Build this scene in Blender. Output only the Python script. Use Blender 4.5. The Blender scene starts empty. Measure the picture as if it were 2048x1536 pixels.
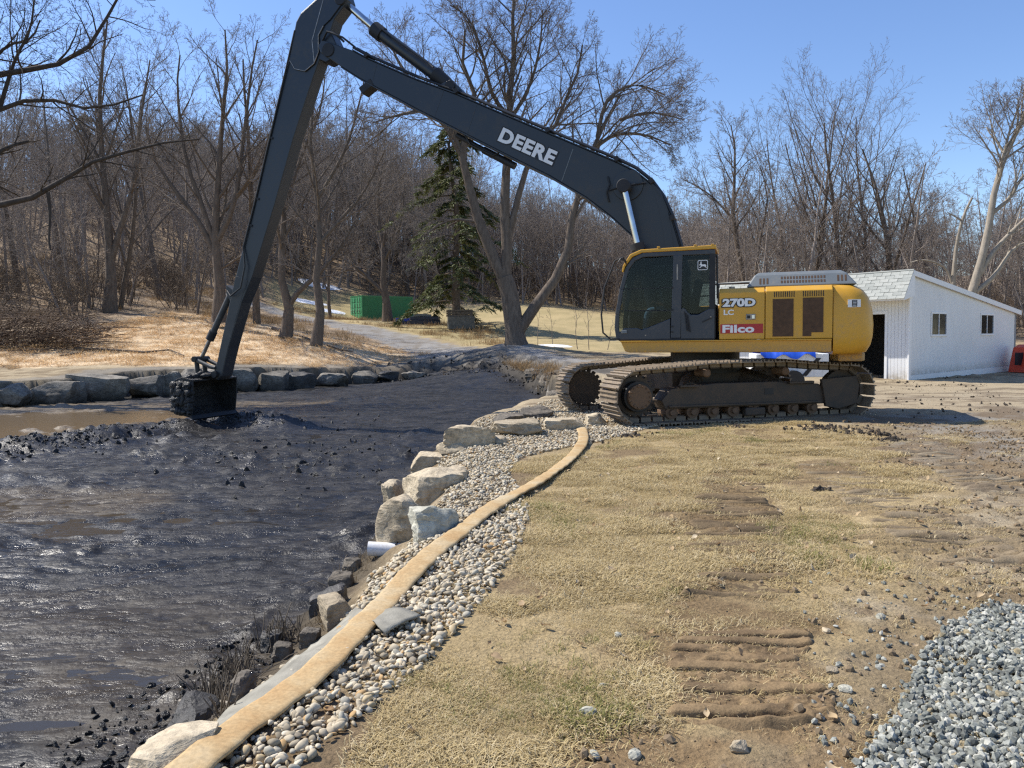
import bpy, bmesh, math, random
import numpy as np
from mathutils import Vector, Matrix, Euler

rad = math.radians
scene = bpy.context.scene
COL = scene.collection

# ------------------------------------------------------------------ camera
F_PX, PITCH, ROLL, EYE = 1540.0, 0.0577, 0.0122, 1.514      # for a 2048 px wide picture
cam_d = bpy.data.cameras.new('camera')
cam_d.sensor_width = 36.0
cam_d.lens = 36.0 * F_PX / 2048.0
cam_d.clip_end = 1500.0
cam_d.clip_start = 0.05
cam = bpy.data.objects.new('camera', cam_d)
COL.objects.link(cam)
cam.location = (0, 0, EYE)
cam.rotation_euler = (Matrix.Rotation(math.pi / 2 - PITCH, 3, 'X') @ Matrix.Rotation(-ROLL, 3, 'Z')).to_euler()
scene.camera = cam

# ------------------------------------------------------------------ light
SUN_AZ, SUN_EL = rad(-68), rad(50)                           # azimuth from the view direction, to the left
SUN = Vector((math.sin(SUN_AZ) * math.cos(SUN_EL), math.cos(SUN_AZ) * math.cos(SUN_EL), math.sin(SUN_EL)))
world = bpy.data.worlds.new('World')
scene.world = world
world.use_nodes = True
wn = world.node_tree.nodes
sky = wn.new('ShaderNodeTexSky')
sky.sky_type = 'NISHITA'
sky.sun_disc = False
sky.sun_elevation = SUN_EL
sky.sun_rotation = SUN_AZ
sky.air_density = 1.0
sky.dust_density = 0.25
sky.ozone_density = 3.0
hs_ = wn.new('ShaderNodeHueSaturation')                       # a clear dry spring sky: deeper blue than the model's default
hs_.inputs['Saturation'].default_value = 1.10
hs_.inputs['Hue'].default_value = .508
world.node_tree.links.new(sky.outputs[0], hs_.inputs['Color'])
world.node_tree.links.new(hs_.outputs[0], wn['Background'].inputs[0])
wn['Background'].inputs[1].default_value = 0.13
sun_d = bpy.data.lights.new('sun', 'SUN')
sun_d.energy = 4.6
sun_d.angle = rad(0.53)
sun_d.color = (1.0, 0.945, 0.86)
sun_o = bpy.data.objects.new('sun', sun_d)
COL.objects.link(sun_o)
sun_o.rotation_euler = SUN.to_track_quat('Z', 'Y').to_euler()
scene.view_settings.view_transform = 'Standard'
scene.view_settings.look = 'None'
scene.view_settings.exposure = 0.58
scene.view_settings.gamma = 1.0
scene.view_settings.use_curve_mapping = False
scene.render.engine = 'CYCLES'
scene.cycles.use_denoising = False
scene.cycles.use_adaptive_sampling = False
scene.cycles.filter_width = 1.3
scene.cycles.sample_clamp_indirect = 6.0
scene.cycles.max_bounces = 6
scene.cycles.diffuse_bounces = 3
scene.cycles.glossy_bounces = 3
scene.cycles.transparent_max_bounces = 12

# ------------------------------------------------------------------ helpers
def ray(px, py):
    dx, dy = px - 1024, py - 768
    cr, sr = math.cos(ROLL), math.sin(ROLL)
    a = (dx * cr - dy * sr) / F_PX
    b = -(dx * sr + dy * cr) / F_PX
    c, s = math.cos(PITCH), math.sin(PITCH)
    return np.array([a, c + b * s, -s + b * c])

def at(px, py, D):
    r = ray(px, py)
    t = D / r[1]
    return np.array([r[0] * t, D, EYE + r[2] * t])

def atz(px, py, z):
    r = ray(px, py)
    t = (z - EYE) / r[2]
    return np.array([r[0] * t, r[1] * t, z])

def tag(o, label=None, cat=None, group=None, kind=None):
    if label: o['label'] = label
    if cat: o['category'] = cat
    if group: o['group'] = group
    if kind: o['kind'] = kind
    return o

def empty(name, loc=(0, 0, 0), rz=0.0):
    o = bpy.data.objects.new(name, None)
    o.empty_display_size = 0.2
    COL.objects.link(o)
    o.location = loc
    o.rotation_euler = (0, 0, rz)
    return o

def link_mesh(name, me, mat=None, parent=None):
    o = bpy.data.objects.new(name, me)
    COL.objects.link(o)
    if mat is not None and len(me.materials) == 0:
        me.materials.append(mat)
    if parent is not None:
        o.parent = parent
    return o

def fast_mesh(name, V, Q, smooth=False):
    """V (n,3); Q (m,k) faces all with k corners"""
    me = bpy.data.meshes.new(name)
    V = np.asarray(V, np.float32); Q = np.asarray(Q, np.int32)
    k = Q.shape[1]
    me.vertices.add(len(V)); me.vertices.foreach_set('co', V.ravel())
    me.loops.add(Q.size); me.loops.foreach_set('vertex_index', Q.ravel())
    me.polygons.add(len(Q))
    me.polygons.foreach_set('loop_start', np.arange(0, Q.size, k, dtype=np.int32))
    me.update(calc_edges=True)
    me.polygons.foreach_set('use_smooth', np.full(len(Q), smooth))
    return me

class MB:
    """collects simple solids in one mesh"""
    def __init__(self):
        self.v = []; self.f = []
    def add(self, vs, fs):
        b = len(self.v)
        self.v += [tuple(p) for p in vs]
        self.f += [tuple(b + i for i in f) for f in fs]
        return self
    def box(self, c, s, M=None):
        x, y, z = s[0] / 2, s[1] / 2, s[2] / 2
        vs = [Vector((sx * x, sy * y, sz * z)) for sx in (-1, 1) for sy in (-1, 1) for sz in (-1, 1)]
        if M is not None: vs = [M @ p for p in vs]
        vs = [p + Vector(c) for p in vs]
        return self.add(vs, [(0, 1, 3, 2), (4, 6, 7, 5), (0, 4, 5, 1), (2, 3, 7, 6), (0, 2, 6, 4), (1, 5, 7, 3)])
    def bb(self, x0, x1, y0, y1, z0, z1):
        return self.box(((x0 + x1) / 2, (y0 + y1) / 2, (z0 + z1) / 2), (abs(x1 - x0), abs(y1 - y0), abs(z1 - z0)))
    def prism(self, pts, v0, v1):
        """outline of (u,z) points pushed from v0 to v1"""
        n = len(pts)
        vs = [(p[0], v0, p[1]) for p in pts] + [(p[0], v1, p[1]) for p in pts]
        fs = [tuple(range(n)), tuple(range(2 * n - 1, n - 1, -1))]
        fs += [(i, i + n, (i + 1) % n + n, (i + 1) % n) for i in range(n)]
        return self.add(vs, fs)
    def zprism(self, pts, z0, z1):
        n = len(pts)
        vs = [(p[0], p[1], z0) for p in pts] + [(p[0], p[1], z1) for p in pts]
        fs = [tuple(range(n - 1, -1, -1)), tuple(range(n, 2 * n))]
        fs += [(i, (i + 1) % n, (i + 1) % n + n, i + n) for i in range(n)]
        return self.add(vs, fs)
    def tube(self, pts, r, n=10, cap=True):
        pts = [Vector(p) for p in pts]
        rr = r if hasattr(r, '__len__') else [r] * len(pts)
        rings = []
        ref = None
        for i, p in enumerate(pts):
            t = (pts[min(i + 1, len(pts) - 1)] - pts[max(i - 1, 0)]).normalized()
            if ref is None:
                ref = Vector((0, 0, 1)) if abs(t.z) < .9 else Vector((1, 0, 0))
            a = (ref - t * ref.dot(t)).normalized(); b = t.cross(a); ref = a
            rings.append([p + (a * math.cos(2 * math.pi * k / n) + b * math.sin(2 * math.pi * k / n)) * rr[i] for k in range(n)])
        vs = [q for ring in rings for q in ring]
        fs = [(i * n + k, i * n + (k + 1) % n, (i + 1) * n + (k + 1) % n, (i + 1) * n + k) for i in range(len(pts) - 1) for k in range(n)]
        if cap:
            fs += [tuple(range(n - 1, -1, -1)), tuple(range((len(pts) - 1) * n, len(pts) * n))]
        return self.add(vs, fs)
    def cyl(self, a, b, r, n=20):
        return self.tube([a, b], r, n)
    def build(self, name, mat, parent=None, bevel=0.0, seg=2, smooth=False, M=None):
        me = bpy.data.meshes.new(name)
        vs = self.v if M is None else [tuple(M @ Vector(p)) for p in self.v]
        me.from_pydata(vs, [], self.f)
        bm = bmesh.new(); bm.from_mesh(me)
        bmesh.ops.recalc_face_normals(bm, faces=bm.faces)
        bm.to_mesh(me); bm.free()
        if smooth:
            me.polygons.foreach_set('use_smooth', [True] * len(me.polygons))
            me.set_sharp_from_angle(angle=rad(38))
        o = link_mesh(name, me, mat, parent)
        if bevel:
            m = o.modifiers.new('bevel', 'BEVEL'); m.width = bevel; m.segments = seg; m.limit_method = 'ANGLE'; m.angle_limit = rad(35)
            m.harden_normals = False
        return o

# ------------------------------------------------------------------ noise (numpy)
def _h(ix, iy, iz, seed):
    h = (ix.astype(np.int64) * 374761393 + iy.astype(np.int64) * 668265263 + iz.astype(np.int64) * 2147483647 + seed * 974634707) & 0xffffffff
    h = ((h ^ (h >> 13)) * 1274126177) & 0xffffffff
    h = ((h ^ (h >> 16)) * 2246822519) & 0xffffffff
    h = h ^ (h >> 15)
    return (h & 0xffffff) / float(0xffffff) * 2 - 1

def noise2(x, y, seed=0):
    x = np.asarray(x, float); y = np.asarray(y, float)
    ix = np.floor(x); iy = np.floor(y); fx = x - ix; fy = y - iy
    ux = fx * fx * fx * (fx * (fx * 6 - 15) + 10); uy = fy * fy * fy * (fy * (fy * 6 - 15) + 10)
    z = np.zeros_like(ix)
    a = _h(ix, iy, z, seed); b = _h(ix + 1, iy, z, seed); c = _h(ix, iy + 1, z, seed); d = _h(ix + 1, iy + 1, z, seed)
    return (a * (1 - ux) + b * ux) * (1 - uy) + (c * (1 - ux) + d * ux) * uy

def fbm(x, y, octv=4, seed=0, gain=.5):
    s = 0; a = 1; t = 0
    for o in range(octv):
        s = s + a * noise2(x * 2 ** o + 17.3 * o, y * 2 ** o - 9.1 * o, seed + o); t += a; a *= gain
    return s / t

def noise3(p, seed=0):
    i = np.floor(p); f = p - i; u = f * f * (3 - 2 * f)
    r = 0
    for dx in (0, 1):
        for dy in (0, 1):
            for dz in (0, 1):
                w = (u[:, 0] if dx else 1 - u[:, 0]) * (u[:, 1] if dy else 1 - u[:, 1]) * (u[:, 2] if dz else 1 - u[:, 2])
                r = r + w * _h(i[:, 0] + dx, i[:, 1] + dy, i[:, 2] + dz, seed)
    return r

def sstep(a, b, x):
    t = np.clip((x - a) / (b - a), 0, 1)
    return t * t * (3 - 2 * t)

def seg_dist(x, y, pts, closed):
    """distance to a polyline and the parameter along it"""
    d = np.full(np.shape(x), 1e9)
    n = len(pts)
    for i in range(n if closed else n - 1):
        ax, ay = pts[i][:2]; bx, by = pts[(i + 1) % n][:2]
        ex, ey = bx - ax, by - ay
        t = np.clip(((x - ax) * ex + (y - ay) * ey) / (ex * ex + ey * ey + 1e-12), 0, 1)
        d = np.minimum(d, np.hypot(x - ax - t * ex, y - ay - t * ey))
    return d

def inside(x, y, pts):
    r = np.zeros(np.shape(x), bool)
    n = len(pts)
    for i in range(n):
        ax, ay = pts[i][:2]; bx, by = pts[(i + 1) % n][:2]
        c = ((ay > y) != (by > y)) & (x < (bx - ax) * (y - ay) / (by - ay + 1e-12) + ax)
        r ^= c
    return r

def sdist(x, y, pts):
    """negative inside"""
    d = seg_dist(x, y, pts, True)
    return np.where(inside(x, y, pts), -d, d)

# ------------------------------------------------------------------ materials
class NT:
    def __init__(self, name):
        self.m = bpy.data.materials.new(name); self.m.use_nodes = True
        self.t = self.m.node_tree; self.n = self.t.nodes
        self.b = self.n['Principled BSDF']; self.out = self.n['Material Output']
    def node(self, typ, **kw):
        nd = self.n.new(typ)
        for k, v in kw.items():
            if k in nd.inputs: self.set(nd.inputs[k], v)
            else: setattr(nd, k, v)
        return nd
    def set(self, sock, v):
        if hasattr(v, 'is_output'): self.t.links.new(v, sock)
        else: sock.default_value = v
    def coord(self, kind='Object', scale=(1, 1, 1)):
        tc = self.node('ShaderNodeTexCoord')
        if scale == (1, 1, 1): return tc.outputs[kind]
        mp = self.node('ShaderNodeMapping'); self.set(mp.inputs['Vector'], tc.outputs[kind]); mp.inputs['Scale'].default_value = scale
        return mp.outputs[0]
    def noise(self, vec, scale, detail=4, rough=.55, dist=0.0):
        nd = self.node('ShaderNodeTexNoise'); self.set(nd.inputs['Vector'], vec)
        nd.inputs['Scale'].default_value = scale; nd.inputs['Detail'].default_value = detail
        nd.inputs['Roughness'].default_value = rough; nd.inputs['Distortion'].default_value = dist
        return nd.outputs[0]
    def ramp(self, fac, stops, interp='LINEAR'):
        nd = self.node('ShaderNodeValToRGB'); self.set(nd.inputs[0], fac)
        cr = nd.color_ramp; cr.interpolation = interp
        while len(cr.elements) < len(stops): cr.elements.new(.5)
        for e, (p, c) in zip(cr.elements, stops):
            e.position = p
            e.color = (c, c, c, 1) if not hasattr(c, '__len__') else (c[0], c[1], c[2], 1)
        return nd.outputs[0]
    def mix(self, fac, a, b, mode='MIX'):
        nd = self.node('ShaderNodeMix'); nd.data_type = 'RGBA'; nd.blend_type = mode
        self.set(nd.inputs[0], fac)
        for s, v in ((6, a), (7, b)):
            if not hasattr(v, 'is_output') and hasattr(v, '__len__') and len(v) == 3: v = (*v, 1)
            self.set(nd.inputs[s], v)
        return nd.outputs[2]
    def math(self, op, a, b=0.0, clamp=False):
        nd = self.node('ShaderNodeMath'); nd.operation = op; nd.use_clamp = clamp
        self.set(nd.inputs[0], a); self.set(nd.inputs[1], b)
        return nd.outputs[0]
    def bump(self, height, strength=.3, dist=.02, normal=None):
        nd = self.node('ShaderNodeBump'); self.set(nd.inputs['Height'], height)
        nd.inputs['Strength'].default_value = strength; nd.inputs['Distance'].default_value = dist
        if normal is not None: self.set(nd.inputs['Normal'], normal)
        return nd.outputs[0]
    def finish(self, color=None, rough=None, metal=None, normal=None, spec=None):
        I = self.b.inputs
        if color is not None: self.set(I['Base Color'], (*color, 1) if (not hasattr(color, 'is_output') and len(color) == 3) else color)
        if rough is not None: self.set(I['Roughness'], rough)
        if metal is not None: self.set(I['Metallic'], metal)
        if normal is not None: self.set(I['Normal'], normal)
        if spec is not None: self.set(I['Specular IOR Level'], spec)
        return self.m

def simple(name, c, rough=.6, metal=0.0, var=.25, scale=6, bump=0.0, bscale=40, kind='Object', spec=None):
    m = NT(name); co = m.coord(kind)
    n = m.noise(co, scale, 5)
    dark = tuple(x * (1 - var) for x in c); lite = tuple(min(1, x * (1 + var)) for x in c)
    colr = m.ramp(n, [(.3, dark), (.7, lite)])
    nm = m.bump(m.noise(co, bscale, 4), bump, .01) if bump else None
    return m.finish(colr, rough, metal, nm, spec)

def dirty_paint(name, c, dirt, amount=.45, rough=.4, scale=3.0, low=None, metal=0.0, relief=.06):
    """paint with blotches of dust and fine scratches; dirt grows towards the height `low` (z0, z1) of the object"""
    m = NT(name); co = m.coord('Object')
    n1 = m.noise(co, scale, 6, .65); n2 = m.noise(co, scale * 9, 5, .6)
    fac = m.ramp(m.math('MULTIPLY', n1, n2), [(amount * .42, 0), (amount * .42 + .22, 1)])
    if low:
        sp = m.node('ShaderNodeSeparateXYZ'); m.set(sp.inputs[0], co)
        mr = m.node('ShaderNodeMapRange'); m.set(mr.inputs[0], sp.outputs[2])
        mr.inputs[1].default_value = low[0]; mr.inputs[2].default_value = low[1]; mr.inputs[3].default_value = 1; mr.inputs[4].default_value = 0
        add = m.math('MULTIPLY', mr.outputs[0], m.ramp(n2, [(.3, 0), (.6, 1)]))
        fac = m.math('MAXIMUM', m.math('MULTIPLY', fac, .45), add, True)
    else:
        fac = m.math('MULTIPLY', fac, .5)
    colr = m.mix(fac, m.mix(m.ramp(n1, [(.3, 0), (.7, 1)]), tuple(x * .88 for x in c), c), dirt)
    r = m.math('ADD', rough, m.math('MULTIPLY', fac, .4))
    nm = m.bump(n2, relief, .01) if relief else None
    return m.finish(colr, r, metal, nm)

M = {}
M['yellow'] = dirty_paint('yellow_paint', (.64, .335, .03), (.38, .26, .13), .62, .36, 2.2)
M['yellow_low'] = dirty_paint('yellow_paint_dusty', (.62, .32, .035), (.34, .23, .12), .55, .42, 3.0, (1.2, 1.45))
M['grey_paint'] = dirty_paint('charcoal_paint', (.022, .028, .037), (.085, .078, .066), .62, .38, 1.2)
M['cab_grey'] = dirty_paint('cab_grey_paint', (.040, .046, .056), (.14, .125, .10), .6, .45, 3.0)
M['cover_grey'] = dirty_paint('cover_grey_paint', (.16, .18, .19), (.25, .22, .17), .6, .5, 3.0)
M['black'] = simple('black_rubber', (.012, .012, .013), .55, 0, .3)
M['dark_in'] = simple('dark_trim', (.02, .02, .022), .7, 0, .3)
M['chrome'] = simple('rod_chrome', (.55, .56, .58), .22, 1.0, .1)
M['steel'] = simple('worn_steel', (.28, .25, .22), .45, .8, .35, 12, .2, 60)
M['white'] = simple('white_vinyl', (.80, .80, .79), .45, 0, .04)
M['red'] = simple('red_vinyl', (.42, .022, .025), .45, 0, .1)
M['grille'] = simple('brown_screen', (.085, .045, .022), .8, 0, .25, 14, .3, 180)
M['trackmud'] = dirty_paint('track_steel_mud', (.026, .021, .017), (.15, .10, .06), .30, .55, 4.0)
M['shoe'] = dirty_paint('shoe_steel_mud', (.17, .135, .10), (.36, .26, .15), .36, .5, 5.0)
M['rusthub'] = dirty_paint('rusty_hub', (.15, .085, .045), (.10, .07, .04), .4, .65, 8.0)
M['seat'] = simple('seat_fabric', (.06, .06, .062), .8)
M['skin'] = simple('skin', (.50, .30, .21), .55, 0, .1)
M['jeans'] = simple('jeans', (.10, .20, .32), .85, 0, .25, 30)
M['jacket'] = simple('jacket', (.03, .032, .04), .85, 0, .2)
M['hair'] = simple('hair', (.03, .02, .012), .7)

def glass_mat():
    m = NT('cab_glass')
    tr = m.node('ShaderNodeBsdfTransparent'); tr.inputs[0].default_value = (.54, .575, .565, 1)
    gl = m.node('ShaderNodeBsdfGlossy'); gl.inputs[0].default_value = (.9, .95, 1, 1); gl.inputs[1].default_value = .03
    fr = m.node('ShaderNodeFresnel'); fr.inputs[0].default_value = 1.28
    mx = m.node('ShaderNodeMixShader'); m.set(mx.inputs[0], fr.outputs[0]); m.set(mx.inputs[1], tr.outputs[0]); m.set(mx.inputs[2], gl.outputs[0])
    m.set(m.out.inputs[0], mx.outputs[0])
    return m.m
M['glass'] = glass_mat()
def window_glass():
    m = NT('window_glass')
    return m.finish((.016, .017, .018), .06, 0, m.bump(m.noise(m.coord('Object'), 2.5, 2), .03, .02), .12)
M['wglass'] = window_glass()

def bark_mat(name, c, lite):
    m = NT(name); co = m.coord('Object', (1, 1, .25))
    n = m.noise(co, 9, 5, .6); n2 = m.noise(m.coord('Object'), .7, 3)
    oi = m.node('ShaderNodeObjectInfo')
    col = m.mix(m.ramp(n, [(.35, 0), (.7, 1)]), c, lite)
    col = m.mix(m.math('MULTIPLY', n2, .5), col, tuple(x * .62 for x in c))
    col = m.mix(m.math('MULTIPLY', oi.outputs['Random'], .3), col, tuple(x * .6 for x in lite))
    return m.finish(col, .9, 0, m.bump(n, .7, .03), .2)
M['bark'] = bark_mat('bark_grey_brown', (.115, .088, .068), (.23, .185, .145))
M['bark_pale'] = bark_mat('bark_pale', (.26, .225, .175), (.48, .42, .34))
M['bark_silhouette'] = bark_mat('bark_silhouette', (.062, .048, .040), (.12, .098, .08))  # backlit silhouette of the limbs put into a darker bark colour
M['twig'] = bark_mat('twig_grey', (.17, .138, .115), (.30, .252, .212))
M['twig_far'] = bark_mat('twig_forest', (.215, .178, .150), (.37, .315, .275))
M['brush'] = bark_mat('brush_twig', (.085, .058, .042), (.19, .135, .095))

# ------------------------------------------------------------------ terrain
CT = []
for px, py, D in [(30, 740, 32), (160, 735, 31.5), (330, 733, 32), (480, 733, 33), (632, 690, 40), (570, 675, 42), (220, 625, 50), (520, 650, 46), (300, 560, 70),
                  (710, 640, 78), (820, 638, 80), (640, 642, 60), (560, 626, 68), (800, 682, 46), (1000, 711, 36), (1080, 731, 31), (1200, 745, 26),
                  (820, 716, 40), (640, 735, 36), (760, 735, 38.5), (1000, 640, 60), (1000, 600, 85), (1000, 570, 105), (1230, 640, 70), (1230, 615, 90), (1030, 681, 38),
                  (700, 570, 95), (100, 690, 37), (915, 652, 58), (420, 640, 46), (880, 655, 56), (10, 640, 44), (1150, 700, 40), (600, 588, 88)]:
    CT.append(tuple(at(px, py, D)))
CT += [(-1.0, 1, 0), (2, 1, 0), (7, 1, 0), (0, 6, 0), (3, 6, 0), (6, 6, 0), (0.6, 9, 0), (3, 9, 0.0), (8, 9, 0), (1.6, 12.8, .0), (2.6, 13.3, .0), (6.2, 14, .05), (3, 17, .02),
       (8, 15, .04), (12, 15, 0), (13.2, 25.6, 0), (5, 22, .02), (10, 22, 0), (-2, -4, 0), (8, -4, 0), (-8, -4, 0), (1.2, 20, .0), (3.5, 26, .15),
       (20.5, 33, -.1), (15, 45, .6), (30, 50, .9), (25, 70, 2.4), (40, 100, 5), (12, 60, 1.6), (60, 60, 1.5), (-14, 8, .1), (-20, 20, .3), (-30, 30, .9),
       (-62, 100, 21), (-30, 105, 15.5), (-90, 130, 28), (-40, 150, 27), (0, 160, 15), (50, 160, 10), (100, 150, 9), (-150, 200, 36), (150, 220, 16), (0, 300, 30), (-200, 60, 20),
       (200, 60, 4), (-60, 10, 3), (60, 0, 0), (-250, 300, 46), (250, 300, 24), (0, 390, 32)]
CT = np.array(CT, float)
def _rbf_fit(P, Z, lam=.02):
    n = len(P)
    K = np.hypot(P[:, None, 0] - P[None, :, 0], P[:, None, 1] - P[None, :, 1])
    A = np.zeros((n + 3, n + 3)); A[:n, :n] = K - np.eye(n) * lam
    A[:n, n] = 1; A[:n, n + 1:] = P; A[n, :n] = 1; A[n + 1:, :n] = P.T
    return np.linalg.solve(A, np.r_[Z, 0, 0, 0])
_W = _rbf_fit(CT[:, :2], CT[:, 2])
def base_z(x, y):
    s = _W[-3] + _W[-2] * x + _W[-1] * y
    for i in range(len(CT)):
        s = s + _W[i] * np.hypot(x - CT[i, 0], y - CT[i, 1])
    return s

MUD_Z = -.5
POND = [atz(px, py, -.47)[:2] for px, py in [(215, 1560), (300, 1490), (400, 1432), (470, 1375), (565, 1290), (640, 1195), (705, 1125), (748, 1085), (775, 1030), (812, 955), (860, 905), (905, 868), (965, 845), (1040, 822)]]
POND += [at(px, py, D)[:2] for px, py, D in [(1095, 803, 21.5), (1104, 785, 22.8), (1088, 760, 26.5), (1050, 741, 31.5), (985, 736, 34.6), (900, 746, 36.4), (830, 756, 37.2), (752, 766, 37.5), (692, 770, 36.2), (640, 778, 35), (560, 785, 33), (470, 785, 32), (380, 787, 31), (310, 786, 30.6), (243, 788, 29.6), (143, 800, 27), (45, 803, 26), (-150, 830, 23)]]
POND += [(-22, 19), (-18, 8), (-10, 2), (-5.0, .5), (-2.4, 2.6)]
PEB = [atz(px, py, -.08)[:2] for px, py in [(240, 1680), (310, 1560), (420, 1470), (520, 1395), (610, 1305), (690, 1195), (745, 1120), (800, 1100), (880, 1010), (900, 960), (868, 905), (900, 872), (962, 848), (1045, 824), (1100, 806), (1160, 800), (1215, 806),
       (1320, 862), (1180, 900), (1045, 930), (1018, 960), (1062, 1040), (1040, 1110), (965, 1230), (850, 1370), (640, 1550), (560, 1680)]]
LAWN = [atz(px, py, 0)[:2] for px, py in [(600, 1700), (640, 1550), (850, 1365), (960, 1225), (1040, 1105), (1060, 1040), (1018, 960), (1040, 928), (1180, 903), (1260, 872), (1450, 852), (1600, 850), (1740, 880),
       (1810, 930), (1830, 1000), (1790, 1060), (1710, 1130), (1620, 1180), (1500, 1240), (1410, 1330), (1330, 1430), (1180, 1500), (1000, 1600), (850, 1700)]]
STRAW = [at(px, py, D)[:2] for px, py, D in [(-120, 745, 31), (0, 738, 32), (330, 732, 32.2), (640, 735, 35.6), (760, 735, 38.6), (870, 716, 40.5), (790, 700, 43), (690, 686, 44), (560, 662, 46), (470, 640, 50), (340, 620, 52), (200, 660, 44), (60, 690, 38), (-120, 700, 36)]]
ROADC = [at(px, py, D)[:2] for px, py, D in [(1400, 738, 25), (1240, 742, 27.5), (1085, 727, 33), (980, 707, 37), (880, 690, 42), (780, 672, 49), (690, 655, 55), (620, 638, 62), (555, 626, 68), (480, 620, 72)]]
FIELD = [at(px, py, D)[:2] for px, py, D in [(540, 612, 76), (700, 655, 60), (800, 676, 50), (900, 690, 45), (1000, 700, 40.5), (1150, 712, 36), (1300, 700, 40), (1420, 660, 56), (1300, 628, 76), (1180, 610, 84), (1000, 600, 85), (860, 588, 87), (700, 566, 92), (540, 572, 88)]]
GRAVEL = [atz(px, py, .04)[:2] for px, py in [(1985, 1195), (1900, 1240), (1850, 1290), (1825, 1350), (1790, 1420), (1735, 1480), (1700, 1560), (1690, 1800), (2500, 1800), (2500, 1300), (2200, 1230)]]
PILE = [atz(px, py, -.38)[:2] for px, py in [(-60, 905), (80, 890), (160, 878), (300, 857), (420, 838), (500, 835), (560, 845)]]
CLEAT_A = [(0.95, 2.85), (1.12, 3.7), (1.62, 5.46), (2.06, 7.1), (2.6, 9.0)]
CLEAT_B = [(3.15, 4.7), (3.3, 6.5), (3.6, 9.0), (4.2, 12.0)]
CLEAT_C = [(4.6, 4.7), (5.0, 7.0), (5.6, 11.0)]

def pond_sd(x, y):
    j = fbm(x * 1.7, y * 1.7, 4, 5) * np.clip(.05 + .012 * y, .05, .35)
    return sdist(x, y, POND) + j

def mud_z(x, y):
    z = MUD_Z + .78 * sstep(28.5, 36.5, y) * sstep(-6.5, -.5, x)
    near = np.clip(1.3 - y / 28, .25, 1)
    # long soft flow ripples, stretched across the view
    wx = x + .8 * fbm(x * .5, y * .5, 3, 31); wy = y + .8 * fbm(x * .45 + 7, y * .45, 3, 33)
    z = z + (.038 * fbm(wx * .9, wy * 2.6, 4, 41) + .024 * (1 - np.abs(fbm(wx * 2.2, wy * 6.5, 3, 47)) * 2)) * (.45 + .55 * sstep(4.2, 8, y))
    z = z + (.016 * fbm(wx * 2.6, wy * 4.6, 4, 43, .6) + .010 * fbm(x * 7, y * 9, 3, 45, .6)) * (.35 + .65 * sstep(4.5, 7.5, y))
    # clods, thick in the strip below the bucket and over the middle
    clod = sstep(.02, .5, fbm(x * .55 + 3, y * .55, 3, 61) + .55 * np.exp(-((y - 13.5 - .12 * x) / 4.2) ** 2) - .12)
    lump = np.maximum(fbm(x * 3.1, y * 3.1, 4, 71, .6), 0)
    z = z + clod * lump * .15 * np.clip(y / 10, .35, 1.3)
    # crumbled muck along the near foot of the bank
    ed = sdist(x, y, POND)
    z = z + sstep(-.75, -.1, ed) * sstep(12, 8, y) * (.02 + .10 * np.maximum(fbm(x * 4.2, y * 4.2, 4, 85, .62), 0))
    # the dug-up ridge in front of the bucket
    d = seg_dist(x, y, PILE, False)
    rd = np.exp(-(d / .75) ** 2) * (.15 + .22 * fbm(x * 1.4, y * 1.4, 4, 81)) + np.exp(-(d / 1.5) ** 2) * .16 * np.maximum(fbm(x * 3.4, y * 3.4, 4, 83, .6), 0)
    z = z + np.maximum(rd, 0)
    # far slope where mud was dragged up to the road
    z = z + sstep(29, 35, y) * sstep(-7, -2, x) * .10 * np.maximum(fbm(x * 1.3, y * 1.3, 4, 91), 0)
    return z

def cleats(x, y, line, half, pitch, amp, seed):
    d = seg_dist(x, y, line, False)
    m = sstep(half, half - .14, d + .05 * fbm(x * 5, y * 5, 3, seed) + .16 * fbm(x * 1.6, y * 2.2, 2, seed + 5))
    ph = y / pitch + .12 * noise2(x * 1.3, y * .8, seed) + .35 * fbm(x * .6, y * .4, 2, seed + 9)
    t = ph - np.floor(ph)
    saw = np.where(t < .72, t / .72, (1 - t) / .28)
    brk = sstep(-.42, .02, fbm(x * 1.1, y * 1.6, 3, seed + 3))
    return m * brk * amp * (saw - .55), m * brk

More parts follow.
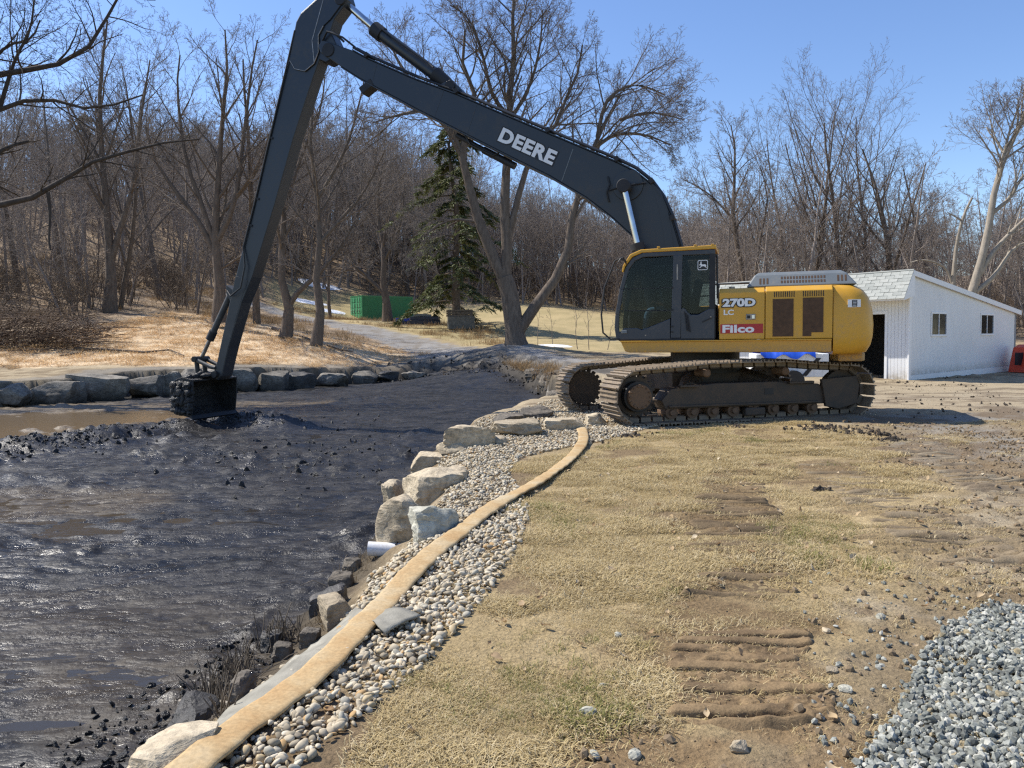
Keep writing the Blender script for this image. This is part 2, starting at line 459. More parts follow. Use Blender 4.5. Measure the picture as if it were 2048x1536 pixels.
def ground_z(x, y, detail=True):
    x = np.asarray(x, float); y = np.asarray(y, float)
    sd = pond_sd(x, y)
    b = base_z(x, y)
    far = sstep(30, 70, y)
    b = b + .05 * fbm(x * .35, y * .35, 4, 3) * sstep(5, 14, y) + far * .5 * fbm(x * .07, y * .07, 4, 4)
    if detail:
        dirt = sstep(.0, .5, sdist(x, y, LAWN))
        nearw = sstep(22, 8, y)
        b = b + nearw * (.012 * fbm(x * 2.2, y * 2.2, 4, 12) + .030 * dirt * fbm(x * 6, y * 6, 4, 13, .6) + .006 * fbm(x * 14, y * 14, 3, 14))
        b = b + cleats(x, y, CLEAT_A, .46, .155, .115, 20)[0] * .55 * sstep(4.1, 4.7, y)
        b = b + cleats(x, y, CLEAT_B, .7, .17, .055, 24)[0] + cleats(x, y, CLEAT_C, .75, .17, .055, 28)[0]
        gs = sdist(x, y, GRAVEL)
        b = b + .05 * sstep(.25, -1.2, gs) * (1 + .3 * fbm(x * 1.5, y * 1.5, 3, 19))
        b = b + (.10 * np.maximum(fbm(x * 1.7, y * 1.7, 4, 15), 0) * sstep(20, 30, y) * sstep(60, 40, y))
    m = mud_z(x, y)
    bw = np.where(y > 22, .35, 1.0) + 1.3 * sstep(28, 34, y) * sstep(-6, -3, x)
    t = sstep(-.05, 1.0, sd / bw)
    z = m * (1 - t) + b * t
    z = z + sstep(.0, .3, sd) * sstep(3.2, 1.0, sd) * sstep(23, 26, y) * sstep(-6, -2, x) * .22 * fbm(x * 2.3, y * 1.6, 4, 93, .6)
    return z

def gz(x, y):
    return float(ground_z(np.array([x]), np.array([y]))[0])

def _placeholder(): pass

def hit(px, py, lift=0.0, tmax=60.0):
    """where the sight line through a photo pixel meets the ground"""
    r = ray(px, py)
    t = np.geomspace(1.2, tmax, 500)
    d = EYE + r[2] * t - ground_z(r[0] * t, r[1] * t) - lift
    k = int(np.argmax(d < 0)) if (d < 0).any() else len(t) - 1
    if k > 0:
        w = d[k - 1] / (d[k - 1] - d[k] + 1e-9); tt = t[k - 1] + (t[k] - t[k - 1]) * w
    else: tt = t[k]
    return np.array([r[0] * tt, r[1] * tt, EYE + r[2] * tt])

def fan_rows():
    ys = [-7, -4, -2, -.5, .4]
    y = .9
    while y < 8.5: ys.append(y); y += (y + .2) * .0056
    while y < 62: ys.append(y); y += y * .0098
    while y < 420: ys.append(y); y += y * .022
    return np.array(ys)

YS = fan_rows()
NT_C = 520
TS = np.linspace(-1.2, 1.2, NT_C)
GX = (np.maximum(YS, 0)[:, None] + 2.0) * TS[None, :]
GY = np.repeat(YS[:, None], NT_C, 1)
GZ = ground_z(GX, GY)
_exact_ground_z = ground_z
def ground_z(x, y, detail=True):
    """height of the built ground mesh"""
    x = np.asarray(x, float); y = np.asarray(y, float)
    i = np.clip(np.searchsorted(YS, y) - 1, 0, len(YS) - 2)
    v = np.clip((y - YS[i]) / (YS[i + 1] - YS[i]), 0, 1)
    t = x / (np.maximum(y, 0) + 2.0)
    c = np.clip((t - TS[0]) / (TS[1] - TS[0]), 0, NT_C - 1.001); j = c.astype(int); u = c - j
    return (GZ[i, j] * (1 - u) + GZ[i, j + 1] * u) * (1 - v) + (GZ[i + 1, j] * (1 - u) + GZ[i + 1, j + 1] * u) * v

def lerp3(a, b, t):
    return a + (np.asarray(b) - a) * t[..., None]

def ground_colour(x, y):
    """albedo from what lies where: soil, dead grass, straw, leaf litter, stone dust"""
    n1 = fbm(x * .6, y * .6, 4, 101); n2 = fbm(x * 2.6, y * 2.6, 4, 103); n3 = fbm(x * 9, y * 9, 3, 105)
    c = np.ones(x.shape + (3,)) * np.array([.31, .235, .125])              # pale dry turf
    soil = np.array([.135, .092, .052]); tan = np.array([.40, .305, .165])
    c = lerp3(c, tan, sstep(-.1, .5, n2 + .4 * n3))
    lawn = sdist(x, y, LAWN) + .35 * n2 + .3 * n1
    dirtm = sstep(-.1, .5, lawn) * sstep(26, 17, y)
    c = lerp3(c, lerp3(np.ones(x.shape + (3,)) * np.array([.20, .152, .092]), [.30, .245, .165], sstep(-.3, .4, n2)), dirtm * .92)
    grey = dirtm * sstep(.0, .35, n1 + .35 * sstep(3.0, 5.2, x - .12 * y) + .3 * n2 - .25) * sstep(-1, 1, x - 1.6)
    c = lerp3(c, [.235, .225, .20], grey * .75)
    c = lerp3(c, soil, sstep(.02, .34, n2 * .7 + n1 * .5 + .1 * n3) * .8 * sstep(24, 16, y))
    for ln, hf, sdn in ((CLEAT_A, .5, 20), (CLEAT_B, .6, 24), (CLEAT_C, .65, 28)):
        c = lerp3(c, [.155, .105, .055], cleats(x, y, ln, hf, .16, 1, sdn)[1] * (.85 if sdn == 20 else .45))
    # brown broken ground in the near middle
    nb = np.exp(-((x - .75) / .8) ** 2) * sstep(3.7, 2.9, y)
    c = lerp3(c, [.20, .135, .07], nb * sstep(-.3, .2, n2))
    # beyond the machine on the right: trampled pale dirt
    st = fbm(x * .7, y * 3.2, 4, 109)
    c = lerp3(c, lerp3(np.ones(x.shape + (3,)) * np.array([.33, .27, .18]), [.17, .13, .085], sstep(-.05, .35, .6 * n1 + .5 * n2 + .6 * st)), sstep(13, 16, y) * sstep(60, 40, y) * .85)
    # left bank and hill
    hill = sstep(33, 44, y) * sstep(2, -6, x)
    leaf = lerp3(np.ones(x.shape + (3,)) * np.array([.22, .16, .105]), [.34, .255, .165], sstep(-.3, .4, n2 + .3 * n1))
    c = lerp3(c, leaf, hill)
    c = lerp3(c, leaf, sstep(85, 100, y))
    c = lerp3(c, leaf, sstep(42, 55, y) * sstep(12, 16, x - .1 * y))
    fs = sdist(x, y, FIELD) + 2.5 * n1
    fcol = lerp3(np.ones(x.shape + (3,)) * np.array([.36, .285, .15]), [.29, .235, .12], sstep(-.3, .4, n1 + .4 * n2))
    c = lerp3(c, fcol, sstep(1.2, -1.2, fs))
    ss = sdist(x, y, STRAW) + 1.3 * n1 + .8 * n2
    scol = lerp3(np.ones(x.shape + (3,)) * np.array([.63, .49, .32]), [.38, .28, .17], sstep(.0, .5, fbm(x * 1.1, y * 3.4, 4, 107) + .2 * n3))
    c = lerp3(c, scol, sstep(.9, -.9, ss))
    rd = seg_dist(x, y, ROADC, False) + .7 * n2
    rcol = lerp3(np.ones(x.shape + (3,)) * np.array([.25, .245, .235]), [.17, .155, .135], sstep(-.2, .4, n2))
    c = lerp3(c, rcol, sstep(2.2, 1.5, rd) * sstep(24, 30, y) * .9)
    dark = seg_dist(x, y, [at(940, 724, 37.5)[:2], at(1060, 730, 32)[:2], at(1230, 740, 27.5)[:2]], False) + 1.2 * n2
    c = lerp3(c, [.05, .046, .042], sstep(1.4, .5, dark) * .75)
    # stony fringe above the far wall
    fr = np.abs(pond_sd(x, y) - .9) + .3 * n2
    c = lerp3(c, [.19, .175, .15], sstep(.9, .3, fr) * sstep(24, 28, y) * .8)
    # wet foot of the bank, then mud
    sd = pond_sd(x, y)
    c = lerp3(c, [.075, .062, .045], sstep(.62, .15, sd + .15 * n2) * .9)
    mud = lerp3(np.ones(x.shape + (3,)) * np.array([.029, .027, .025]), [.015, .0145, .014], sstep(-.1, .4, fbm(x * 1.2, y * 2.6, 4, 111)))
    # thin brown water film near the left side and along the near foot
    for cx, cy, rx, ry, k in ((-6.6, 9.6, 2.4, 1.1, .9), (-3.6, 5.2, 2.6, 1.0, .35), (-2.0, 4.4, .9, .8, .4), (-12.5, 20, 5.5, 3.2, 1.0), (-12, 24.8, 6, 1.6, .7)):
        e = ((x - cx) / rx) ** 2 + ((y - cy) / ry) ** 2 + .8 * n1
        mud = lerp3(mud, [.075, .058, .036] if cy < 15 else [.17, .13, .08], sstep(1.2, .4, e) * k * (1 - sstep(-.46, -.40, mud_z(x, y)) * (cy < 15)))
    d = seg_dist(x, y, PILE, False)
    mud = lerp3(mud, [.022, .021, .021], sstep(1.9, 1.0, d + .5 * n2))
    ramp_ = sstep(1.5, .4, sd + 1.2 * n2 + .5 * n3) * sstep(31, 34, y) * sstep(-7, -4, x) + sstep(1.0, .5, sd + .5 * n2) * sstep(22, 25, y) * sstep(2.2 + .04 * (38 - y), -.2, np.abs(x - .8 - .02 * (y - 26)))
    c = lerp3(c, [.055, .050, .044], np.clip(ramp_, 0, 1) * .85)
    c = lerp3(c, mud, sstep(.16, -.02, sd))
    return np.clip(c, 0.004, .9), np.clip(sstep(.25, -.02, sd), 0, 1)

GC, GW = ground_colour(GX, GY)

def ground_mat(name, wet=False):
    m = NT(name)
    at_ = m.node('ShaderNodeAttribute'); at_.attribute_name = 'albedo'
    pos = m.node('ShaderNodeNewGeometry').outputs['Position']
    n1 = m.noise(pos, 34, 6, .7); n2 = m.noise(pos, 150, 3, .6); n3 = m.noise(pos, 5, 5, .6)
    v = m.math('ADD', m.math('MULTIPLY', n1, .75), m.math('MULTIPLY', n2, .45))
    col = m.mix(1.0, at_.outputs['Color'], m.ramp(v, [(.35, .55), (.62, 1.12), (.8, 1.5)]), 'MULTIPLY')
    if wet:
        mp = m.node('ShaderNodeMapping'); m.set(mp.inputs[0], pos); mp.inputs['Scale'].default_value = (1, 1.9, 1)
        big = m.noise(mp.outputs[0], 1.5, 5, .55, 1.2); mid = m.noise(mp.outputs[0], 7, 5, .6, .6); fine = m.noise(pos, 34, 4, .6)
        patch = m.ramp(m.noise(mp.outputs[0], .9, 4, .6, .5), [(.42, 0), (.6, 1)])
        h = m.math('MULTIPLY', fine, m.math('ADD', .25, m.math('MULTIPLY', patch, .9)))
        b = m.bump(big, .4, .08); b = m.bump(mid, .7, .030, b); b = m.bump(h, .8, .012, b)
        col = m.mix(1.0, at_.outputs['Color'], m.ramp(mid, [(.3, .55), (.7, 1.45)]), 'MULTIPLY')
        r = m.ramp(m.math('ADD', m.math('MULTIPLY', big, .6), m.math('MULTIPLY', mid, .4)), [(.40, .20), (.50, .36), (.62, .60)])
        return m.finish(col, r, 0, b, .27)
    vr = m.node('ShaderNodeTexVoronoi'); m.set(vr.inputs['Vector'], pos); vr.inputs['Scale'].default_value = 42
    b = m.bump(n3, .35, .05); b = m.bump(n1, .9, .022, b); b = m.bump(vr.outputs['Distance'], .35, .012, b)
    return m.finish(col, .95, 0, b, .15)

M['ground'] = ground_mat('ground_soil_grass')
M['mud'] = ground_mat('wet_black_mud', True)
def water_mat():
    m = NT('muddy_water'); at_ = m.node('ShaderNodeAttribute'); at_.attribute_name = 'albedo'
    pos = m.node('ShaderNodeNewGeometry').outputs['Position']
    mp = m.node('ShaderNodeMapping'); m.set(mp.inputs[0], pos); mp.inputs['Scale'].default_value = (1, 2.2, 1)
    b = m.bump(m.noise(mp.outputs[0], 3.5, 4, .55, .8), .25, .02); b = m.bump(m.noise(mp.outputs[0], 26, 3, .6), .3, .004, b)
    return m.finish(at_.outputs['Color'], .16, 0, b, .35)
M['water'] = water_mat()

def split_ground():
    nr, nc = GX.shape
    V = np.stack([GX, GY, GZ], -1).reshape(-1, 3)
    idx = np.arange(nr * nc).reshape(nr, nc)
    Q = np.stack([idx[:-1, :-1], idx[:-1, 1:], idx[1:, 1:], idx[1:, :-1]], -1).reshape(-1, 4)
    cx = (GX[:-1, :-1] + GX[1:, 1:]).ravel() / 2; cy = (GY[:-1, :-1] + GY[1:, 1:]).ravel() / 2
    sd = pond_sd(cx, cy)
    reg = np.zeros(len(cx), int)                                  # 0 dirt ground
    reg[(cy > 33) & (cx < 4)] = 5                                 # hillside
    reg[cy > 85] = 5
    reg[sdist(cx, cy, FIELD) < 0] = 4
    reg[sdist(cx, cy, STRAW) < 0] = 3
    reg[(seg_dist(cx, cy, ROADC, False) < 1.9) & (cy > 25)] = 6
    reg[sdist(cx, cy, LAWN) < 0] = 2
    reg[sdist(cx, cy, PEB) < 0] = 7
    reg[sdist(cx, cy, GRAVEL) < 0] = 8
    reg[sd < .02] = 1
    names = {0: 'dirt_ground', 1: 'mud', 2: 'lawn', 3: 'straw_bank', 4: 'field', 5: 'hillside', 6: 'gravel_road', 7: 'pebble_bed', 8: 'gravel_heap'}
    out = {}
    cols = np.concatenate([GC.reshape(-1, 3), np.ones((nr * nc, 1))], 1).astype(np.float32)
    for k, nm in names.items():
        q = Q[reg == k]
        if len(q) == 0: continue
        u, inv = np.unique(q, return_inverse=True)
        me = fast_mesh(nm, V[u], inv.reshape(-1, 4), True)
        a = me.color_attributes.new('albedo', 'FLOAT_COLOR', 'POINT')
        a.data.foreach_set('color', cols[u].ravel())
        o = link_mesh(nm, me, M['mud'] if k == 1 else M['ground'])
        o['kind'] = 'structure'
        out[nm] = o
    return out
GROUND = split_ground()

PRINT_MAT = None
def print_strip(line, half, y0, y1, dx_, dy_, pitch, depth, cover, c_hi, c_lo, seed, lift=.030):
    """bars pressed by the track's cleats: flat-topped clay bars with narrow deep gaps between"""
    global PRINT_MAT
    ly = [p[1] for p in line]; lx = [p[0] for p in line]
    xs = np.arange(min(lx) - half - .2, max(lx) + half + .2, dx_); ys = np.arange(y0 - .1, y1 + .1, dy_)
    X, Y = np.meshgrid(xs, ys)
    dx = X - np.interp(Y, ly, lx)
    edge = half + .11 * fbm(X * 2.2, Y * 2.6, 3, seed)
    m = sstep(edge, edge - .05, np.abs(dx)) * sstep(y0, y0 + .08, Y + .06 * fbm(X * 4, Y * 2, 2, seed + 2)) * sstep(y1, y1 - .5, Y + .25 * fbm(X * 2, Y * 2, 3, seed + 4))
    ph = (Y + .08 * dx) / pitch + .16 * fbm(X * 1.3, Y * 1.3, 3, seed + 6) + .05 * fbm(X * 9, Y * 5, 2, seed + 7)
    t = ph - np.floor(ph); row = np.floor(ph)
    gap = np.where(t < .34, np.clip(np.minimum(t, .34 - t) / .05, 0, 1), 0)
    tilt = np.where(t > .34, (t - .34) / .66, 0)
    brk = sstep(-cover, -cover + .35, noise2(X * 1.9 + row * 3.7, row * 1.9, seed + 8))
    lumps_ = fbm(X * 30, Y * 30, 4, seed + 12, .6)
    hgt = .75 + .45 * noise2(row * .73, X * .8, seed + 10)
    z = ground_z(X, Y) - .030 + m * (lift + brk * (depth * .35 * hgt * np.sin(np.pi * np.clip(tilt, 0, 1)) ** .5 - depth * gap * hgt) + .016 * lumps_ * (1.25 - brk))
    nr, nc = X.shape; idx = np.arange(nr * nc).reshape(nr, nc)
    Q = np.stack([idx[:-1, :-1], idx[:-1, 1:], idx[1:, 1:], idx[1:, :-1]], -1)
    q = (m[:-1, :-1] + m[1:, 1:]) * (.15 + (brk[:-1, :-1] + brk[1:, 1:])) > .12
    u, inv = np.unique(Q[q], return_inverse=True)
    V = np.stack([X, Y, z], -1).reshape(-1, 3)[u]
    n = fbm(V[:, 0] * 5, V[:, 1] * 5, 4, seed + 14); c = lerp3(np.ones((len(V), 3)) * np.array(c_hi), c_lo, sstep(-.2, .35, n))
    me = fast_mesh('track_print', V, inv.reshape(-1, 4), True)
    a = me.color_attributes.new('albedo', 'FLOAT_COLOR', 'POINT'); a.data.foreach_set('color', np.c_[c, np.ones(len(c))].astype(np.float32).ravel())
    if PRINT_MAT is None:
        mt = NT('pressed_clay'); at_ = mt.node('ShaderNodeAttribute'); at_.attribute_name = 'albedo'; pos = mt.node('ShaderNodeNewGeometry').outputs['Position']
        nn = mt.noise(pos, 90, 5, .65)
        col = mt.mix(1.0, at_.outputs['Color'], mt.ramp(nn, [(.3, .7), (.7, 1.25)]), 'MULTIPLY')
        PRINT_MAT = mt.finish(col, .85, 0, mt.bump(nn, .6, .008), .2)
    link_mesh('track_print', me, PRINT_MAT)['kind'] = 'structure'
PRINT_A = [(.90, 2.6), (1.10, 3.7), (1.6, 5.46)]
print_strip(PRINT_A, .36, 2.86, 4.2, .012, .0042, .105, .072, .42, [.225, .155, .082], [.15, .102, .055], 301, .042)
print_strip([(1.30, 4.3), (1.62, 5.46), (2.06, 7.1), (2.6, 9.0)], .36, 4.35, 8.6, .022, .008, .12, .075, .32, [.19, .135, .075], [.12, .085, .048], 331, .026)
print_strip([(3.1, 4.7), (3.3, 6.5), (3.7, 9.5)], .38, 4.8, 9.4, .024, .009, .13, .07, .35, [.24, .185, .115], [.16, .118, .07], 361, .024)
print_strip([(4.3, 5.0), (4.7, 7.0), (5.5, 11)], .42, 5.2, 11, .026, .010, .14, .07, .35, [.26, .21, .14], [.17, .13, .085], 391, .024)

# shallow muddy water standing in the low places of the mud
WATER_Z = -.520
def build_water():
    sd = sdist(GX, GY, POND)
    wz = WATER_Z + .075 * np.exp(-(((GX + 11.5) / 5.6) ** 2 + ((GY - 19.5) / 4.2) ** 2)) + .028 * np.exp(-(((GX + 5.9) / 2.6) ** 2 + ((GY - 9.0) / 1.5) ** 2)) + .024 * np.exp(-(((GX + 2.9) / 1.5) ** 2 + ((GY - 4.5) / 1.1) ** 2))
    nr, nc = GX.shape
    idx = np.arange(nr * nc).reshape(nr, nc)
    near = (wz - GZ > -.03) & (sd < .05) & (GY < 31)
    q = near[:-1, :-1] | near[1:, 1:] | near[1:, :-1] | near[:-1, 1:]
    Q = np.stack([idx[:-1, :-1], idx[:-1, 1:], idx[1:, 1:], idx[1:, :-1]], -1)[q]
    u, inv = np.unique(Q, return_inverse=True)
    V = np.stack([GX, GY, wz], -1).reshape(-1, 3)[u]
    x, y = V[:, 0], V[:, 1]; n1 = fbm(x * .6, y * .6, 4, 101)
    c = np.ones((len(V), 3)) * np.array([.020, .018, .015])
    for cx, cy, rx, ry, col, k in ((-11.5, 19.5, 6.0, 4.5, (.16, .115, .065), 1.0), (-5.9, 9.0, 2.6, 1.5, (.060, .045, .026), .9), (-2.2, 4.4, 1.4, 1.2, (.045, .038, .028), .8)):
        e = ((x - cx) / rx) ** 2 + ((y - cy) / ry) ** 2 + .6 * n1
        c = lerp3(c, col, sstep(1.3, .5, e) * k)
    me = fast_mesh('water', V, inv.reshape(-1, 4), True)
    a = me.color_attributes.new('albedo', 'FLOAT_COLOR', 'POINT'); a.data.foreach_set('color', np.c_[c, np.ones(len(c))].astype(np.float32).ravel())
    link_mesh('water', me, M['water'])['kind'] = 'structure'
build_water()

def proj_px(P):
    """world points -> photo pixels (only for deciding what is in view)"""
    P = np.asarray(P, float)
    z = P[:, 2] - EYE
    c, s = math.cos(PITCH), math.sin(PITCH)
    d = P[:, 1] * c - z * s; v = z * c + P[:, 1] * s
    d = np.maximum(d, .01)
    return 1024 + F_PX * P[:, 0] / d, 768 - F_PX * v / d, d

# ------------------------------------------------------------------ excavator (local x forward, y to its left, z up)
EXR = rad(162.0)
ex = empty('excavator', (3.80, 15.16, 0.0), EXR)
tag(ex, 'yellow tracked long reach excavator digging from the pond edge', 'excavator')
R_UN = Matrix.Rotation(rad(32.1), 4, 'Z')                       # the undercarriage stands turned under the upper body
rng = random.Random(7)

def tx(body, size, depth, mat, parent, name, loc, rot, offset=0.0, sx=1.0, M4=None, spacing=1.0, align='LEFT'):
    cu = bpy.data.curves.new(name, 'FONT')
    cu.body = body; cu.size = size; cu.extrude = depth; cu.offset = offset; cu.align_x = align; cu.space_character = spacing
    cu.resolution_u = 4
    tmp = bpy.data.objects.new('tmp_text', cu); COL.objects.link(tmp)
    dg = bpy.context.evaluated_depsgraph_get(); dg.update()
    me = bpy.data.meshes.new_from_object(tmp.evaluated_get(dg))
    bpy.data.objects.remove(tmp); bpy.data.curves.remove(cu)
    me.name = name; me.materials.clear()
    me.transform(Matrix.Diagonal((sx, 1, 1, 1)))
    o = link_mesh(name, me, mat, parent)
    o.matrix_basis = Matrix.Translation(loc) @ rot.to_4x4()
    return o
# reading side of the machine's left flank: text x runs backwards (local -x), text y up, text z outwards (+y)
FLANK = Matrix(((-1, 0, 0), (0, 0, 1), (0, 1, 0))).to_4x4()

# --- undercarriage -------------------------------------------------
cf = MB().bb(-1.0, 1.0, -.62, .62, .52, .86)
for s in (-1, 1):
    for u in (-.85, .85):
        cf.tube([(u * .6, s * .4, .72), (u * 1.05, s * 1.15, .52)], [.24, .2], 8)
cf.build('center_frame', M['trackmud'], ex, .02, M=R_UN)
MB().tube([(0, 0, .84), (0, 0, 1.0), (0, 0, 1.0), (0, 0, 1.22)], [.72, .72, .66, .66], 40).build('swing_ring', M['black'], ex, smooth=True)

def track_path(n):
    """closed chain line round sprocket, idler and carrier rollers; (u,z) and outward normal"""
    pts = []
    Rr = .455; zc = .505
    def arc(cu, a0, a1, k):
        for i in range(k): 
            a = a0 + (a1 - a0) * i / k
            pts.append((cu + Rr * math.cos(a), zc + Rr * math.sin(a)))
    arc(2.06, -math.pi / 2 + .12, math.pi / 2 + .05, 24)
    for u, z in ((1.4, 1.0), (.75, 1.052), (0, 1.06), (-.75, 1.052), (-1.4, .995)): pts.append((u, z))
    arc(-2.06, math.pi / 2 - .05, 3 * math.pi / 2 - .12, 24)
    for u in (-1.55, -.8, 0, .8, 1.55): pts.append((u, .055))
    P = np.array(pts + [pts[0]]); 
    L = np.r_[0, np.cumsum(np.hypot(*np.diff(P, axis=0).T))]
    out = []
    for i in range(n):
        s = L[-1] * i / n
        q = [np.array([np.interp(s + d, L, P[:, 0], period=None), np.interp(s + d, L, P[:, 1])]) for d in (0,)][0]
        a = np.array([np.interp((s - .06) % L[-1], L, P[:, k]) for k in (0, 1)]); b = np.array([np.interp((s + .06) % L[-1], L, P[:, k]) for k in (0, 1)])
        t = (b - a) / np.linalg.norm(b - a)
        out.append((q, t))
    return out

SHOE_W = .80
def shoe_mesh():
    m = MB()
    m.bb(-.098, .098, -SHOE_W / 2, SHOE_W / 2, -.012, .010)
    for x, h in ((-.086, .034), (0, .026), (.074, .026)):
        m.prism([(x - .011, .010), (x + .013, .010), (x + .008, h + .012), (x - .006, h + .012)], -SHOE_W / 2, SHOE_W / 2)
    m.bb(-.10, .08, -.12, -.05, -.085, -.012); m.bb(-.10, .08, .05, .12, -.085, -.012)
    me = bpy.data.meshes.new('track_shoe'); me.from_pydata(m.v, [], m.f)
    bm = bmesh.new(); bm.from_mesh(me); bmesh.ops.recalc_face_normals(bm, faces=bm.faces); bm.to_mesh(me); bm.free()
    me.materials.append(M['shoe']); return me
SHOE = shoe_mesh()

def lugs_disc(m, c, r, v0, v1, n, hub):
    m.tube([(c[0], v0, c[1]), (c[0], v1, c[1])], r, 36)
    for k in range(n):
        a = 2 * math.pi * k / n
        m.cyl((c[0] + hub * math.cos(a), v1, c[1] + hub * math.sin(a)), (c[0] + hub * math.cos(a), v1 + .025, c[1] + hub * math.sin(a)), .018, 6)

def make_track(side):
    vc = 1.30 * side
    o = vc + .20 * side                                          # outer face of the frame
    fr = MB()
    fr.prism([(-1.62, .27), (1.55, .27), (1.62, .42), (1.45, .62), (.6, .70), (-.6, .70), (-1.5, .64), (-1.62, .5)], vc - .2, vc + .2)
    frame = fr.build('track_frame', M['trackmud'], ex, .015, M=R_UN)
    e = MB().prism([(-1.52, .72), (-1.62, .22), (-1.9, .17), (-2.28, .26), (-2.32, .6), (-2.26, .77)], o - .02 * side, o + .05 * side)
    e.build('idler_guard', M['trackmud'], frame, .01, M=R_UN)
    g = MB().bb(-1.5, 1.5, o, o + .055 * side, .30, .335); g.build('guard_rail', M['trackmud'], frame, .006, M=R_UN)
    for u0, u1, z0, z1 in ((.95, 1.3, .645, .685), (-1.35, -.85, .655, .70)):
        MB().bb(u0, u1, o, o + .08 * side, z0, z1).build('step', M['trackmud'], frame, .01, M=R_UN)
    MB().bb(-.38, -.56, o - .002 * side, o + .006 * side, .47, .58).build('opening_shade', M['black'], frame, M=R_UN)  # black plate on the frame, painted shade in place of a hole
    MB().bb(-.38, .02, o - .1 * side, o + .05 * side, .10, .25).build('chain_guide', M['trackmud'], frame, .03, M=R_UN)
    sp = MB()
    lugs_disc(sp, (2.06, .505), .34, vc - .06, vc + .06, 0, .3)
    for k in range(20):
        a = 2 * math.pi * k / 20
        sp.box((2.06 + .36 * math.cos(a), vc, .505 + .36 * math.sin(a)), (.07, .08, .06), Matrix.Rotation(-a, 3, 'Y'))
    spo = sp.build('sprocket', M['trackmud'], frame, M=R_UN)
    hb = MB(); lugs_disc(hb, (2.06, .505), .265, vc, o + .02 * side, 0, .2); hb.build('motor_housing', M['black'], frame, .01, M=R_UN)
    hb = MB(); lugs_disc(hb, (2.06, .505), .215, vc, o + .09 * side, 14 if side > 0 else 0, .185); hb.build('hub_cap', M['rusthub'], frame, .012, M=R_UN)
    idl = MB(); lugs_disc(idl, (-2.06, .505), .37, vc - .07, vc + .07, 0, .3); idl.build('idler', M['trackmud'], frame, M=R_UN)
    for u in (.78, -.78):
        MB().tube([(u, vc - .1, .885), (u, o + .04 * side, .885), (u, o + .06 * side, .885)], [.075, .075, .05], 16).build('carrier_roller', M['rusthub'], frame, M=R_UN)
    for k in range(8):
        u = -1.38 + k * .40
        MB().tube([(u, vc - .18, .205), (u, o - .02 * side, .205), (u, o - .02 * side, .205), (u, o + .03 * side, .205)], [.115, .115, .06, .05], 14).build('track_roller', M['rusthub'], frame, M=R_UN)
    path = track_path(50)
    ch = MB()
    cp = [(q[0] - t[1] * .055 * 0, q[1]) for q, t in path]
    for sv in (-.085, .085):
        for i, (q, t) in enumerate(path):
            nn = np.array([t[1], -t[0]])
            c = q - nn * .055
            ch.box((c[0], vc + sv, c[1]), (.17, .045, .085), Matrix.Rotation(-math.atan2(t[1], t[0]), 3, 'Y'))
    ch.build('track_chain', M['trackmud'], frame, M=R_UN)
    for i, (q, t) in enumerate(path):
        nn = np.array([t[1], -t[0]])                             # outward
        Mx = Matrix(((t[0], 0, nn[0]), (0, 1 if True else 0, 0), (t[1], 0, nn[1]))).to_4x4()
        so = link_mesh('track_shoe', SHOE, None, frame)
        so.matrix_basis = R_UN @ Matrix.Translation((q[0] + nn[0] * .01, vc, q[1] + nn[1] * .01)) @ Mx
make_track(1); make_track(-1)

# --- upper frame, counterweight, hood -------------------------------
uf = MB()
uf.prism([(1.42, 1.455), (1.34, 1.27), (1.25, 1.245), (-2.20, 1.235), (-2.20, 1.455)], -1.40, 1.40)
upper = uf.build('upper_frame', M['yellow_low'], ex, .02, 2)
MB().prism([(1.43, 1.462), (-2.20, 1.462), (-2.20, 1.44), (1.42, 1.44)], 1.395, 1.425).build('frame_lip', M['yellow'], upper, .006)
cw = bmesh.new()
# counterweight: plan arc at several heights
def cw_ring(z, rr, half, front):
    pts = []
    ub = -rr                                                     # rearmost line, bulging slightly; corners rounded
    rc = .32
    def back(v): return ub + .055 * v * v
    for k in range(9):
        a = math.pi / 2 * k / 8
        pts.append((back(half - rc) + rc - rc * math.sin(a), -half + rc - rc * math.cos(a)))
    for k in range(1, 6):
        v = (-half + rc) + 2 * (half - rc) * k / 6
        pts.append((back(v), v))
    for k in range(9):
        a = math.pi / 2 * (1 - k / 8)
        pts.append((back(half - rc) + rc - rc * math.sin(a), half - rc + rc * math.cos(a)))
    pts = [(front, -half)] + pts + [(front, half)]
    return [(p[0], p[1], z) for p in pts]
levels = [(1.19, 2.72, 1.24), (1.23, 2.84, 1.33), (1.36, 2.91, 1.375), (1.5, 2.94, 1.385), (1.70, 2.95, 1.385), (1.95, 2.93, 1.38), (2.16, 2.87, 1.36), (2.29, 2.78, 1.32), (2.37, 2.66, 1.25), (2.395, 2.5, 1.15)]
rings = []
for z, rr, half in levels:
    rings.append([cw.verts.new(p) for p in cw_ring(z, rr, half, -2.225)])
for a, b in zip(rings, rings[1:]):
    n = len(a)
    for i in range(n): cw.faces.new((a[i], a[(i + 1) % n], b[(i + 1) % n], b[i]))
cw.faces.new(rings[0][::-1]); cw.faces.new(rings[-1])
bmesh.ops.recalc_face_normals(cw, faces=cw.faces)
me = bpy.data.meshes.new('counterweight'); cw.to_mesh(me); cw.free()
me.polygons.foreach_set('use_smooth', [True] * len(me.polygons)); me.set_sharp_from_angle(angle=rad(60))
cwo = link_mesh('counterweight', me, M['yellow'], ex)
MB().tube([(-2.56, .2, 1.05), (-2.56, .2, 1.2)], [.30, .30], 20).bb(-2.75, -2.35, -.6, .9, 1.06, 1.2).build('counterweight_foot', M['yellow_low'], cwo, .02)
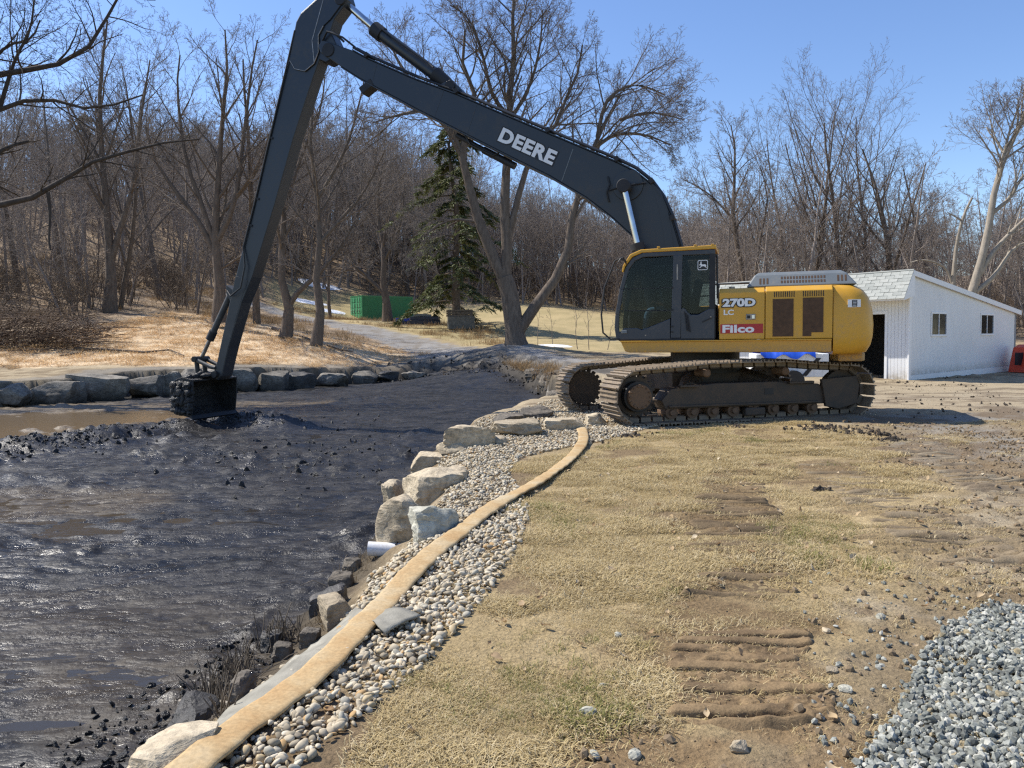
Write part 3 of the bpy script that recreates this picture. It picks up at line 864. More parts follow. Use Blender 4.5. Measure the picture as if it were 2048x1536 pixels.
# decal on the counterweight flank
st = MB().bb(-2.45, -2.65, 1.370, 1.382, 1.99, 2.12); st.build('safety_decal', M['white'], cwo)
MB().bb(-2.515, -2.595, 1.375, 1.386, 2.0, 2.11).build('decal_symbol', M['black'], cwo)
for k in range(4):
    MB().bb(-2.527, -2.583, 1.380, 1.389, 2.095 - k * .024, 2.088 - k * .024).build('decal_line', M['white'], cwo)

def flank_panel(name, u0, u1, z0, z1, ch=.085, v=1.40, vi=.45):
    """a cowling with a leaning top edge; outline in (v,z) pushed along u"""
    prof = [(vi, z0), (v, z0), (v, z1 - ch), (v - ch * 1.35, z1), (vi, z1 + .01)]
    n = len(prof); m = MB()
    vs = [(u0, a, b) for a, b in prof] + [(u1, a, b) for a, b in prof]
    fs = [tuple(range(n)), tuple(range(2 * n - 1, n - 1, -1))] + [(i, i + n, (i + 1) % n + n, (i + 1) % n) for i in range(n)]
    m.add(vs, fs)
    return m.build(name, M['yellow'], ex, .014, 2)
p1 = flank_panel('side_door', -.345, -1.112, 1.468, 2.375)
p2 = flank_panel('engine_door', -1.124, -2.212, 1.468, 2.385)
MB().bb(-1.0, -2.2, -1.39, .44, 1.46, 2.36).build('engine_hood', M['yellow'], ex, .05)
MB().bb(1.2, -.98, -1.39, -.48, 1.46, 2.15).build('fuel_tank', M['yellow'], ex, .06)
MB().bb(1.0, -.98, -.45, .40, 1.46, 1.62).build('deck_plate', M['grey_paint'], ex, .01)
hd = MB().bb(-.80, -.96, 1.402, 1.412, 1.81, 1.91).build('latch_plate', M['steel'], p1, .006)
MB().bb(-.90, -.945, 1.409, 1.432, 1.825, 1.895).build('latch_handle', M['chrome'], p1, .004)
MB().bb(-.82, -.87, 1.409, 1.424, 1.835, 1.885).build('lock', M['dark_in'], p1, .003)
MB().bb(-1.245, -1.585, 1.402, 1.408, 1.51, 2.16).build('grille', M['grille'], p2)
MB().prism([(-1.735, 2.17), (-2.065, 2.17), (-2.065, 1.575), (-1.875, 1.575), (-1.875, 1.51), (-1.735, 1.51)], 1.402, 1.408).build('grille', M['grille'], p2)
for u0 in (-1.265, -1.735):
    for k in range(10):
        u = u0 - k * .0355
        MB().bb(u, u - .014, 1.401, 1.405, 2.19, 2.288).build('vent_slot_shade', M['black'], p2)  # black boxes on the door face, painted shade in place of vent holes
# grey hood cover with dark boxes laid on, colour standing for the shade in slots
cv = MB()
def cover_pts(z, ins): return [(-.80 - ins * .6, .30 + ins * .4, z), (-.80 - ins * .6, 1.18 - ins * .55, z), (-2.62 + ins * .75, 1.18 - ins * .55, z), (-2.62 + ins * .75, .30 + ins * .4, z)]
A = cover_pts(2.392, 0); B = cover_pts(2.60, .22); Cc = cover_pts(2.655, .34)
cv.add(A + B + Cc, [(0, 1, 5, 4), (1, 2, 6, 5), (2, 3, 7, 6), (3, 0, 4, 7), (4, 5, 9, 8), (5, 6, 10, 9), (6, 7, 11, 10), (7, 4, 8, 11), (8, 9, 10, 11), (3, 2, 1, 0)])
cover = cv.build('hood_cover', M['cover_grey'], ex, .025, 3)
def on_cover(u0, u1, z0, z1):
    def vv(z): return 1.18 - (z - 2.392) / .208 * .22 * .55
    m = MB(); pts = [(u0, z0), (u1, z0), (u1, z1), (u0, z1)]
    m.add([(u, vv(z) + .004, z) for u, z in pts] + [(u, vv(z) - .01, z) for u, z in pts],
          [(0, 1, 2, 3), (7, 6, 5, 4), (0, 4, 5, 1), (1, 5, 6, 2), (2, 6, 7, 3), (3, 7, 4, 0)])
    return m.build('cover_slot_shade', M['grille'], cover)
for k in range(3): on_cover(-1.02 - k * .06, -1.05 - k * .06, 2.44, 2.545)
for k in range(3): on_cover(-2.30 - k * .06, -2.33 - k * .06, 2.46, 2.565)
for r in range(2):
    for k in range(15): on_cover(-1.38 - k * .050, -1.408 - k * .050, 2.45 + r * .072, 2.495 + r * .072)
MB().tube([(-2.45, -.6, 2.3), (-2.45, -.6, 2.72)], .07, 14).build('exhaust', M['dark_in'], ex)
MB().cyl((-.55, 1.1, 2.37), (-.55, 1.1, 2.41), .05, 14).build('filler_cap', M['steel'], ex)

# lettering on the flank
def outlined(body, size, loc, parent, sx, o1, o2, name):
    tx(body, size, .002, M['black'], parent, name + '_outline', (loc[0] + .004, loc[1], loc[2] - .003), FLANK, o2, sx)
    return tx(body, size, .004, M['white'], parent, name, (loc[0], loc[1] + .0015, loc[2]), FLANK, o1, sx)
outlined('270D', .178, (-.405, 1.4045, 2.055), p1, 1.38, .009, .022, 'model_number')
tx('LC', .125, .003, M['white'], p1, 'model_letters', (-.415, 1.404, 1.905), FLANK, .004, 1.2)
MB().bb(-.365, -1.085, 1.402, 1.406, 1.575, 1.738).build('name_plate', M['red'], p1)
tx('Filco', .182, .003, M['white'], p1, 'name_lettering', (-.392, 1.4085, 1.594), FLANK, .0075, 1.52, spacing=1.04)

# --- cab -----------------------------------------------------------
CV0, CV1 = .44, 1.385
cab = MB()
cab.bb(1.46, -.27, CV0, CV1, 1.462, 1.50)
cabo = cab.build('cab_floor', M['dark_in'], ex, .01)
outline = [(1.50, 1.48), (1.535, 1.70), (1.52, 1.95), (1.44, 2.42), (1.33, 2.80), (1.20, 2.98), (1.02, 3.06)]
def strip(line, w, v0, v1):
    """a bar of width w following a (u,z) line, inside it"""
    m = MB()
    for a, b in zip(line, line[1:]):
        d = Vector((b[0] - a[0], b[1] - a[1])).normalized(); nrm = Vector((d.y, -d.x)) * w
        nrm = -nrm
        m.prism([a, b, (b[0] + nrm.x, b[1] + nrm.y), (a[0] + nrm.x, a[1] + nrm.y)], v0, v1)
    return m
for v0, v1 in ((CV1 - .07, CV1), (CV0, CV0 + .07)):
    strip(outline, .075, v0, v1).build('front_pillar', M['cab_grey'], cabo, .012)
MB().bb(1.02, -.27, CV1 - .07, CV1, 2.985, 3.07).build('roof_rail', M['cab_grey'], cabo, .012)
MB().bb(1.02, -.27, CV0, CV0 + .07, 2.985, 3.07).build('roof_rail', M['cab_grey'], cabo, .012)
MB().prism([(.51, 1.50), (.33, 1.50), (.295, 3.0), (.46, 3.0)], CV1 - .09, CV1 + .004).build('door_pillar', M['cab_grey'], cabo, .014)
MB().bb(-.17, -.27, CV1 - .09, CV1, 1.50, 3.0).build('rear_pillar', M['dark_in'], cabo, .014)
MB().bb(-.17, -.27, CV0, CV0 + .09, 1.50, 3.0).build('rear_pillar', M['dark_in'], cabo, .014)
MB().prism([(1.46, 1.5), (1.47, 2.05), (-.17, 2.10), (-.17, 1.5)], CV0, CV0 + .025).build('far_side_panel', M['dark_in'], cabo)
MB().bb(.44, .34, CV0, CV0 + .06, 1.50, 3.0).build('side_pillar', M['dark_in'], cabo, .012)
# front lower door panel with the slanting sill
MB().prism([(1.44, 1.485), (1.47, 1.60), (1.35, 1.70), (1.12, 1.70), (1.02, 1.66), (.515, 1.86), (.515, 1.485)], CV1 - .05, CV1 + .002).build('door_panel', M['cab_grey'], cabo, .012)
MB().prism([(.325, 1.485), (.325, 2.03), (.26, 2.04), (.20, 1.96), (.15, 1.92), (.02, 1.92), (-.165, 2.02), (-.265, 2.02), (-.265, 1.485)], CV1 - .05, CV1 + .003).build('rear_panel', M['cab_grey'], cabo, .014)
for k in range(3):
    MB().tube([(.26 - k * .028, CV1 + .012, 1.98 - k * .03), (.24 - k * .028, CV1 + .014, 1.86 - k * .04), (.22 - k * .03, CV1 + .012, 1.64 - k * .015)], .010, 8).build('panel_rib', M['dark_in'], cabo)
MB().prism([(-.05, 1.80), (-.22, 1.87), (-.22, 1.85), (-.05, 1.775)], CV1, CV1 + .012).build('panel_line', M['dark_in'], cabo)
MB().cyl((-.20, CV1, 1.875), (-.20, CV1 + .02, 1.875), .014, 10).build('bolt', M['steel'], cabo)
MB().bb(1.40, 1.30, CV1 + .003, CV1 + .02, 1.60, 1.66).build('door_handle', M['cover_grey'], cabo, .01)
MB().bb(.40, .375, CV1 + .004, CV1 + .012, 2.55, 2.83).build('hinge_strip', M['steel'], cabo)
for z in (1.60, 1.70, 2.0, 2.4): MB().bb(.50, .46, CV1 + .003, CV1 + .014, z, z + .03).build('hinge', M['dark_in'], cabo)
for u in (.98, 1.0): pass
MB().bb(.97, .95, CV1 - .01, CV1 + .004, 1.55, 1.57).build('door_bolt', M['steel'], cabo)
# inner door seams
for (u0, z0, u1, z1) in ((1.40, 2.42, .50, 2.42), (1.36, 2.02, .5, 2.0)):
    MB().tube([(u0, CV1 - .035, z0), (u1, CV1 - .035, z1)], .011, 6).build('window_rail', M['black'], cabo)
# roof: yellow pressing that rolls down over the windscreen
rf = MB(); prof = [(-.29, 3.075), (1.02, 3.065), (1.20, 2.995), (1.33, 2.83), (1.365, 2.72), (1.39, 2.73), (1.37, 2.85), (1.24, 3.045), (1.04, 3.125), (-.29, 3.145)]
rf.prism(prof, CV0 - .01, CV1 + .012); roof = rf.build('cab_roof', M['yellow'], ex, .018, 2)
MB().bb(.9, .2, .62, 1.2, 3.14, 3.155).build('roof_hatch', M['dark_in'], roof, .01)
for u in (.75, .1, -.2): MB().bb(u, u - .05, CV1 - .05, CV1 + .01, 3.14, 3.165).build('roof_bracket', M['yellow'], roof, .006)
# glass
def pane(name, pts, v):
    return MB().prism(pts, v - .004, v + .004).build(name, M['glass'], cabo)
pane('front_window', [(1.45, 1.60), (1.46, 1.95), (1.37, 2.42), (1.26, 2.78), (1.12, 2.96), (.46, 2.98), (.50, 1.87), (1.02, 1.67)], CV1 - .03)
rw = pane('rear_window', [(.30, 2.98), (-.18, 2.98), (-.18, 2.03), (.02, 1.94), (.18, 1.94), (.31, 2.03)], CV1 - .03)
pane('far_window', [(1.45, 2.06), (1.37, 2.42), (1.26, 2.78), (1.12, 2.96), (-.18, 2.98), (-.18, 2.11)], CV0 + .03)
ws = MB()
for a, b in zip(outline[1:], outline[2:]):
    ws.add([(a[0] - .015, CV0 + .06, a[1]), (a[0] - .015, CV1 - .06, a[1]), (b[0] - .015, CV1 - .06, b[1]), (b[0] - .015, CV0 + .06, b[1])], [(0, 1, 2, 3)])
ws.build('windscreen', M['glass'], cabo)
MB().bb(-.262, -.268, CV0 + .09, CV1 - .09, 2.1, 2.95).build('back_window', M['glass'], cabo)
MB().bb(-.25, -.28, CV0 + .02, CV1 - .02, 1.5, 2.1).build('back_wall', M['dark_in'], cabo)
# bars of the guard seen through the far window
for z in (2.30, 2.55, 2.02): MB().tube([(1.3, CV0 - .02, z), (-.2, CV0 - .02, z)], .010, 6).build('guard_bar', M['black'], cabo)
for u0, u1 in ((.95, .70), (.62, .85)): MB().tube([(u0, CV0 - .01, 1.95), (u1, CV0 - .01, 2.95)], .012, 6).build('wiper_arm', M['black'], cabo)
# furniture in the cab
sm = MB()
sm.bb(.72, .18, .66, 1.16, 1.78, 1.93); sm.build('seat_cushion', M['seat'], cabo, .05, 3)
MB().prism([(.24, 1.85), (.10, 1.85), (-.02, 2.55), (.10, 2.58)], .68, 1.14).build('seat_back', M['seat'], cabo, .05, 3)
MB().bb(.55, .30, .76, 1.06, 1.5, 1.78).build('seat_base', M['dark_in'], cabo, .02)
for v in (.60, 1.22): MB().bb(.86, .30, v - .06, v + .06, 1.86, 2.0).build('console', M['dark_in'], cabo, .03)
MB().bb(1.36, 1.16, .55, 1.0, 1.5, 1.95).build('front_console', M['cab_grey'], cabo, .05, 3)
MB().tube([(.80, 1.22, 2.0), (.82, 1.22, 2.17)], [.014, .022], 8).build('joystick', M['black'], cabo)
MB().bb(1.30, 1.16, 1.02, 1.16, 1.86, 2.06).build('monitor', M['dark_in'], cabo, .02)
for v in (.85, 1.02): MB().tube([(1.12, v, 1.5), (1.05, v, 1.9)], .012, 6).build('pedal_lever', M['black'], cabo)
# emblem: rounded badge with a leaping stag, stuck on the rear window
def badge(cu, cz, s):
    v = CV1 - .024
    def rr(w, r, n=5):
        pts = []
        for cx, cy, a0 in ((w - r, w - r, 0), (-w + r, w - r, 90), (-w + r, -w + r, 180), (w - r, -w + r, 270)):
            for k in range(n + 1):
                a = rad(a0 + 90 * k / n); pts.append((cu - (cx + r * math.cos(a)) * s, cz + (cy + r * math.sin(a)) * s))
        return pts
    MB().prism(rr(1.0, .32), v, v + .002).build('badge_border', M['white'], rw)
    MB().prism(rr(.88, .26), v + .0005, v + .004).build('badge_field', M['black'], rw)
    stag = [(-.72, .02), (-.50, .22), (-.40, .50), (-.55, .70), (-.46, .72), (-.34, .56), (-.20, .74), (-.14, .66), (-.28, .42), (-.16, .16), (.10, .10), (.40, .14), (.60, .04), (.70, -.12),
            (.62, -.30), (.80, -.58), (.70, -.62), (.46, -.36), (.30, -.26), (.02, -.22), (-.20, -.28), (-.46, -.52), (-.70, -.50), (-.72, -.42), (-.50, -.40), (-.34, -.18), (-.46, .02), (-.66, -.06)]
    MB().prism([(cu - x * s, cz + y * s) for x, y in stag], v + .002, v + .006).build('badge_stag', M['white'], rw)
badge(-.055, 2.80, .088)
# handrail before the windscreen, mirrors
MB().tube([(1.30, 1.37, 2.86), (1.36, 1.45, 2.99), (1.50, 1.48, 2.93), (1.70, 1.48, 2.45), (1.76, 1.48, 1.95), (1.73, 1.48, 1.62), (1.60, 1.46, 1.50), (1.46, 1.40, 1.50)], .017, 8).build('handrail', M['black'], ex, smooth=True)
MB().tube([(-.30, 1.30, 2.95), (-.31, 1.33, 2.2)], .016, 8).build('grab_rail', M['black'], ex)
MB().box((-.33, 1.34, 2.42), (.04, .05, .07)).build('rail_clamp', M['black'], ex, .01)
MB().tube([(1.30, 1.44, 2.92), (1.40, 1.50, 2.96), (1.43, 1.53, 2.90)], .012, 6).build('mirror_arm', M['black'], ex)
MB().tube([(-.2, -1.2, 2.2), (-.2, -1.2, 2.62), (-1.0, -1.2, 2.62), (-1.0, -1.2, 2.3)], .02, 8).build('deck_rail', M['black'], ex)

# --- boom ------------------------------------------------------------
BW = .235
top = [(8.24, 8.20), (7.5, 7.88), (7.14, 7.66), (6.01, 7.09), (5.06, 6.67), (4.29, 6.28), (3.08, 5.68), (2.29, 5.29), (1.68, 4.99), (1.31, 4.78), (1.0, 4.51), (.78, 4.19), (.60, 3.78), (.46, 3.3), (.28, 2.62), (.20, 1.95)]
low = [(8.30, 7.93), (7.79, 7.56), (7.33, 7.25), (6.02, 6.48), (4.94, 5.87), (3.89, 5.28), (3.08, 4.84), (2.3, 4.34), (1.8, 3.93), (1.38, 3.53), (1.12, 3.14), (.86, 2.54), (.66, 1.85)]
boom = MB().prism([(8.36, 8.08)] + top + low[::-1], -BW, BW).build('boom', M['grey_paint'], ex, .02, 2)
# flange lips along both edges
for line, d in ((top[1:-1], .012), (low[1:-1], -.012)):
    fl = MB()
    for a, b in zip(line, line[1:]):
        fl.prism([a, b, (b[0], b[1] + d * 2), (a[0], a[1] + d * 2)], -BW - .022, BW + .022)
    fl.build('boom_flange', M['grey_paint'], boom)
MB().tube([(1.50, -.60, 4.46), (1.50, .60, 4.46)], .13, 20).build('boom_pin', M['dark_in'], boom, .01, smooth=True)
MB().tube([(1.46, BW, 4.52), (1.46, BW + .035, 4.52)], .30, 28).build('pin_boss', M['grey_paint'], boom, .01)
MB().prism([(1.05, 4.60), (.98, 4.42), (.86, 4.05), (.78, 3.6), (.70, 3.0), (.55, 3.0), (.62, 3.6), (.70, 4.05), (.82, 4.35)], BW, BW + .008).build('doubler_plate', M['grey_paint'], boom)
MB().prism([(2.575, 5.325), (2.56, 5.325), (2.80, 4.70), (2.815, 4.70)], BW, BW + .006).build('weld_seam', M['cover_grey'], boom)
for a, b in (((6.92, 7.52), (7.05, 7.1)), ((5.36, 6.78), (5.60, 6.22)), ((4.62, 6.42), (4.85, 5.82))):
    MB().prism([a, (a[0] - .01, a[1]), (b[0] - .01, b[1]), b], BW, BW + .004).build('weld_seam', M['cab_grey'], boom)
MB().tube([(7.55, -.2, 7.25), (7.38, .26, 7.16)], .02, 6)
MB().box((7.18, .1, 7.07), (.34, .3, .17), Matrix.Rotation(rad(31), 3, 'Y')).build('work_lamp', M['dark_in'], boom, .02)
# pipes along the top edge and a cylinder under the boom
for k, v in enumerate((.20, .12, .04)):
    MB().tube([(u, v, z + .07 + .02 * k) for u, z in top[1:-1]], .026, 8).build('hydraulic_pipe', M['black'], boom, smooth=True)
for i in range(2, 14, 2):
    u, z = top[i]; MB().box((u, .14, z + .06), (.09, .34, .09), Matrix.Rotation(rad(30), 3, 'Y')).build('pipe_clamp', M['dark_in'], boom)
MB().tube([(5.15, .05, 5.88), (4.55, .05, 5.52)], .055, 10).tube([(4.55, .05, 5.52), (3.85, .05, 5.12)], .075, 10).build('accumulator', M['black'], boom, smooth=True)
MB().tube([(5.0, .12, 5.95), (4.8, .14, 5.62), (4.3, .14, 5.36), (4.1, .12, 5.44)], .018, 6).build('hose_loop', M['black'], boom, smooth=True)
MB().tube([(1.86, BW + .03, 4.72), (1.82, BW + .05, 4.56), (1.88, BW + .05, 4.4), (1.84, BW + .03, 4.22)], .018, 6).tube([(1.84, BW + .04, 4.45), (1.5, BW + .09, 4.50), (1.1, BW + .06, 4.54)], .014, 6).build('grease_line', M['black'], boom, smooth=True)
# lettering on the boom: runs down to the right
ta = math.atan2(5.27 - 5.94, 4.08 - 2.79)
Rt = Matrix.Rotation(ta, 4, 'Z')
for nm, mt, off, dy, dz in (('boom_lettering_outline', 'black', .040, BW + .003, 0), ('boom_lettering', 'white', .016, BW + .006, 0)):
    tx('DEERE', .375, .003, M[mt], boom, nm, (4.175, dy, 5.655), FLANK @ Rt, off, 1.17, spacing=1.07)
# boom cylinders
for s in (-1, 1):
    v = s * .50
    c = MB().tube([(1.24, v, 3.30), (1.02, v, 2.45), (.86, v, 1.72)], [.115, .115, .115], 18)
    bc = c.build('boom_cylinder', M['grey_paint'], ex, smooth=True)
    MB().tube([(1.50, v, 4.46), (1.22, v, 3.25)], .062, 16).build('cylinder_rod', M['chrome'], bc, smooth=True)
    MB().tube([(1.50, v - .06, 4.46), (1.50, v + .06, 4.46)], .125, 20).build('rod_eye', M['dark_in'], bc, .01, smooth=True)
    MB().tube([(1.25, v, 3.34), (1.22, v, 3.22)], .135, 18).build('gland', M['dark_in'], bc, smooth=True)
# --- arm ----------------------------------------------------------------
AW = .19
armpts = [(7.70, 9.26), (8.12, 9.30), (8.80, 8.88), (8.93, 8.70), (9.16, 7.87), (9.74, 6.14), (10.19, 4.70), (10.71, 3.23), (10.97, 2.44), (11.37, 1.05), (11.52, .74), (11.40, .62), (11.24, .72),
          (11.02, 1.40), (10.62, 2.45), (10.30, 3.05), (9.62, 4.72), (9.10, 6.10), (8.55, 7.38), (8.36, 7.80), (8.20, 7.72), (7.98, 7.80), (7.92, 8.08), (8.06, 8.38), (7.96, 8.62), (7.72, 8.86), (7.62, 9.0)]
arm = MB().prism(armpts, -AW, AW).build('arm', M['grey_paint'], ex, .018, 2)
M['arm_low'] = dirty_paint('arm_foot_muddy', (.05, .052, .052), (.16, .14, .11), .5, .55, 2.5)
MB().prism([(10.76, 3.10), (11.37, 1.06), (11.50, .76), (11.40, .64), (11.26, .74), (11.04, 1.40), (10.66, 2.44), (10.42, 2.98)], -AW - .006, AW + .006).build('arm_tip', M['arm_low'], arm, .01)
MB().prism([(7.76, 9.22), (8.10, 9.26), (8.78, 8.84), (8.90, 8.68), (9.12, 7.84), (8.98, 7.66), (8.72, 7.58), (8.48, 7.72), (8.36, 7.95), (8.36, 8.3), (8.22, 8.5), (8.04, 8.62), (7.74, 8.92)], AW, AW + .03).build('head_plate', M['grey_paint'], arm, .008)
MB().prism([(8.16, 9.20), (8.14, 9.20), (8.50, 8.22), (8.46, 7.74), (8.48, 7.74), (8.52, 8.22)], AW + .03, AW + .036).build('weld_seam', M['steel'], arm)
MB().tube([(9.10, AW + .03, 7.86), (8.98, AW + .03, 7.66), (8.72, AW + .03, 7.58), (8.48, AW + .03, 7.72), (8.36, AW + .03, 7.95), (8.35, AW + .03, 8.32), (8.22, AW + .03, 8.50)], .012, 6).build('plate_weld', M['steel'], arm, smooth=True)
for i, (u, z) in enumerate(((9.70, 6.2), (10.12, 4.85), (10.33, 4.25))):
    MB().box((u - .03, AW + .01, z), (.10, .03, .05), Matrix.Rotation(rad(-20), 3, 'Y')).build('hose_bracket', M['dark_in'], arm)
MB().tube([(8.95, AW + .03, 8.5), (9.2, AW + .03, 7.7), (9.72, AW + .02, 6.12), (10.16, AW + .02, 4.75), (10.50, AW + .03, 3.75), (10.44, AW + .08, 3.3), (10.56, AW + .10, 2.8), (10.86, AW + .08, 2.62), (11.0, .2, 2.75)], .020, 8).build('hydraulic_hose', M['black'], arm, smooth=True)
MB().tube([(8.10, -AW - .05, 7.96), (8.10, AW + .07, 7.96)], .15, 22).build('arm_pin', M['dark_in'], arm, .01, smooth=True)
MB().tube([(7.78, -AW - .04, 9.02), (7.78, AW + .05, 9.02)], .13, 20).build('cylinder_pin', M['dark_in'], arm, .01, smooth=True)
MB().tube([(7.72, .2, 8.1), (7.9, .26, 8.28), (8.1, .27, 8.34), (8.25, .22, 8.18)], .025, 8).tube([(7.45, .2, 7.95), (7.7, .3, 8.16), (8.0, .3, 8.30)], .022, 8).build('jumper_hose', M['black'], arm, smooth=True)
# arm cylinder on top of the boom
ac = MB().tube([(7.02, 0, 8.32), (5.62, 0, 7.20)], .135, 18)
aco = ac.build('arm_cylinder', M['grey_paint'], ex, smooth=True)
MB().tube([(7.78, 0, 9.02), (6.98, 0, 8.29)], .075, 14).build('cylinder_rod', M['chrome'], aco, smooth=True)
MB().tube([(7.08, 0, 8.37), (6.88, 0, 8.20)], .165, 16).build('gland', M['dark_in'], aco, smooth=True)
MB().tube([(5.64, 0, 7.22), (5.24, 0, 6.88)], [.17, .12], 14).build('cylinder_foot', M['dark_in'], aco, smooth=True)
MB().tube([(5.24, -.2, 6.88), (5.24, .2, 6.88)], .11, 16).build('foot_pin', M['dark_in'], aco, smooth=True)
MB().prism([(5.55, 6.92), (5.24, 7.02), (5.05, 6.86), (4.78, 6.50), (5.3, 6.72)], -.16, .16).build('cylinder_bracket', M['grey_paint'], boom, .012)
MB().tube([(6.9, .12, 8.34), (6.4, .17, 7.93), (5.75, .15, 7.44), (5.6, .2, 7.3)], .02, 6).build('cylinder_pipe', M['black'], aco, smooth=True)
# bucket cylinder and linkage
bc = MB().tube([(11.02, 0, 2.76), (11.68, 0, 1.66)], .075, 14).build('bucket_cylinder', M['arm_low'], ex, smooth=True)
MB().tube([(11.66, 0, 1.70), (11.98, 0, 1.15)], .045, 12).build('cylinder_rod', M['steel'], bc, smooth=True)
MB().tube([(11.60, 0, 1.80), (11.72, 0, 1.60)], .10, 14).build('gland', M['dark_in'], bc, smooth=True)
MB().prism([(10.86, 2.75), (11.10, 2.90), (11.10, 2.70), (10.98, 2.46)], -.12, .12).build('cylinder_lug', M['arm_low'], arm, .01)
for v in (-.19, .19):
    MB().tube([(12.0, v, 1.12), (11.55, v, .94), (11.42, v, .92)], .05, 10).build('link_arm', M['arm_low'], bc, smooth=True)
    MB().tube([(12.02, v * .7, 1.14), (11.98, v * .7, .66)], .055, 10).build('push_link', M['black'], bc, smooth=True)
MB().tube([(12.0, -.26, 1.13), (12.0, .26, 1.13)], .07, 12).build('link_pin', M['black'], bc, smooth=True)

# --- bucket, caked with black mud ------------------------------------------
def cake_mat():
    m = NT('caked_black_mud'); p = m.node('ShaderNodeNewGeometry').outputs['Position']
    a = m.noise(p, 7, 6, .7); c = m.noise(p, 30, 5, .7)
    return m.finish(m.ramp(a, [(.3, (.010, .010, .010)), (.7, (.034, .032, .030))]), m.ramp(c, [(.3, .25), (.7, .7)]), 0, m.bump(c, .8, .03, m.bump(a, 1.0, .08)), .5)
M['cake'] = cake_mat()
bk_out = [(11.58, .66), (11.90, .72), (12.10, .66), (12.24, .46), (12.26, .20), (12.14, -.04), (11.92, -.18), (11.66, -.24)]
BWD = .80
def shell(pts, t):
    inn = []
    for i, p in enumerate(pts):
        a = pts[max(i - 1, 0)]; c = pts[min(i + 1, len(pts) - 1)]
        d = Vector((c[0] - a[0], c[1] - a[1])).normalized(); inn.append((p[0] + d.y * t, p[1] - d.x * t))
    return inn
inn = shell(bk_out, .04)
bm_ = MB()
for i in range(len(bk_out) - 1):
    bm_.prism([bk_out[i], bk_out[i + 1], inn[i + 1], inn[i]], -BWD, BWD)
bucket = bm_.build('bucket', M['cake'], ex, .006)
for s in (-1, 1):
    MB().prism(bk_out + [(11.60, .20)], s * BWD, s * (BWD - .035)).build('bucket_side', M['cake'], bucket, .006)
MB().prism([(11.70, -.215), (11.60, -.29), (11.58, -.26), (11.66, -.18)], -BWD - .01, BWD + .01).build('cutting_edge', M['black'], bucket)
for v in (-.2, .2): MB().prism([(11.30, .78), (11.42, .86), (11.62, .78), (12.02, .80), (12.06, .66), (11.6, .62)], v - .03, v + .03).build('bucket_ear', M['cake'], bucket, .008)
MB().tube([(11.40, -.3, .76), (11.40, .3, .76)], .075, 14).build('bucket_pin', M['black'], bucket, smooth=True)
# mud stuck to it
def lumps(name, centres, mat, parent, seed, sub=2):
    bm = bmesh.new()
    for (c, s) in centres:
        r = bmesh.ops.create_icosphere(bm, subdivisions=sub, radius=1.0)
        P = np.array([v.co for v in r['verts']])
        k = 1 + .35 * noise3(P * 1.6 + np.array(c) * 3.1, seed) + .18 * noise3(P * 4 + np.array(c), seed + 1)
        for v, kk, p in zip(r['verts'], k, P):
            v.co = Vector((c[0] + p[0] * kk * s[0], c[1] + p[1] * kk * s[1], c[2] + p[2] * kk * s[2]))
    me = bpy.data.meshes.new(name); bm.to_mesh(me); bm.free()
    me.polygons.foreach_set('use_smooth', [True] * len(me.polygons))
    return link_mesh(name, me, mat, parent)
rr_ = random.Random(3)
cen = [((rr_.uniform(11.66, 12.18), BWD + rr_.uniform(-.02, .03), rr_.uniform(-.12, .6)), (rr_.uniform(.05, .12), rr_.uniform(.02, .06), rr_.uniform(.05, .11))) for _ in range(60)]
cen = [c for c in cen if inside(np.array([c[0][0]]), np.array([c[0][2]]), bk_out)[0]]
cen += [((rr_.uniform(11.55, 12.0), rr_.uniform(-.7, .7), .70 + rr_.uniform(0, .06)), (rr_.uniform(.08, .18), rr_.uniform(.08, .2), rr_.uniform(.04, .1))) for _ in range(22)]
lumps('mud_cake', cen, M['cake'], bucket, 5)

# ------------------------------------------------------------------ operator
def skin_body(name, verts, edges, radii, mat, parent, sub=2):
    me = bpy.data.meshes.new(name); me.from_pydata(verts, edges, [])
    o = link_mesh(name, me, mat, parent)
    md = o.modifiers.new('skin', 'SKIN'); md.use_smooth_shade = True
    for i, r in enumerate(radii):
        sv = me.skin_vertices[0].data[i]; sv.radius = (r, r) if not hasattr(r, '__len__') else r
    me.skin_vertices[0].data[0].use_root = True
    s = o.modifiers.new('sub', 'SUBSURF'); s.levels = sub; s.render_levels = sub
    return o
pe = empty('person', (0, 0, 0), 0)
pe.matrix_world = Matrix.Translation(ex.location) @ Matrix.Rotation(EXR, 4, 'Z') @ Matrix.Translation((.40, .91, 1.95))
tag(pe, 'operator in blue jeans seated at the levers inside the dark cab', 'person')
# local to the hips: x forward, y left
V_ = [(0, 0, .04), (0, 0, .22), (-.03, 0, .42), (-.01, 0, .52), (.01, 0, .60), (.03, 0, .72), (.03, 0, .80)]
E_ = [(0, 1), (1, 2), (2, 3), (3, 4), (4, 5), (5, 6)]
R_ = [(.17, .13), (.16, .115), (.19, .12), (.07, .065), (.075, .085), (.083, .10), (.06, .07)]
body = skin_body('head_and_torso', V_, E_, R_, M['jacket'], pe)
hv = [(.015, 0, .56), (.03, 0, .64), (.035, 0, .74), (.03, 0, .80)]
skin_body('face', hv, [(0, 1), (1, 2), (2, 3)], [(.062, .06), (.082, .09), (.086, .10), (.066, .075)], M['skin'], pe)
MB().box((.135, 0, .69), (.04, .03, .045)).build('nose', M['skin'], pe, .012, 3)
skin_body('hair', [(-.01, 0, .70), (.0, 0, .80), (.07, 0, .845)], [(0, 1), (1, 2)], [(.10, .085), (.095, .085), (.06, .04)], M['hair'], pe)
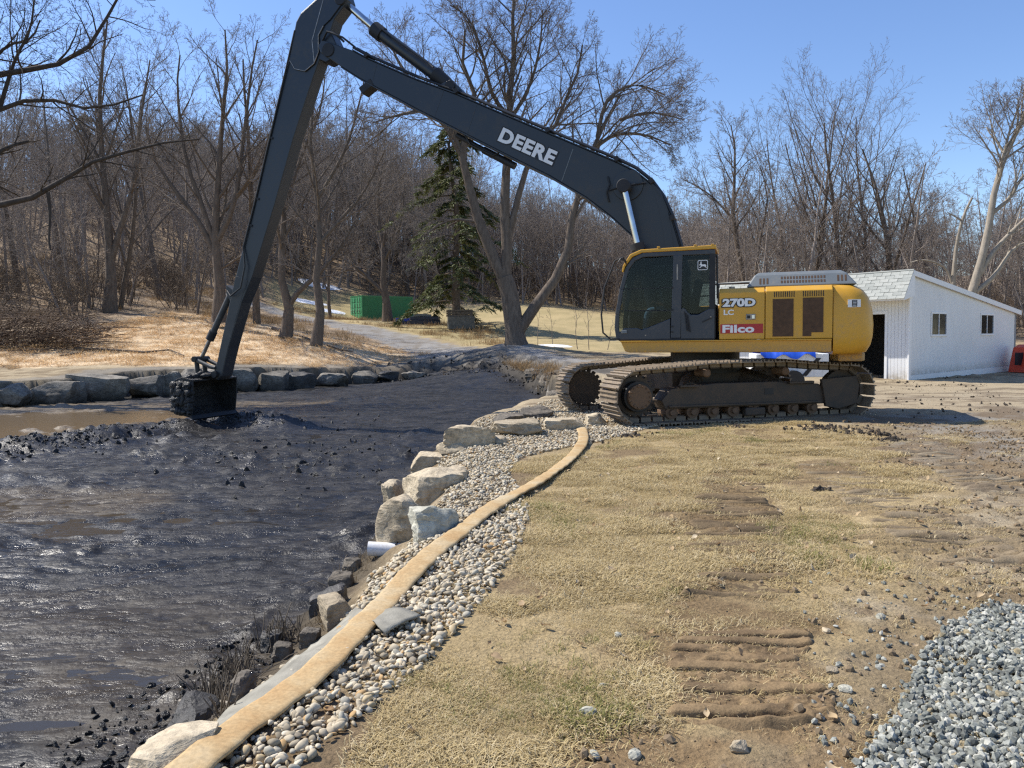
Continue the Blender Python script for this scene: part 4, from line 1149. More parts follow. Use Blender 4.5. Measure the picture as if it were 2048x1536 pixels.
for s in (-1, 1):
    skin_body('trouser_leg', [(0, s * .09, .02), (.28, s * .13, .06), (.54, s * .16, .08), (.58, s * .16, -.04), (.62, s * .15, -.36)], [(0, 1), (1, 2), (2, 3), (3, 4)], [.10, .088, .07, .068, .055], M['jeans'], pe)
    skin_body('boot', [(.61, s * .15, -.36), (.63, s * .15, -.41), (.76, s * .16, -.42)], [(0, 1), (1, 2)], [.055, .055, .042], M['black'], pe)
    skin_body('sleeve', [(-.02, s * .20, .43), (.05, s * .27, .22), (.16, s * .29, .14), (.26, s * .295, .17)], [(0, 1), (1, 2), (2, 3)], [.065, .055, .048, .042], M['jacket'], pe)
    skin_body('forearm', [(.24, s * .295, .165), (.36, s * .30, .205), (.41, s * .30, .215)], [(0, 1), (1, 2)], [.036, .030, (.042, .026)], M['skin'], pe)
    for k in range(4):
        y = s * (.30 + (k - 1.5) * .021)
        skin_body('finger', [(.42, y, .225), (.465, y, .228), (.482, y, .196), (.462, y, .178)], [(0, 1), (1, 2), (2, 3)], [.010, .0095, .009, .008], M['skin'], pe, 1)
    skin_body('thumb', [(.40, s * .262, .215), (.435, s * .25, .24), (.465, s * .258, .25)], [(0, 1), (1, 2)], [.012, .011, .009], M['skin'], pe, 1)

# ------------------------------------------------------------------ rocks
def rock_mat(name, stops, rough=.85, crack=.5, wet=None):
    m = NT(name); p = m.node('ShaderNodeNewGeometry').outputs['Position']
    n1 = m.noise(p, 2.6, 6, .65, .6); n2 = m.noise(p, 18, 6, .7)
    mp = m.node('ShaderNodeMapping'); m.set(mp.inputs[0], p); mp.inputs['Scale'].default_value = (1, 1, 3.2)
    lay = m.noise(mp.outputs[0], 5, 5, .6, 1.2)
    oi = m.node('ShaderNodeObjectInfo')
    col = m.ramp(m.math('ADD', m.math('MULTIPLY', n1, .7), m.math('MULTIPLY', lay, .35)), stops)
    col = m.mix(1.0, col, m.ramp(n2, [(.3, .55), (.55, 1.05), (.75, 1.3)]), 'MULTIPLY')
    col = m.mix(1.0, col, m.ramp(oi.outputs['Random'], [(0, .8), (1, 1.15)]), 'MULTIPLY')
    r = rough
    if wet:                                                      # a wet black tide mark below a height
        sp = m.node('ShaderNodeSeparateXYZ'); m.set(sp.inputs[0], p)
        z = m.math('ADD', sp.outputs[2], m.math('MULTIPLY', n1, .5))
        mr = m.node('ShaderNodeMapRange'); m.set(mr.inputs[0], z)
        mr.inputs[1].default_value = wet[0]; mr.inputs[2].default_value = wet[1]; mr.inputs[3].default_value = 1; mr.inputs[4].default_value = 0
        col = m.mix(mr.outputs[0], col, (.035, .031, .027)); r = m.math('SUBTRACT', rough, m.math('MULTIPLY', mr.outputs[0], .3))
    b = m.bump(lay, crack, .06); b = m.bump(n2, .6, .02, b)
    return m.finish(col, r, 0, b, .3)
M['sandstone'] = rock_mat('sandstone', [(.3, (.27, .215, .14)), (.5, (.42, .345, .235)), (.68, (.54, .46, .33))], wet=(-.25, -.05))
M['greyrock'] = rock_mat('grey_green_rock', [(.3, (.22, .21, .165)), (.5, (.39, .375, .30)), (.68, (.52, .50, .41))], wet=(-.25, -.1))
M['farrock'] = rock_mat('grey_wall_rock', [(.3, (.08, .073, .061)), (.5, (.18, .163, .135)), (.68, (.33, .30, .25))], wet=(-.35, .25))
M['darkrock'] = rock_mat('wet_dark_rock', [(.3, (.03, .028, .026)), (.55, (.06, .056, .05)), (.7, (.11, .10, .09))], rough=.5)
M['mudrock'] = rock_mat('mud_splashed_rock', [(.3, (.05, .045, .037)), (.5, (.12, .105, .085)), (.7, (.24, .20, .15))], wet=(-.35, -.1))

def rock_mesh(seed, size, boxy=.55, cuts=9, rough=.07, sub=4):
    r = random.Random(seed)
    bm = bmesh.new(); bmesh.ops.create_icosphere(bm, subdivisions=sub, radius=1.0)
    P = np.array([v.co for v in bm.verts])
    m = np.abs(P).max(1, keepdims=True)
    P = P * (1 - boxy) + (P / m) * .82 * boxy                    # towards a block
    for _ in range(cuts):
        n = np.array([r.gauss(0, 1), r.gauss(0, 1), r.gauss(0, .8)])
        if r.random() < .5: n[r.randrange(3)] *= 4
        n /= np.linalg.norm(n)
        d = r.uniform(.58, .84); e = P @ n - d
        P = P - np.outer(np.maximum(e, 0) * .93, n)
    S = np.array(size) / 2
    P = P * S
    k = float(np.mean(S))
    nrm = P / (np.linalg.norm(P, axis=1, keepdims=True) + 1e-6)
    q = P / k * 1.3 + seed * 3.7
    lay = P.copy(); lay[:, 2] *= 3.5
    P = P + nrm * (k * (rough * 1.3 * noise3(q, seed) + rough * .7 * noise3(q * 2.7, seed + 1) + rough * .45 * noise3(q * 7, seed + 2) + rough * .5 * noise3(lay / k * 2.2 + seed, seed + 4)))[:, None]
    lo, hi = P.min(0), P.max(0); P = (P - (lo + hi) / 2) / (hi - lo) * np.array(size)
    for v, p in zip(bm.verts, P): v.co = p
    me = bpy.data.meshes.new('rock'); bm.to_mesh(me); bm.free()
    me.polygons.foreach_set('use_smooth', [True] * len(me.polygons)); me.set_sharp_from_angle(angle=rad(24))
    return me

def rock_at(px0, px1, py0, py1, zb, mat, label, seed, depth=None, boxy=.6, cuts=9, rough=.06, name='boulder', rz=0, group=None, D=None, cat='boulder'):
    """a rock standing where the photo shows it: its foot lies at height zb under the pixel (mid, py1)"""
    cx = (px0 + px1) / 2
    P = at(cx, py1, D) if D else hit(cx, py1)
    w = (px1 - px0) / F_PX * P[1]
    top = at(cx, py0 + (random.Random(seed).uniform(0, 9) if D else 0), P[1] + (depth or w) * .35)
    h = max(top[2] - P[2], .1)
    dp = depth or w * .8
    sink = h * .25 + .05
    me = rock_mesh(seed, (w, dp, h + sink), min(boxy + .15, .95), cuts, rough)
    o = link_mesh(name, me, M[mat])
    o.location = (P[0], P[1] + dp * .38, P[2] + (h + sink) / 2 - sink)
    o.rotation_euler = (0, 0, rz)
    tag(o, label, cat, group)
    return o
NB = 'boulders along the near pond edge'
rock_at(885, 992, 849, 894, -.30, 'sandstone', 'long flat-topped tan block at the mud edge, left end of the row before the tracks', 11, .55, .9, 5, .035, group=NB)
rock_at(980, 1092, 838, 872, -.12, 'sandstone', 'broad low pale slab in the middle of the row before the tracks', 12, .9, .5, 10, .08, group=NB)
rock_at(1088, 1172, 836, 862, -.06, 'sandstone', 'squared tan block beside the upper end of the hose', 13, .5, .75, 6, .05, group=NB)
rock_at(1172, 1215, 826, 852, -.03, 'sandstone', 'small tan stone tucked under the front of the near track', 14, .4, .6, 8, .08, group=NB)
rock_at(1040, 1110, 812, 836, -.1, 'mudrock', 'brown muddy stone behind the pale slabs by the front of the tracks', 15, .8, .5, 9, .08, group=NB)
rock_at(868, 955, 877, 908, -.22, 'sandstone', 'low rounded tan stone in front of the long flat-topped block', 16, .6, .35, 9, .06, group=NB)
rock_at(952, 1015, 872, 892, -.10, 'sandstone', 'small flat stone half sunk in the pebbles behind the rounded tan stone', 17, .4, .5, 8, .06, group=NB)
rock_at(819, 890, 905, 938, -.12, 'sandstone', 'small squared tan block on top of the big mossy slab', 18, .32, .85, 5, .04, group=NB)
rock_at(790, 936, 932, 1004, -.10, 'sandstone', 'big overhanging tan slab with a dark mossy top', 19, .85, .5, 10, .075, group=NB)
rock_at(748, 846, 988, 1088, -.42, 'sandstone', 'tall tan boulder with a broad face over the mud', 20, .62, .6, 8, .06, group=NB)
rock_at(808, 915, 1008, 1080, -.22, 'greyrock', 'pale grey-green boulder leaning on the tall tan one', 21, .42, .35, 9, .08, group=NB)
rock_at(760, 812, 960, 1030, -.38, 'sandstone', 'narrow tan boulder behind the tall one, below the mossy slab', 22, .6, .6, 8, .07, group=NB)
rock_at(680, 722, 1113, 1142, -.42, 'mudrock', 'small mud-splashed stone left of the white pipe', 23, None, .4, 8, .08, group=NB)
rock_at(655, 705, 1140, 1180, -.46, 'mudrock', 'muddy stone with dry weeds below the white pipe', 24, None, .4, 8, .08, group=NB)
rock_at(612, 692, 1168, 1228, -.48, 'darkrock', 'dark wet boulder standing in the mud below the pipe', 25, None, .4, 8, .07, group=NB)
rock_at(628, 698, 1188, 1256, -.30, 'sandstone', 'long tan bank stone beside the grey fabric flap', 26, .34, .4, 8, .08, rz=.5, group=NB)
rock_at(516, 562, 1262, 1304, -.50, 'darkrock', 'small black stone in the mud by the reed stubs', 27, None, .4, 8, .1, group=NB)
rock_at(592, 640, 1258, 1292, -.40, 'mudrock', 'brown muddy stone at the upper end of the reed stubs', 28, None, .4, 8, .1, group=NB)
rock_at(535, 585, 1292, 1322, -.34, 'mudrock', 'brown muddy stone between the reed stubs and the grey fabric', 29, None, .4, 8, .09, group=NB)
rock_at(310, 420, 1405, 1480, -.50, 'darkrock', 'mud-covered hump of rock near the bottom left of the bank', 30, .36, .35, 8, .1, group=NB)
rock_at(240, 405, 1490, 1560, -.36, 'sandstone', 'flat pale stone under the hose at the bottom of the photo', 31, .32, .45, 7, .07, group=NB)
rock_at(452, 498, 1362, 1398, -.32, 'mudrock', 'small tan stone beside the stick, under the grey fabric', 32, .2, .45, 7, .09, group=NB)
rock_at(900, 960, 862, 884, -.2, 'mudrock', 'mud-stained slab behind the long flat-topped block, half in the mud', 33, .6, .7, 7, .06, group=NB)
rock_at(985, 1050, 826, 846, -.2, 'mudrock', 'dirty flat stone at the mud edge behind the broad pale slab', 34, .8, .6, 7, .06, group=NB)
FW = 'boulders of the far pond wall'
for i, (a, b, c, d, mt, lab, Dz, dp, bx, ro) in enumerate([
    (-30, 52, 764, 806, 'farrock', 'grey wall boulder cut by the left photo edge, leftmost of the far wall', 25.2, 1.0, .7, .06),
    (48, 146, 757, 802, 'farrock', 'low grey boulder of the far wall, left of the largest one', 26.2, 1.1, .7, .06),
    (127, 246, 738, 792, 'farrock', 'largest grey block of the far wall, dark stains on its face', 27.6, 1.2, .75, .05),
    (243, 316, 746, 788, 'farrock', 'grey block of the far wall right of the largest one', 28.8, 1.0, .8, .04),
    (310, 356, 738, 786, 'farrock', 'squarish grey block of the far wall, just left of the tilted one', 29.6, 1.0, .85, .04),
    (350, 394, 733, 770, 'farrock', 'tilted grey block of the far wall, left of the bucket linkage', 30.4, .9, .8, .05),
    (392, 450, 736, 784, 'farrock', 'grey block of the far wall behind the bucket', 31, 1.0, .7, .05),
    (448, 512, 736, 784, 'farrock', 'pale-topped block of the far wall right behind the bucket', 31.6, 1.1, .6, .06),
    (507, 570, 735, 786, 'farrock', 'flat-faced block of the far wall with a straight left edge', 32.2, 1.1, .85, .04),
    (564, 630, 737, 787, 'darkrock', 'dark round boulder of the far wall below the single trunk', 33, 1.1, .5, .06),
    (624, 694, 737, 772, 'farrock', 'dark wide boulder of the far wall with a pale top', 34.4, 1.2, .55, .07),
    (690, 752, 739, 768, 'farrock', 'low boulder of the far wall near its right end', 36.4, 1.2, .6, .07),
    (750, 806, 740, 764, 'darkrock', 'low dark boulder of the far wall, third from its right end', 37.4, 1.3, .5, .09),
    (800, 856, 738, 757, 'farrock', 'low mud-smeared stone of the far wall, second from its right end', 37.0, 1.2, .5, .1),
    (852, 905, 737, 752, 'darkrock', 'small dark stone at the very right end of the far wall', 36.3, 1.1, .4, .1)]):
    rock_at(a, b, c, d, 0, mt, lab, 60 + i, dp, bx, 7, ro, group=FW, D=Dz)
for i, (a, b, c, d, Dz, lab) in enumerate([
    (1006, 1056, 731, 752, 35, 'grassy clod of the right pond bank, farthest from the tracks'),
    (1048, 1090, 734, 766, 31, 'middle grassy clod of the right pond bank'),
    (1078, 1122, 740, 790, 26.5, 'crumbling clod of the right pond bank close to the far track'),
    (1092, 1128, 772, 812, 22.6, 'earth clod in the corner between the pond and the far track')]):
    rock_at(a, b, c, d, 0, 'mudrock', lab, 90 + i, 1.4, .3, 6, .14, name='earth_clod', group='clods of the right pond bank', D=Dz, cat='earth clod')

# ------------------------------------------------------------------ scattering through geometry nodes
def scatter(name, P, R, S, I, protos, kind='stuff', parent=None):
    """one object: points that carry rotation, scale and which prototype mesh to use"""
    me = bpy.data.meshes.new(name)
    n = len(P)
    me.vertices.add(n); me.vertices.foreach_set('co', np.asarray(P, np.float32).ravel())
    a = me.attributes.new('rot', 'FLOAT_VECTOR', 'POINT'); a.data.foreach_set('vector', np.asarray(R, np.float32).ravel())
    a = me.attributes.new('scl', 'FLOAT_VECTOR', 'POINT'); a.data.foreach_set('vector', np.asarray(S, np.float32).ravel())
    a = me.attributes.new('idx', 'INT', 'POINT'); a.data.foreach_set('value', np.asarray(I, np.int32))
    o = link_mesh(name, me, None, parent)
    c = bpy.data.collections.new(name + '_kinds')
    for k, pm in enumerate(protos):
        po = bpy.data.objects.new('%s_kind_%02d' % (name, k), pm); c.objects.link(po)
    g = bpy.data.node_groups.new(name + '_scatter', 'GeometryNodeTree')
    g.interface.new_socket('Geometry', in_out='INPUT', socket_type='NodeSocketGeometry')
    g.interface.new_socket('Geometry', in_out='OUTPUT', socket_type='NodeSocketGeometry')
    nd = g.nodes; gi = nd.new('NodeGroupInput'); go = nd.new('NodeGroupOutput')
    ip = nd.new('GeometryNodeInstanceOnPoints'); ci = nd.new('GeometryNodeCollectionInfo')
    ci.inputs['Collection'].default_value = c; ci.inputs['Separate Children'].default_value = True; ci.inputs['Reset Children'].default_value = True
    def na(nm, ty):
        q = nd.new('GeometryNodeInputNamedAttribute'); q.data_type = ty; q.inputs[0].default_value = nm; return q.outputs[0]
    er = nd.new('FunctionNodeEulerToRotation')
    L = g.links
    L.new(gi.outputs[0], ip.inputs['Points']); L.new(ci.outputs[0], ip.inputs['Instance']); ip.inputs['Pick Instance'].default_value = True
    L.new(na('idx', 'INT'), ip.inputs['Instance Index'])
    L.new(na('rot', 'FLOAT_VECTOR'), er.inputs[0]); L.new(er.outputs[0], ip.inputs['Rotation'])
    L.new(na('scl', 'FLOAT_VECTOR'), ip.inputs['Scale']); L.new(ip.outputs[0], go.inputs[0])
    md = o.modifiers.new('scatter', 'NODES'); md.node_group = g
    if kind: o['kind'] = kind
    return o

nr_ = np.random.default_rng(11)
def sample_poly(pts, n, dens=None):
    pts = np.array([p[:2] for p in pts]); lo = pts.min(0); hi = pts.max(0)
    out = np.zeros((0, 2))
    while len(out) < n:
        q = nr_.uniform(lo, hi, (n * 3, 2))
        k = inside(q[:, 0], q[:, 1], pts)
        if dens is not None: k &= nr_.uniform(0, 1, len(q)) < dens(q[:, 0], q[:, 1])
        out = np.concatenate([out, q[k]])
    return out[:n]

# pebbles
def pebble_mat():
    m = NT('river_pebble'); oi = m.node('ShaderNodeObjectInfo')
    p = m.coord('Object'); n = m.noise(p, 1.6, 4)
    col = m.ramp(oi.outputs['Random'], [(0, (0.380, 0.320, 0.223)), (.16, (0.480, 0.406, 0.286)), (.30, (0.300, 0.253, 0.176)), (.42, (0.540, 0.468, 0.340)), (.55, (0.450, 0.353, 0.210)), (.66, (0.380, 0.349, 0.273)), (.78, (0.600, 0.525, 0.391)), (.88, (0.440, 0.282, 0.126)), (.92, (0.250, 0.210, 0.151)), (.95, (0.540, 0.439, 0.286))], 'CONSTANT')
    col = m.mix(1.0, col, m.ramp(n, [(.3, .75), (.7, 1.2)]), 'MULTIPLY')
    return m.finish(col, .75, 0, None, .3)
M['pebble'] = pebble_mat()
def stone_mesh(seed, mat, flat, angular=False, cuts=5):
    bm = bmesh.new(); bmesh.ops.create_icosphere(bm, subdivisions=1 if angular else 2, radius=.5)
    P = np.array([v.co for v in bm.verts]); r = random.Random(seed)
    P = P * np.array([1.0, r.uniform(.62, .9), flat * r.uniform(.8, 1.2)])
    if angular:
        P = P * (1 + .34 * noise3(P * 3.0 + seed * 5.1, seed))[:, None]
        for _ in range(cuts):
            n = np.array([r.gauss(0, 1) for _ in range(3)]); n /= np.linalg.norm(n)
            e = P @ n - r.uniform(.22, .36); P = P - np.outer(np.maximum(e, 0), n)
    else:
        P = P * (1 + .30 * noise3(P * 2.6 + seed * 7.7, seed))[:, None]
    for v, p in zip(bm.verts, P): v.co = p
    me = bpy.data.meshes.new('stone'); bm.to_mesh(me); bm.free()
    me.materials.append(mat)
    if not angular: me.polygons.foreach_set('use_smooth', [True] * len(me.polygons))
    return me
PEBS = [stone_mesh(200 + k, M['pebble'], .48) for k in range(10)]
def stones(name, part, poly, n, protos, s0, s1, lift, host, tilt, nind=300, dens=None, rise=0.0):
    xy = sample_poly(poly, n, dens)
    sz = nr_.uniform(0, 1, n) ** 1.7 * (s1 - s0) + s0
    z = ground_z(xy[:, 0], xy[:, 1])
    z = z + sz * lift + rise * nr_.uniform(0, 1, n)
    P = np.c_[xy, z]
    R = np.c_[nr_.normal(0, tilt, n), nr_.normal(0, tilt, n), nr_.uniform(0, 6.28, n)]
    I = nr_.integers(0, len(protos), n)
    px, py, d = proj_px(P)
    vis = (px > 0) & (px < 2048) & (py < 1536) & (d > .5)
    show = np.where(vis, sz / d, 0)
    order = np.argsort(-show); big = order[:nind]; rest = order[nind:]
    for i in big:
        o = link_mesh(part, protos[I[i]], None, host)
        o.location = P[i]; o.rotation_euler = R[i]; o.scale = (sz[i],) * 3
    scatter(name, P[rest], R[rest], np.repeat(sz[rest, None], 3, 1), I[rest], protos, 'stuff', host)
pebpoly = [p for p in PEB]
def peb_dens(x, y):
    return np.clip(.25 + .9 * np.exp(-(y - 3) / 9), 0, 1)
stones('pebbles', 'pebble', pebpoly, 27000, PEBS, .017, .058, .16, GROUND['pebble_bed'], .5, dens=peb_dens, rise=.02)

# crushed stone heap
def crushed_mat():
    m = NT('crushed_stone'); oi = m.node('ShaderNodeObjectInfo'); n = m.noise(m.coord('Object'), 2.2, 4)
    col = m.ramp(oi.outputs['Random'], [(0, (0.177, 0.184, 0.160)), (.2, (0.270, 0.277, 0.242)), (.38, (0.114, 0.118, 0.104)), (.52, (0.354, 0.355, 0.307)), (.68, (0.218, 0.224, 0.195)), (.84, (0.437, 0.428, 0.367)), (.95, (0.291, 0.240, 0.149))], 'CONSTANT')
    col = m.mix(1.0, col, m.ramp(n, [(.3, .7), (.7, 1.25)]), 'MULTIPLY')
    return m.finish(col, .85, 0, m.bump(n, .2, .02), .25)
M['crushed'] = crushed_mat()
CRUSH = [stone_mesh(300 + k, M['crushed'], .62, True) for k in range(14)]
gp = [p for p in GRAVEL]
stones('gravel', 'gravel_stone', gp, 19000, CRUSH, .013, .052, .22, GROUND['gravel_heap'], .8, rise=.022, dens=lambda x, y: sstep(.12, -.15, sdist(x, y, GRAVEL) + .22 * fbm(x * 3, y * 3, 3, 191) ))
# strays round the heap
ring = sample_poly([(1.0, 2.5), (1.9, 5.0), (3.4, 5.4), (5.0, 8), (6, 8), (5, 5), (3.2, 2.4)], 1100, lambda x, y: np.exp(-np.maximum(sdist(x, y, GRAVEL), 0) / .35))
ring = ring[sdist(ring[:, 0], ring[:, 1], GRAVEL) > .02]
zz = ground_z(ring[:, 0], ring[:, 1]); k = len(ring)
scatter('loose_gravel', np.c_[ring, zz + .006], nr_.uniform(-1, 6, (k, 3)), np.repeat(nr_.uniform(.3, 1, (k, 1)) ** 2 * .045 , 3, 1), nr_.integers(0, 14, k), CRUSH)

for i, (px, py, sz, mt, lab) in enumerate([
    (1478, 1505, .075, 'sandstone', 'white stone lying on bare soil at the bottom of the photo'),
    (1270, 1512, .060, 'greyrock', 'grey angular stone at the bottom edge, left of the white stone'),
    (1188, 1512, .055, 'greyrock', 'pale grey chip on the grass at the bottom edge, leftmost of the loose stones there'),
    (1176, 1430, .075, 'greyrock', 'blue-grey stone on thin grass left of the cleat prints'),
    (1205, 1373, .045, 'greyrock', 'small grey chip on the grass above the blue-grey stone'),
    (1652, 1262, .055, 'sandstone', 'pale stone on the grass above the cleat prints'),
    (1664, 1350, .055, 'sandstone', 'pale stone right beside the cleat prints'),
    (1762, 1236, .06, 'greyrock', 'grey stone on the dirt above the gravel heap'),
    (1236, 1272, .05, 'greyrock', 'thin grey flake standing in the grass in mid lawn'),
    (1690, 1385, .06, 'greyrock', 'grey chip on the soil between the prints and the gravel heap')]):
    P = atz(px, py, 0); z = gz(P[0], P[1])
    o = link_mesh('stone', rock_mesh(400 + i, (sz, sz * .75, sz * .6), .5, 9, .08, 2), M[mt])
    o.location = (P[0], P[1], z + sz * .16); o.rotation_euler = (.2, .1, i)
    tag(o, lab, 'stone', 'loose stones on the near ground')

# ------------------------------------------------------------------ hose, fabric, pipe, stick, reeds
HP = [(290, 1620), (378, 1536), (425, 1495), (482, 1452), (545, 1408), (605, 1364), (655, 1320), (698, 1276), (735, 1238), (762, 1212), (788, 1185), (823, 1144), (870, 1100), (910, 1070), (990, 1010), (1080, 960), (1140, 916), (1163, 888), (1167, 870), (1162, 856)]
hp = []
for px, py in HP:
    z = -.03
    hp.append(tuple(hit(px, py, .05)))
def resample(pts, n):
    P = np.array(pts, float)
    # Catmull-Rom
    out = []
    for i in range(len(P) - 1):
        p0, p1, p2, p3 = P[max(i - 1, 0)], P[i], P[i + 1], P[min(i + 2, len(P) - 1)]
        for t in np.linspace(0, 1, 14, endpoint=False):
            out.append(.5 * ((2 * p1) + (-p0 + p2) * t + (2 * p0 - 5 * p1 + 4 * p2 - p3) * t * t + (-p0 + 3 * p1 - 3 * p2 + p3) * t ** 3))
    out.append(P[-1]); out = np.array(out)
    L = np.r_[0, np.cumsum(np.linalg.norm(np.diff(out, axis=0), axis=1))]
    s = np.linspace(0, L[-1], n)
    return np.stack([np.interp(s, L, out[:, k]) for k in range(3)], 1)
hc = resample(hp, 150)
def hose_mesh(C, w, th, seed):
    n = len(C); prof = []
    for k in range(14):
        a = 2 * math.pi * k / 14
        ca, sa = math.cos(a), math.sin(a)
        prof.append((math.copysign(abs(ca) ** .6, ca) * w / 2, math.copysign(abs(sa) ** .75, sa) * th / 2))
    V = []
    for i in range(n):
        t = C[min(i + 1, n - 1)] - C[max(i - 1, 0)]; t[2] = 0; t /= np.linalg.norm(t)
        side = np.array([t[1], -t[0], 0])
        ww = 1 + .06 * float(noise2(np.array([i * .17]), np.array([seed]), seed)[0])
        tw = .10 * float(noise2(np.array([i * .11]), np.array([seed + 4.]), seed)[0])
        for (x, y) in prof:
            V.append(C[i] + side * x * ww + np.array([0, 0, y + tw * x + .004 * math.sin(i * 1.7 + x * 20)]))
    Q = [(i * 14 + k, i * 14 + (k + 1) % 14, (i + 1) * 14 + (k + 1) % 14, (i + 1) * 14 + k) for i in range(n - 1) for k in range(14)]
    return fast_mesh('hose', V, Q, True)
def hose_mat():
    m = NT('tan_hose_fabric'); p = m.node('ShaderNodeNewGeometry').outputs['Position']
    a = m.noise(p, 4.5, 5, .6); b = m.noise(p, 60, 4)
    col = m.ramp(a, [(.30, (.385, .24, .105)), (.5, (.445, .315, .16)), (.70, (.475, .38, .235))])
    col = m.mix(1.0, col, m.ramp(b, [(.3, .8), (.7, 1.15)]), 'MULTIPLY')
    wv = m.noise(p, 300, 2)
    return m.finish(col, .75, 0, m.bump(wv, .3, .003, m.bump(a, .3, .02)), .25)
M['hose'] = hose_mat()
hose = link_mesh('hose', hose_mesh(hc, .155, .027, 3), M['hose'])
tag(hose, 'flattened tan discharge hose lying along the pebbles by the pond', 'hose')

def drape(name, left, right, lift, mat, n=26, m_=6):
    """a cloth strip between two pixel lines that follows the ground"""
    def line(pp):
        out = []
        for px, py in pp:
            out.append(tuple(hit(px, py, lift)))
        return resample(out, n)
    A = line(left); B = line(right); V = []
    for i in range(n):
        for j in range(m_):
            t = j / (m_ - 1); p = A[i] * (1 - t) + B[i] * t
            p[2] = max(p[2], gz(p[0], p[1]) + lift) + .012 * float(noise2(np.array([p[0] * 9]), np.array([p[1] * 9]), 5)[0])
            V.append(p)
    Q = [(i * m_ + j, i * m_ + j + 1, (i + 1) * m_ + j + 1, (i + 1) * m_ + j) for i in range(n - 1) for j in range(m_ - 1)]
    me = fast_mesh(name, V, Q, True)
    o = link_mesh(name, me, mat)
    s = o.modifiers.new('thick', 'SOLIDIFY'); s.thickness = .008
    return o
M['fabric'] = simple('grey_geotextile', (.255, .24, .195), .95, 0, .3, 7, .4, 90)
f1 = drape('landscape_fabric', [(712, 1219), (660, 1268), (582, 1322), (535, 1362), (492, 1397), (455, 1425), (415, 1470)], [(745, 1228), (698, 1280), (650, 1325), (600, 1368), (550, 1405), (490, 1448), (440, 1490)], .035, M['fabric'])
tag(f1, 'long strip of grey landscape fabric along the pond side of the hose', 'fabric')
f2 = drape('landscape_fabric', [(728, 1232), (752, 1252), (770, 1268)], [(790, 1212), (815, 1224), (842, 1232)], .045, M['fabric'], 12, 6)
tag(f2, 'small grey fabric flap sticking out on the pebble side of the hose', 'fabric')

DL_ = hit(738, 1124)[1]
pp = [at(736, 1100, DL_), at(834, 1106, DL_ + .02)]
for q_ in pp: q_[2] += .012
pr = .062
d = pp[1] - pp[0]; d /= np.linalg.norm(d)
M['pvc'] = dirty_paint('white_pvc', (.78, .78, .77), (.30, .26, .20), .55, .4, 6)
pm = MB()
N_ = 24
a0, a1 = Vector(pp[0]), Vector(pp[0] + d * .75)
pm.tube([a0, a1], pr, N_, False); pm.tube([a1, a0], pr - .006, N_, False)
ppo = pm.build('drain_pipe', M['pvc'], None, smooth=True); tag(ppo, 'short white plastic drain pipe poking out of the pebbles over the mud', 'pipe')
cb = []
for k in range(40):
    a = k / 39 * 2 * math.pi * 1.6 + 1
    c = a0.lerp(a1, .32 + .16 * k / 39 + .012 * math.sin(k))
    up = Vector((0, 0, 1)); side = Vector((d[1], -d[0], 0)).normalized()
    cb.append(c + (up * math.sin(a) + side * math.cos(a)) * (pr + .008))
cbl = MB().tube(cb, .006, 6).build('cable', M['black'], None, smooth=True); tag(cbl, 'thin black cable wound round the white drain pipe', 'cable')

def stick(name, pts, r0, r1, mat, label, cat='branch', group=None):
    n = len(pts); o = MB().tube(pts, [r0 + (r1 - r0) * i / (n - 1) for i in range(n)], 7).build(name, mat, None, smooth=True)
    tag(o, label, cat, group); return o
sp_ = [atz(360, 1404, -.40), atz(400, 1406, -.375), atz(440, 1404, -.35), atz(478, 1411, -.32)]
stick('stick', sp_, .016, .011, M['bark_pale'], 'bare pale stick lying over the muddy bank among reed stubs', 'stick')

def reeds(name, spots, n, mat, seed, hmin, hmax, spread, r):
    g = random.Random(seed); m = MB()
    for k in range(n):
        px, py = g.choice(spots); px += g.gauss(0, spread); py += g.gauss(0, spread * .6)
        P = hit(px, py); z = P[2] - .02
        h = g.uniform(hmin, hmax); lx, ly = g.gauss(0, .25) * h, g.gauss(0, .2) * h
        m.tube([(P[0], P[1], z), (P[0] + lx * .5, P[1] + ly * .5, z + h * .55), (P[0] + lx, P[1] + ly, z + h)], [r, r * .9, r * .6], 4)
    o = m.build(name, mat, None); o['kind'] = 'stuff'
    return o
g_tw = random.Random(15)
M['reed'] = simple('dead_reed', (.13, .105, .075), .85, 0, .5, 20)
reeds('reed_stubs', [(420, 1395), (440, 1380), (470, 1350), (478, 1335), (530, 1300), (545, 1290), (560, 1285), (575, 1275), (465, 1370), (440, 1430), (430, 1425)], 260, M['reed'], 5, .05, .22, 15, .0040)
tw_ = MB()
for k in range(90):
    px, py = g_tw.gauss(470, 85), 0
    py = 1400 - (px - 470) * .95 + g_tw.gauss(0, 22); P = hit(px, py); a_ = g_tw.uniform(0, 6.28); l_ = g_tw.uniform(.05, .22)
    e_ = (P[0] + math.cos(a_) * l_, P[1] + math.sin(a_) * l_)
    tw_.tube([(P[0], P[1], P[2] + .01), ((P[0] + e_[0]) / 2, (P[1] + e_[1]) / 2, gz((P[0] + e_[0]) / 2, (P[1] + e_[1]) / 2) + .03), (e_[0], e_[1], gz(*e_) + .012)], [.004, .0035, .002], 4)
tw_.build('twig_litter', M['reed'], None)['kind'] = 'stuff'
reeds('dry_weeds', [(690, 1150), (700, 1160), (720, 1140), (735, 1120), (668, 1225), (655, 1240), (640, 1250)], 150, simple('dry_weed', (.22, .16, .09), .9, 0, .3), 6, .03, .12, 10, .0018)
g = random.Random(9)
M['clod'] = simple('dark_earth', (.055, .042, .03), .95, 0, .4, 30, .8, 60)
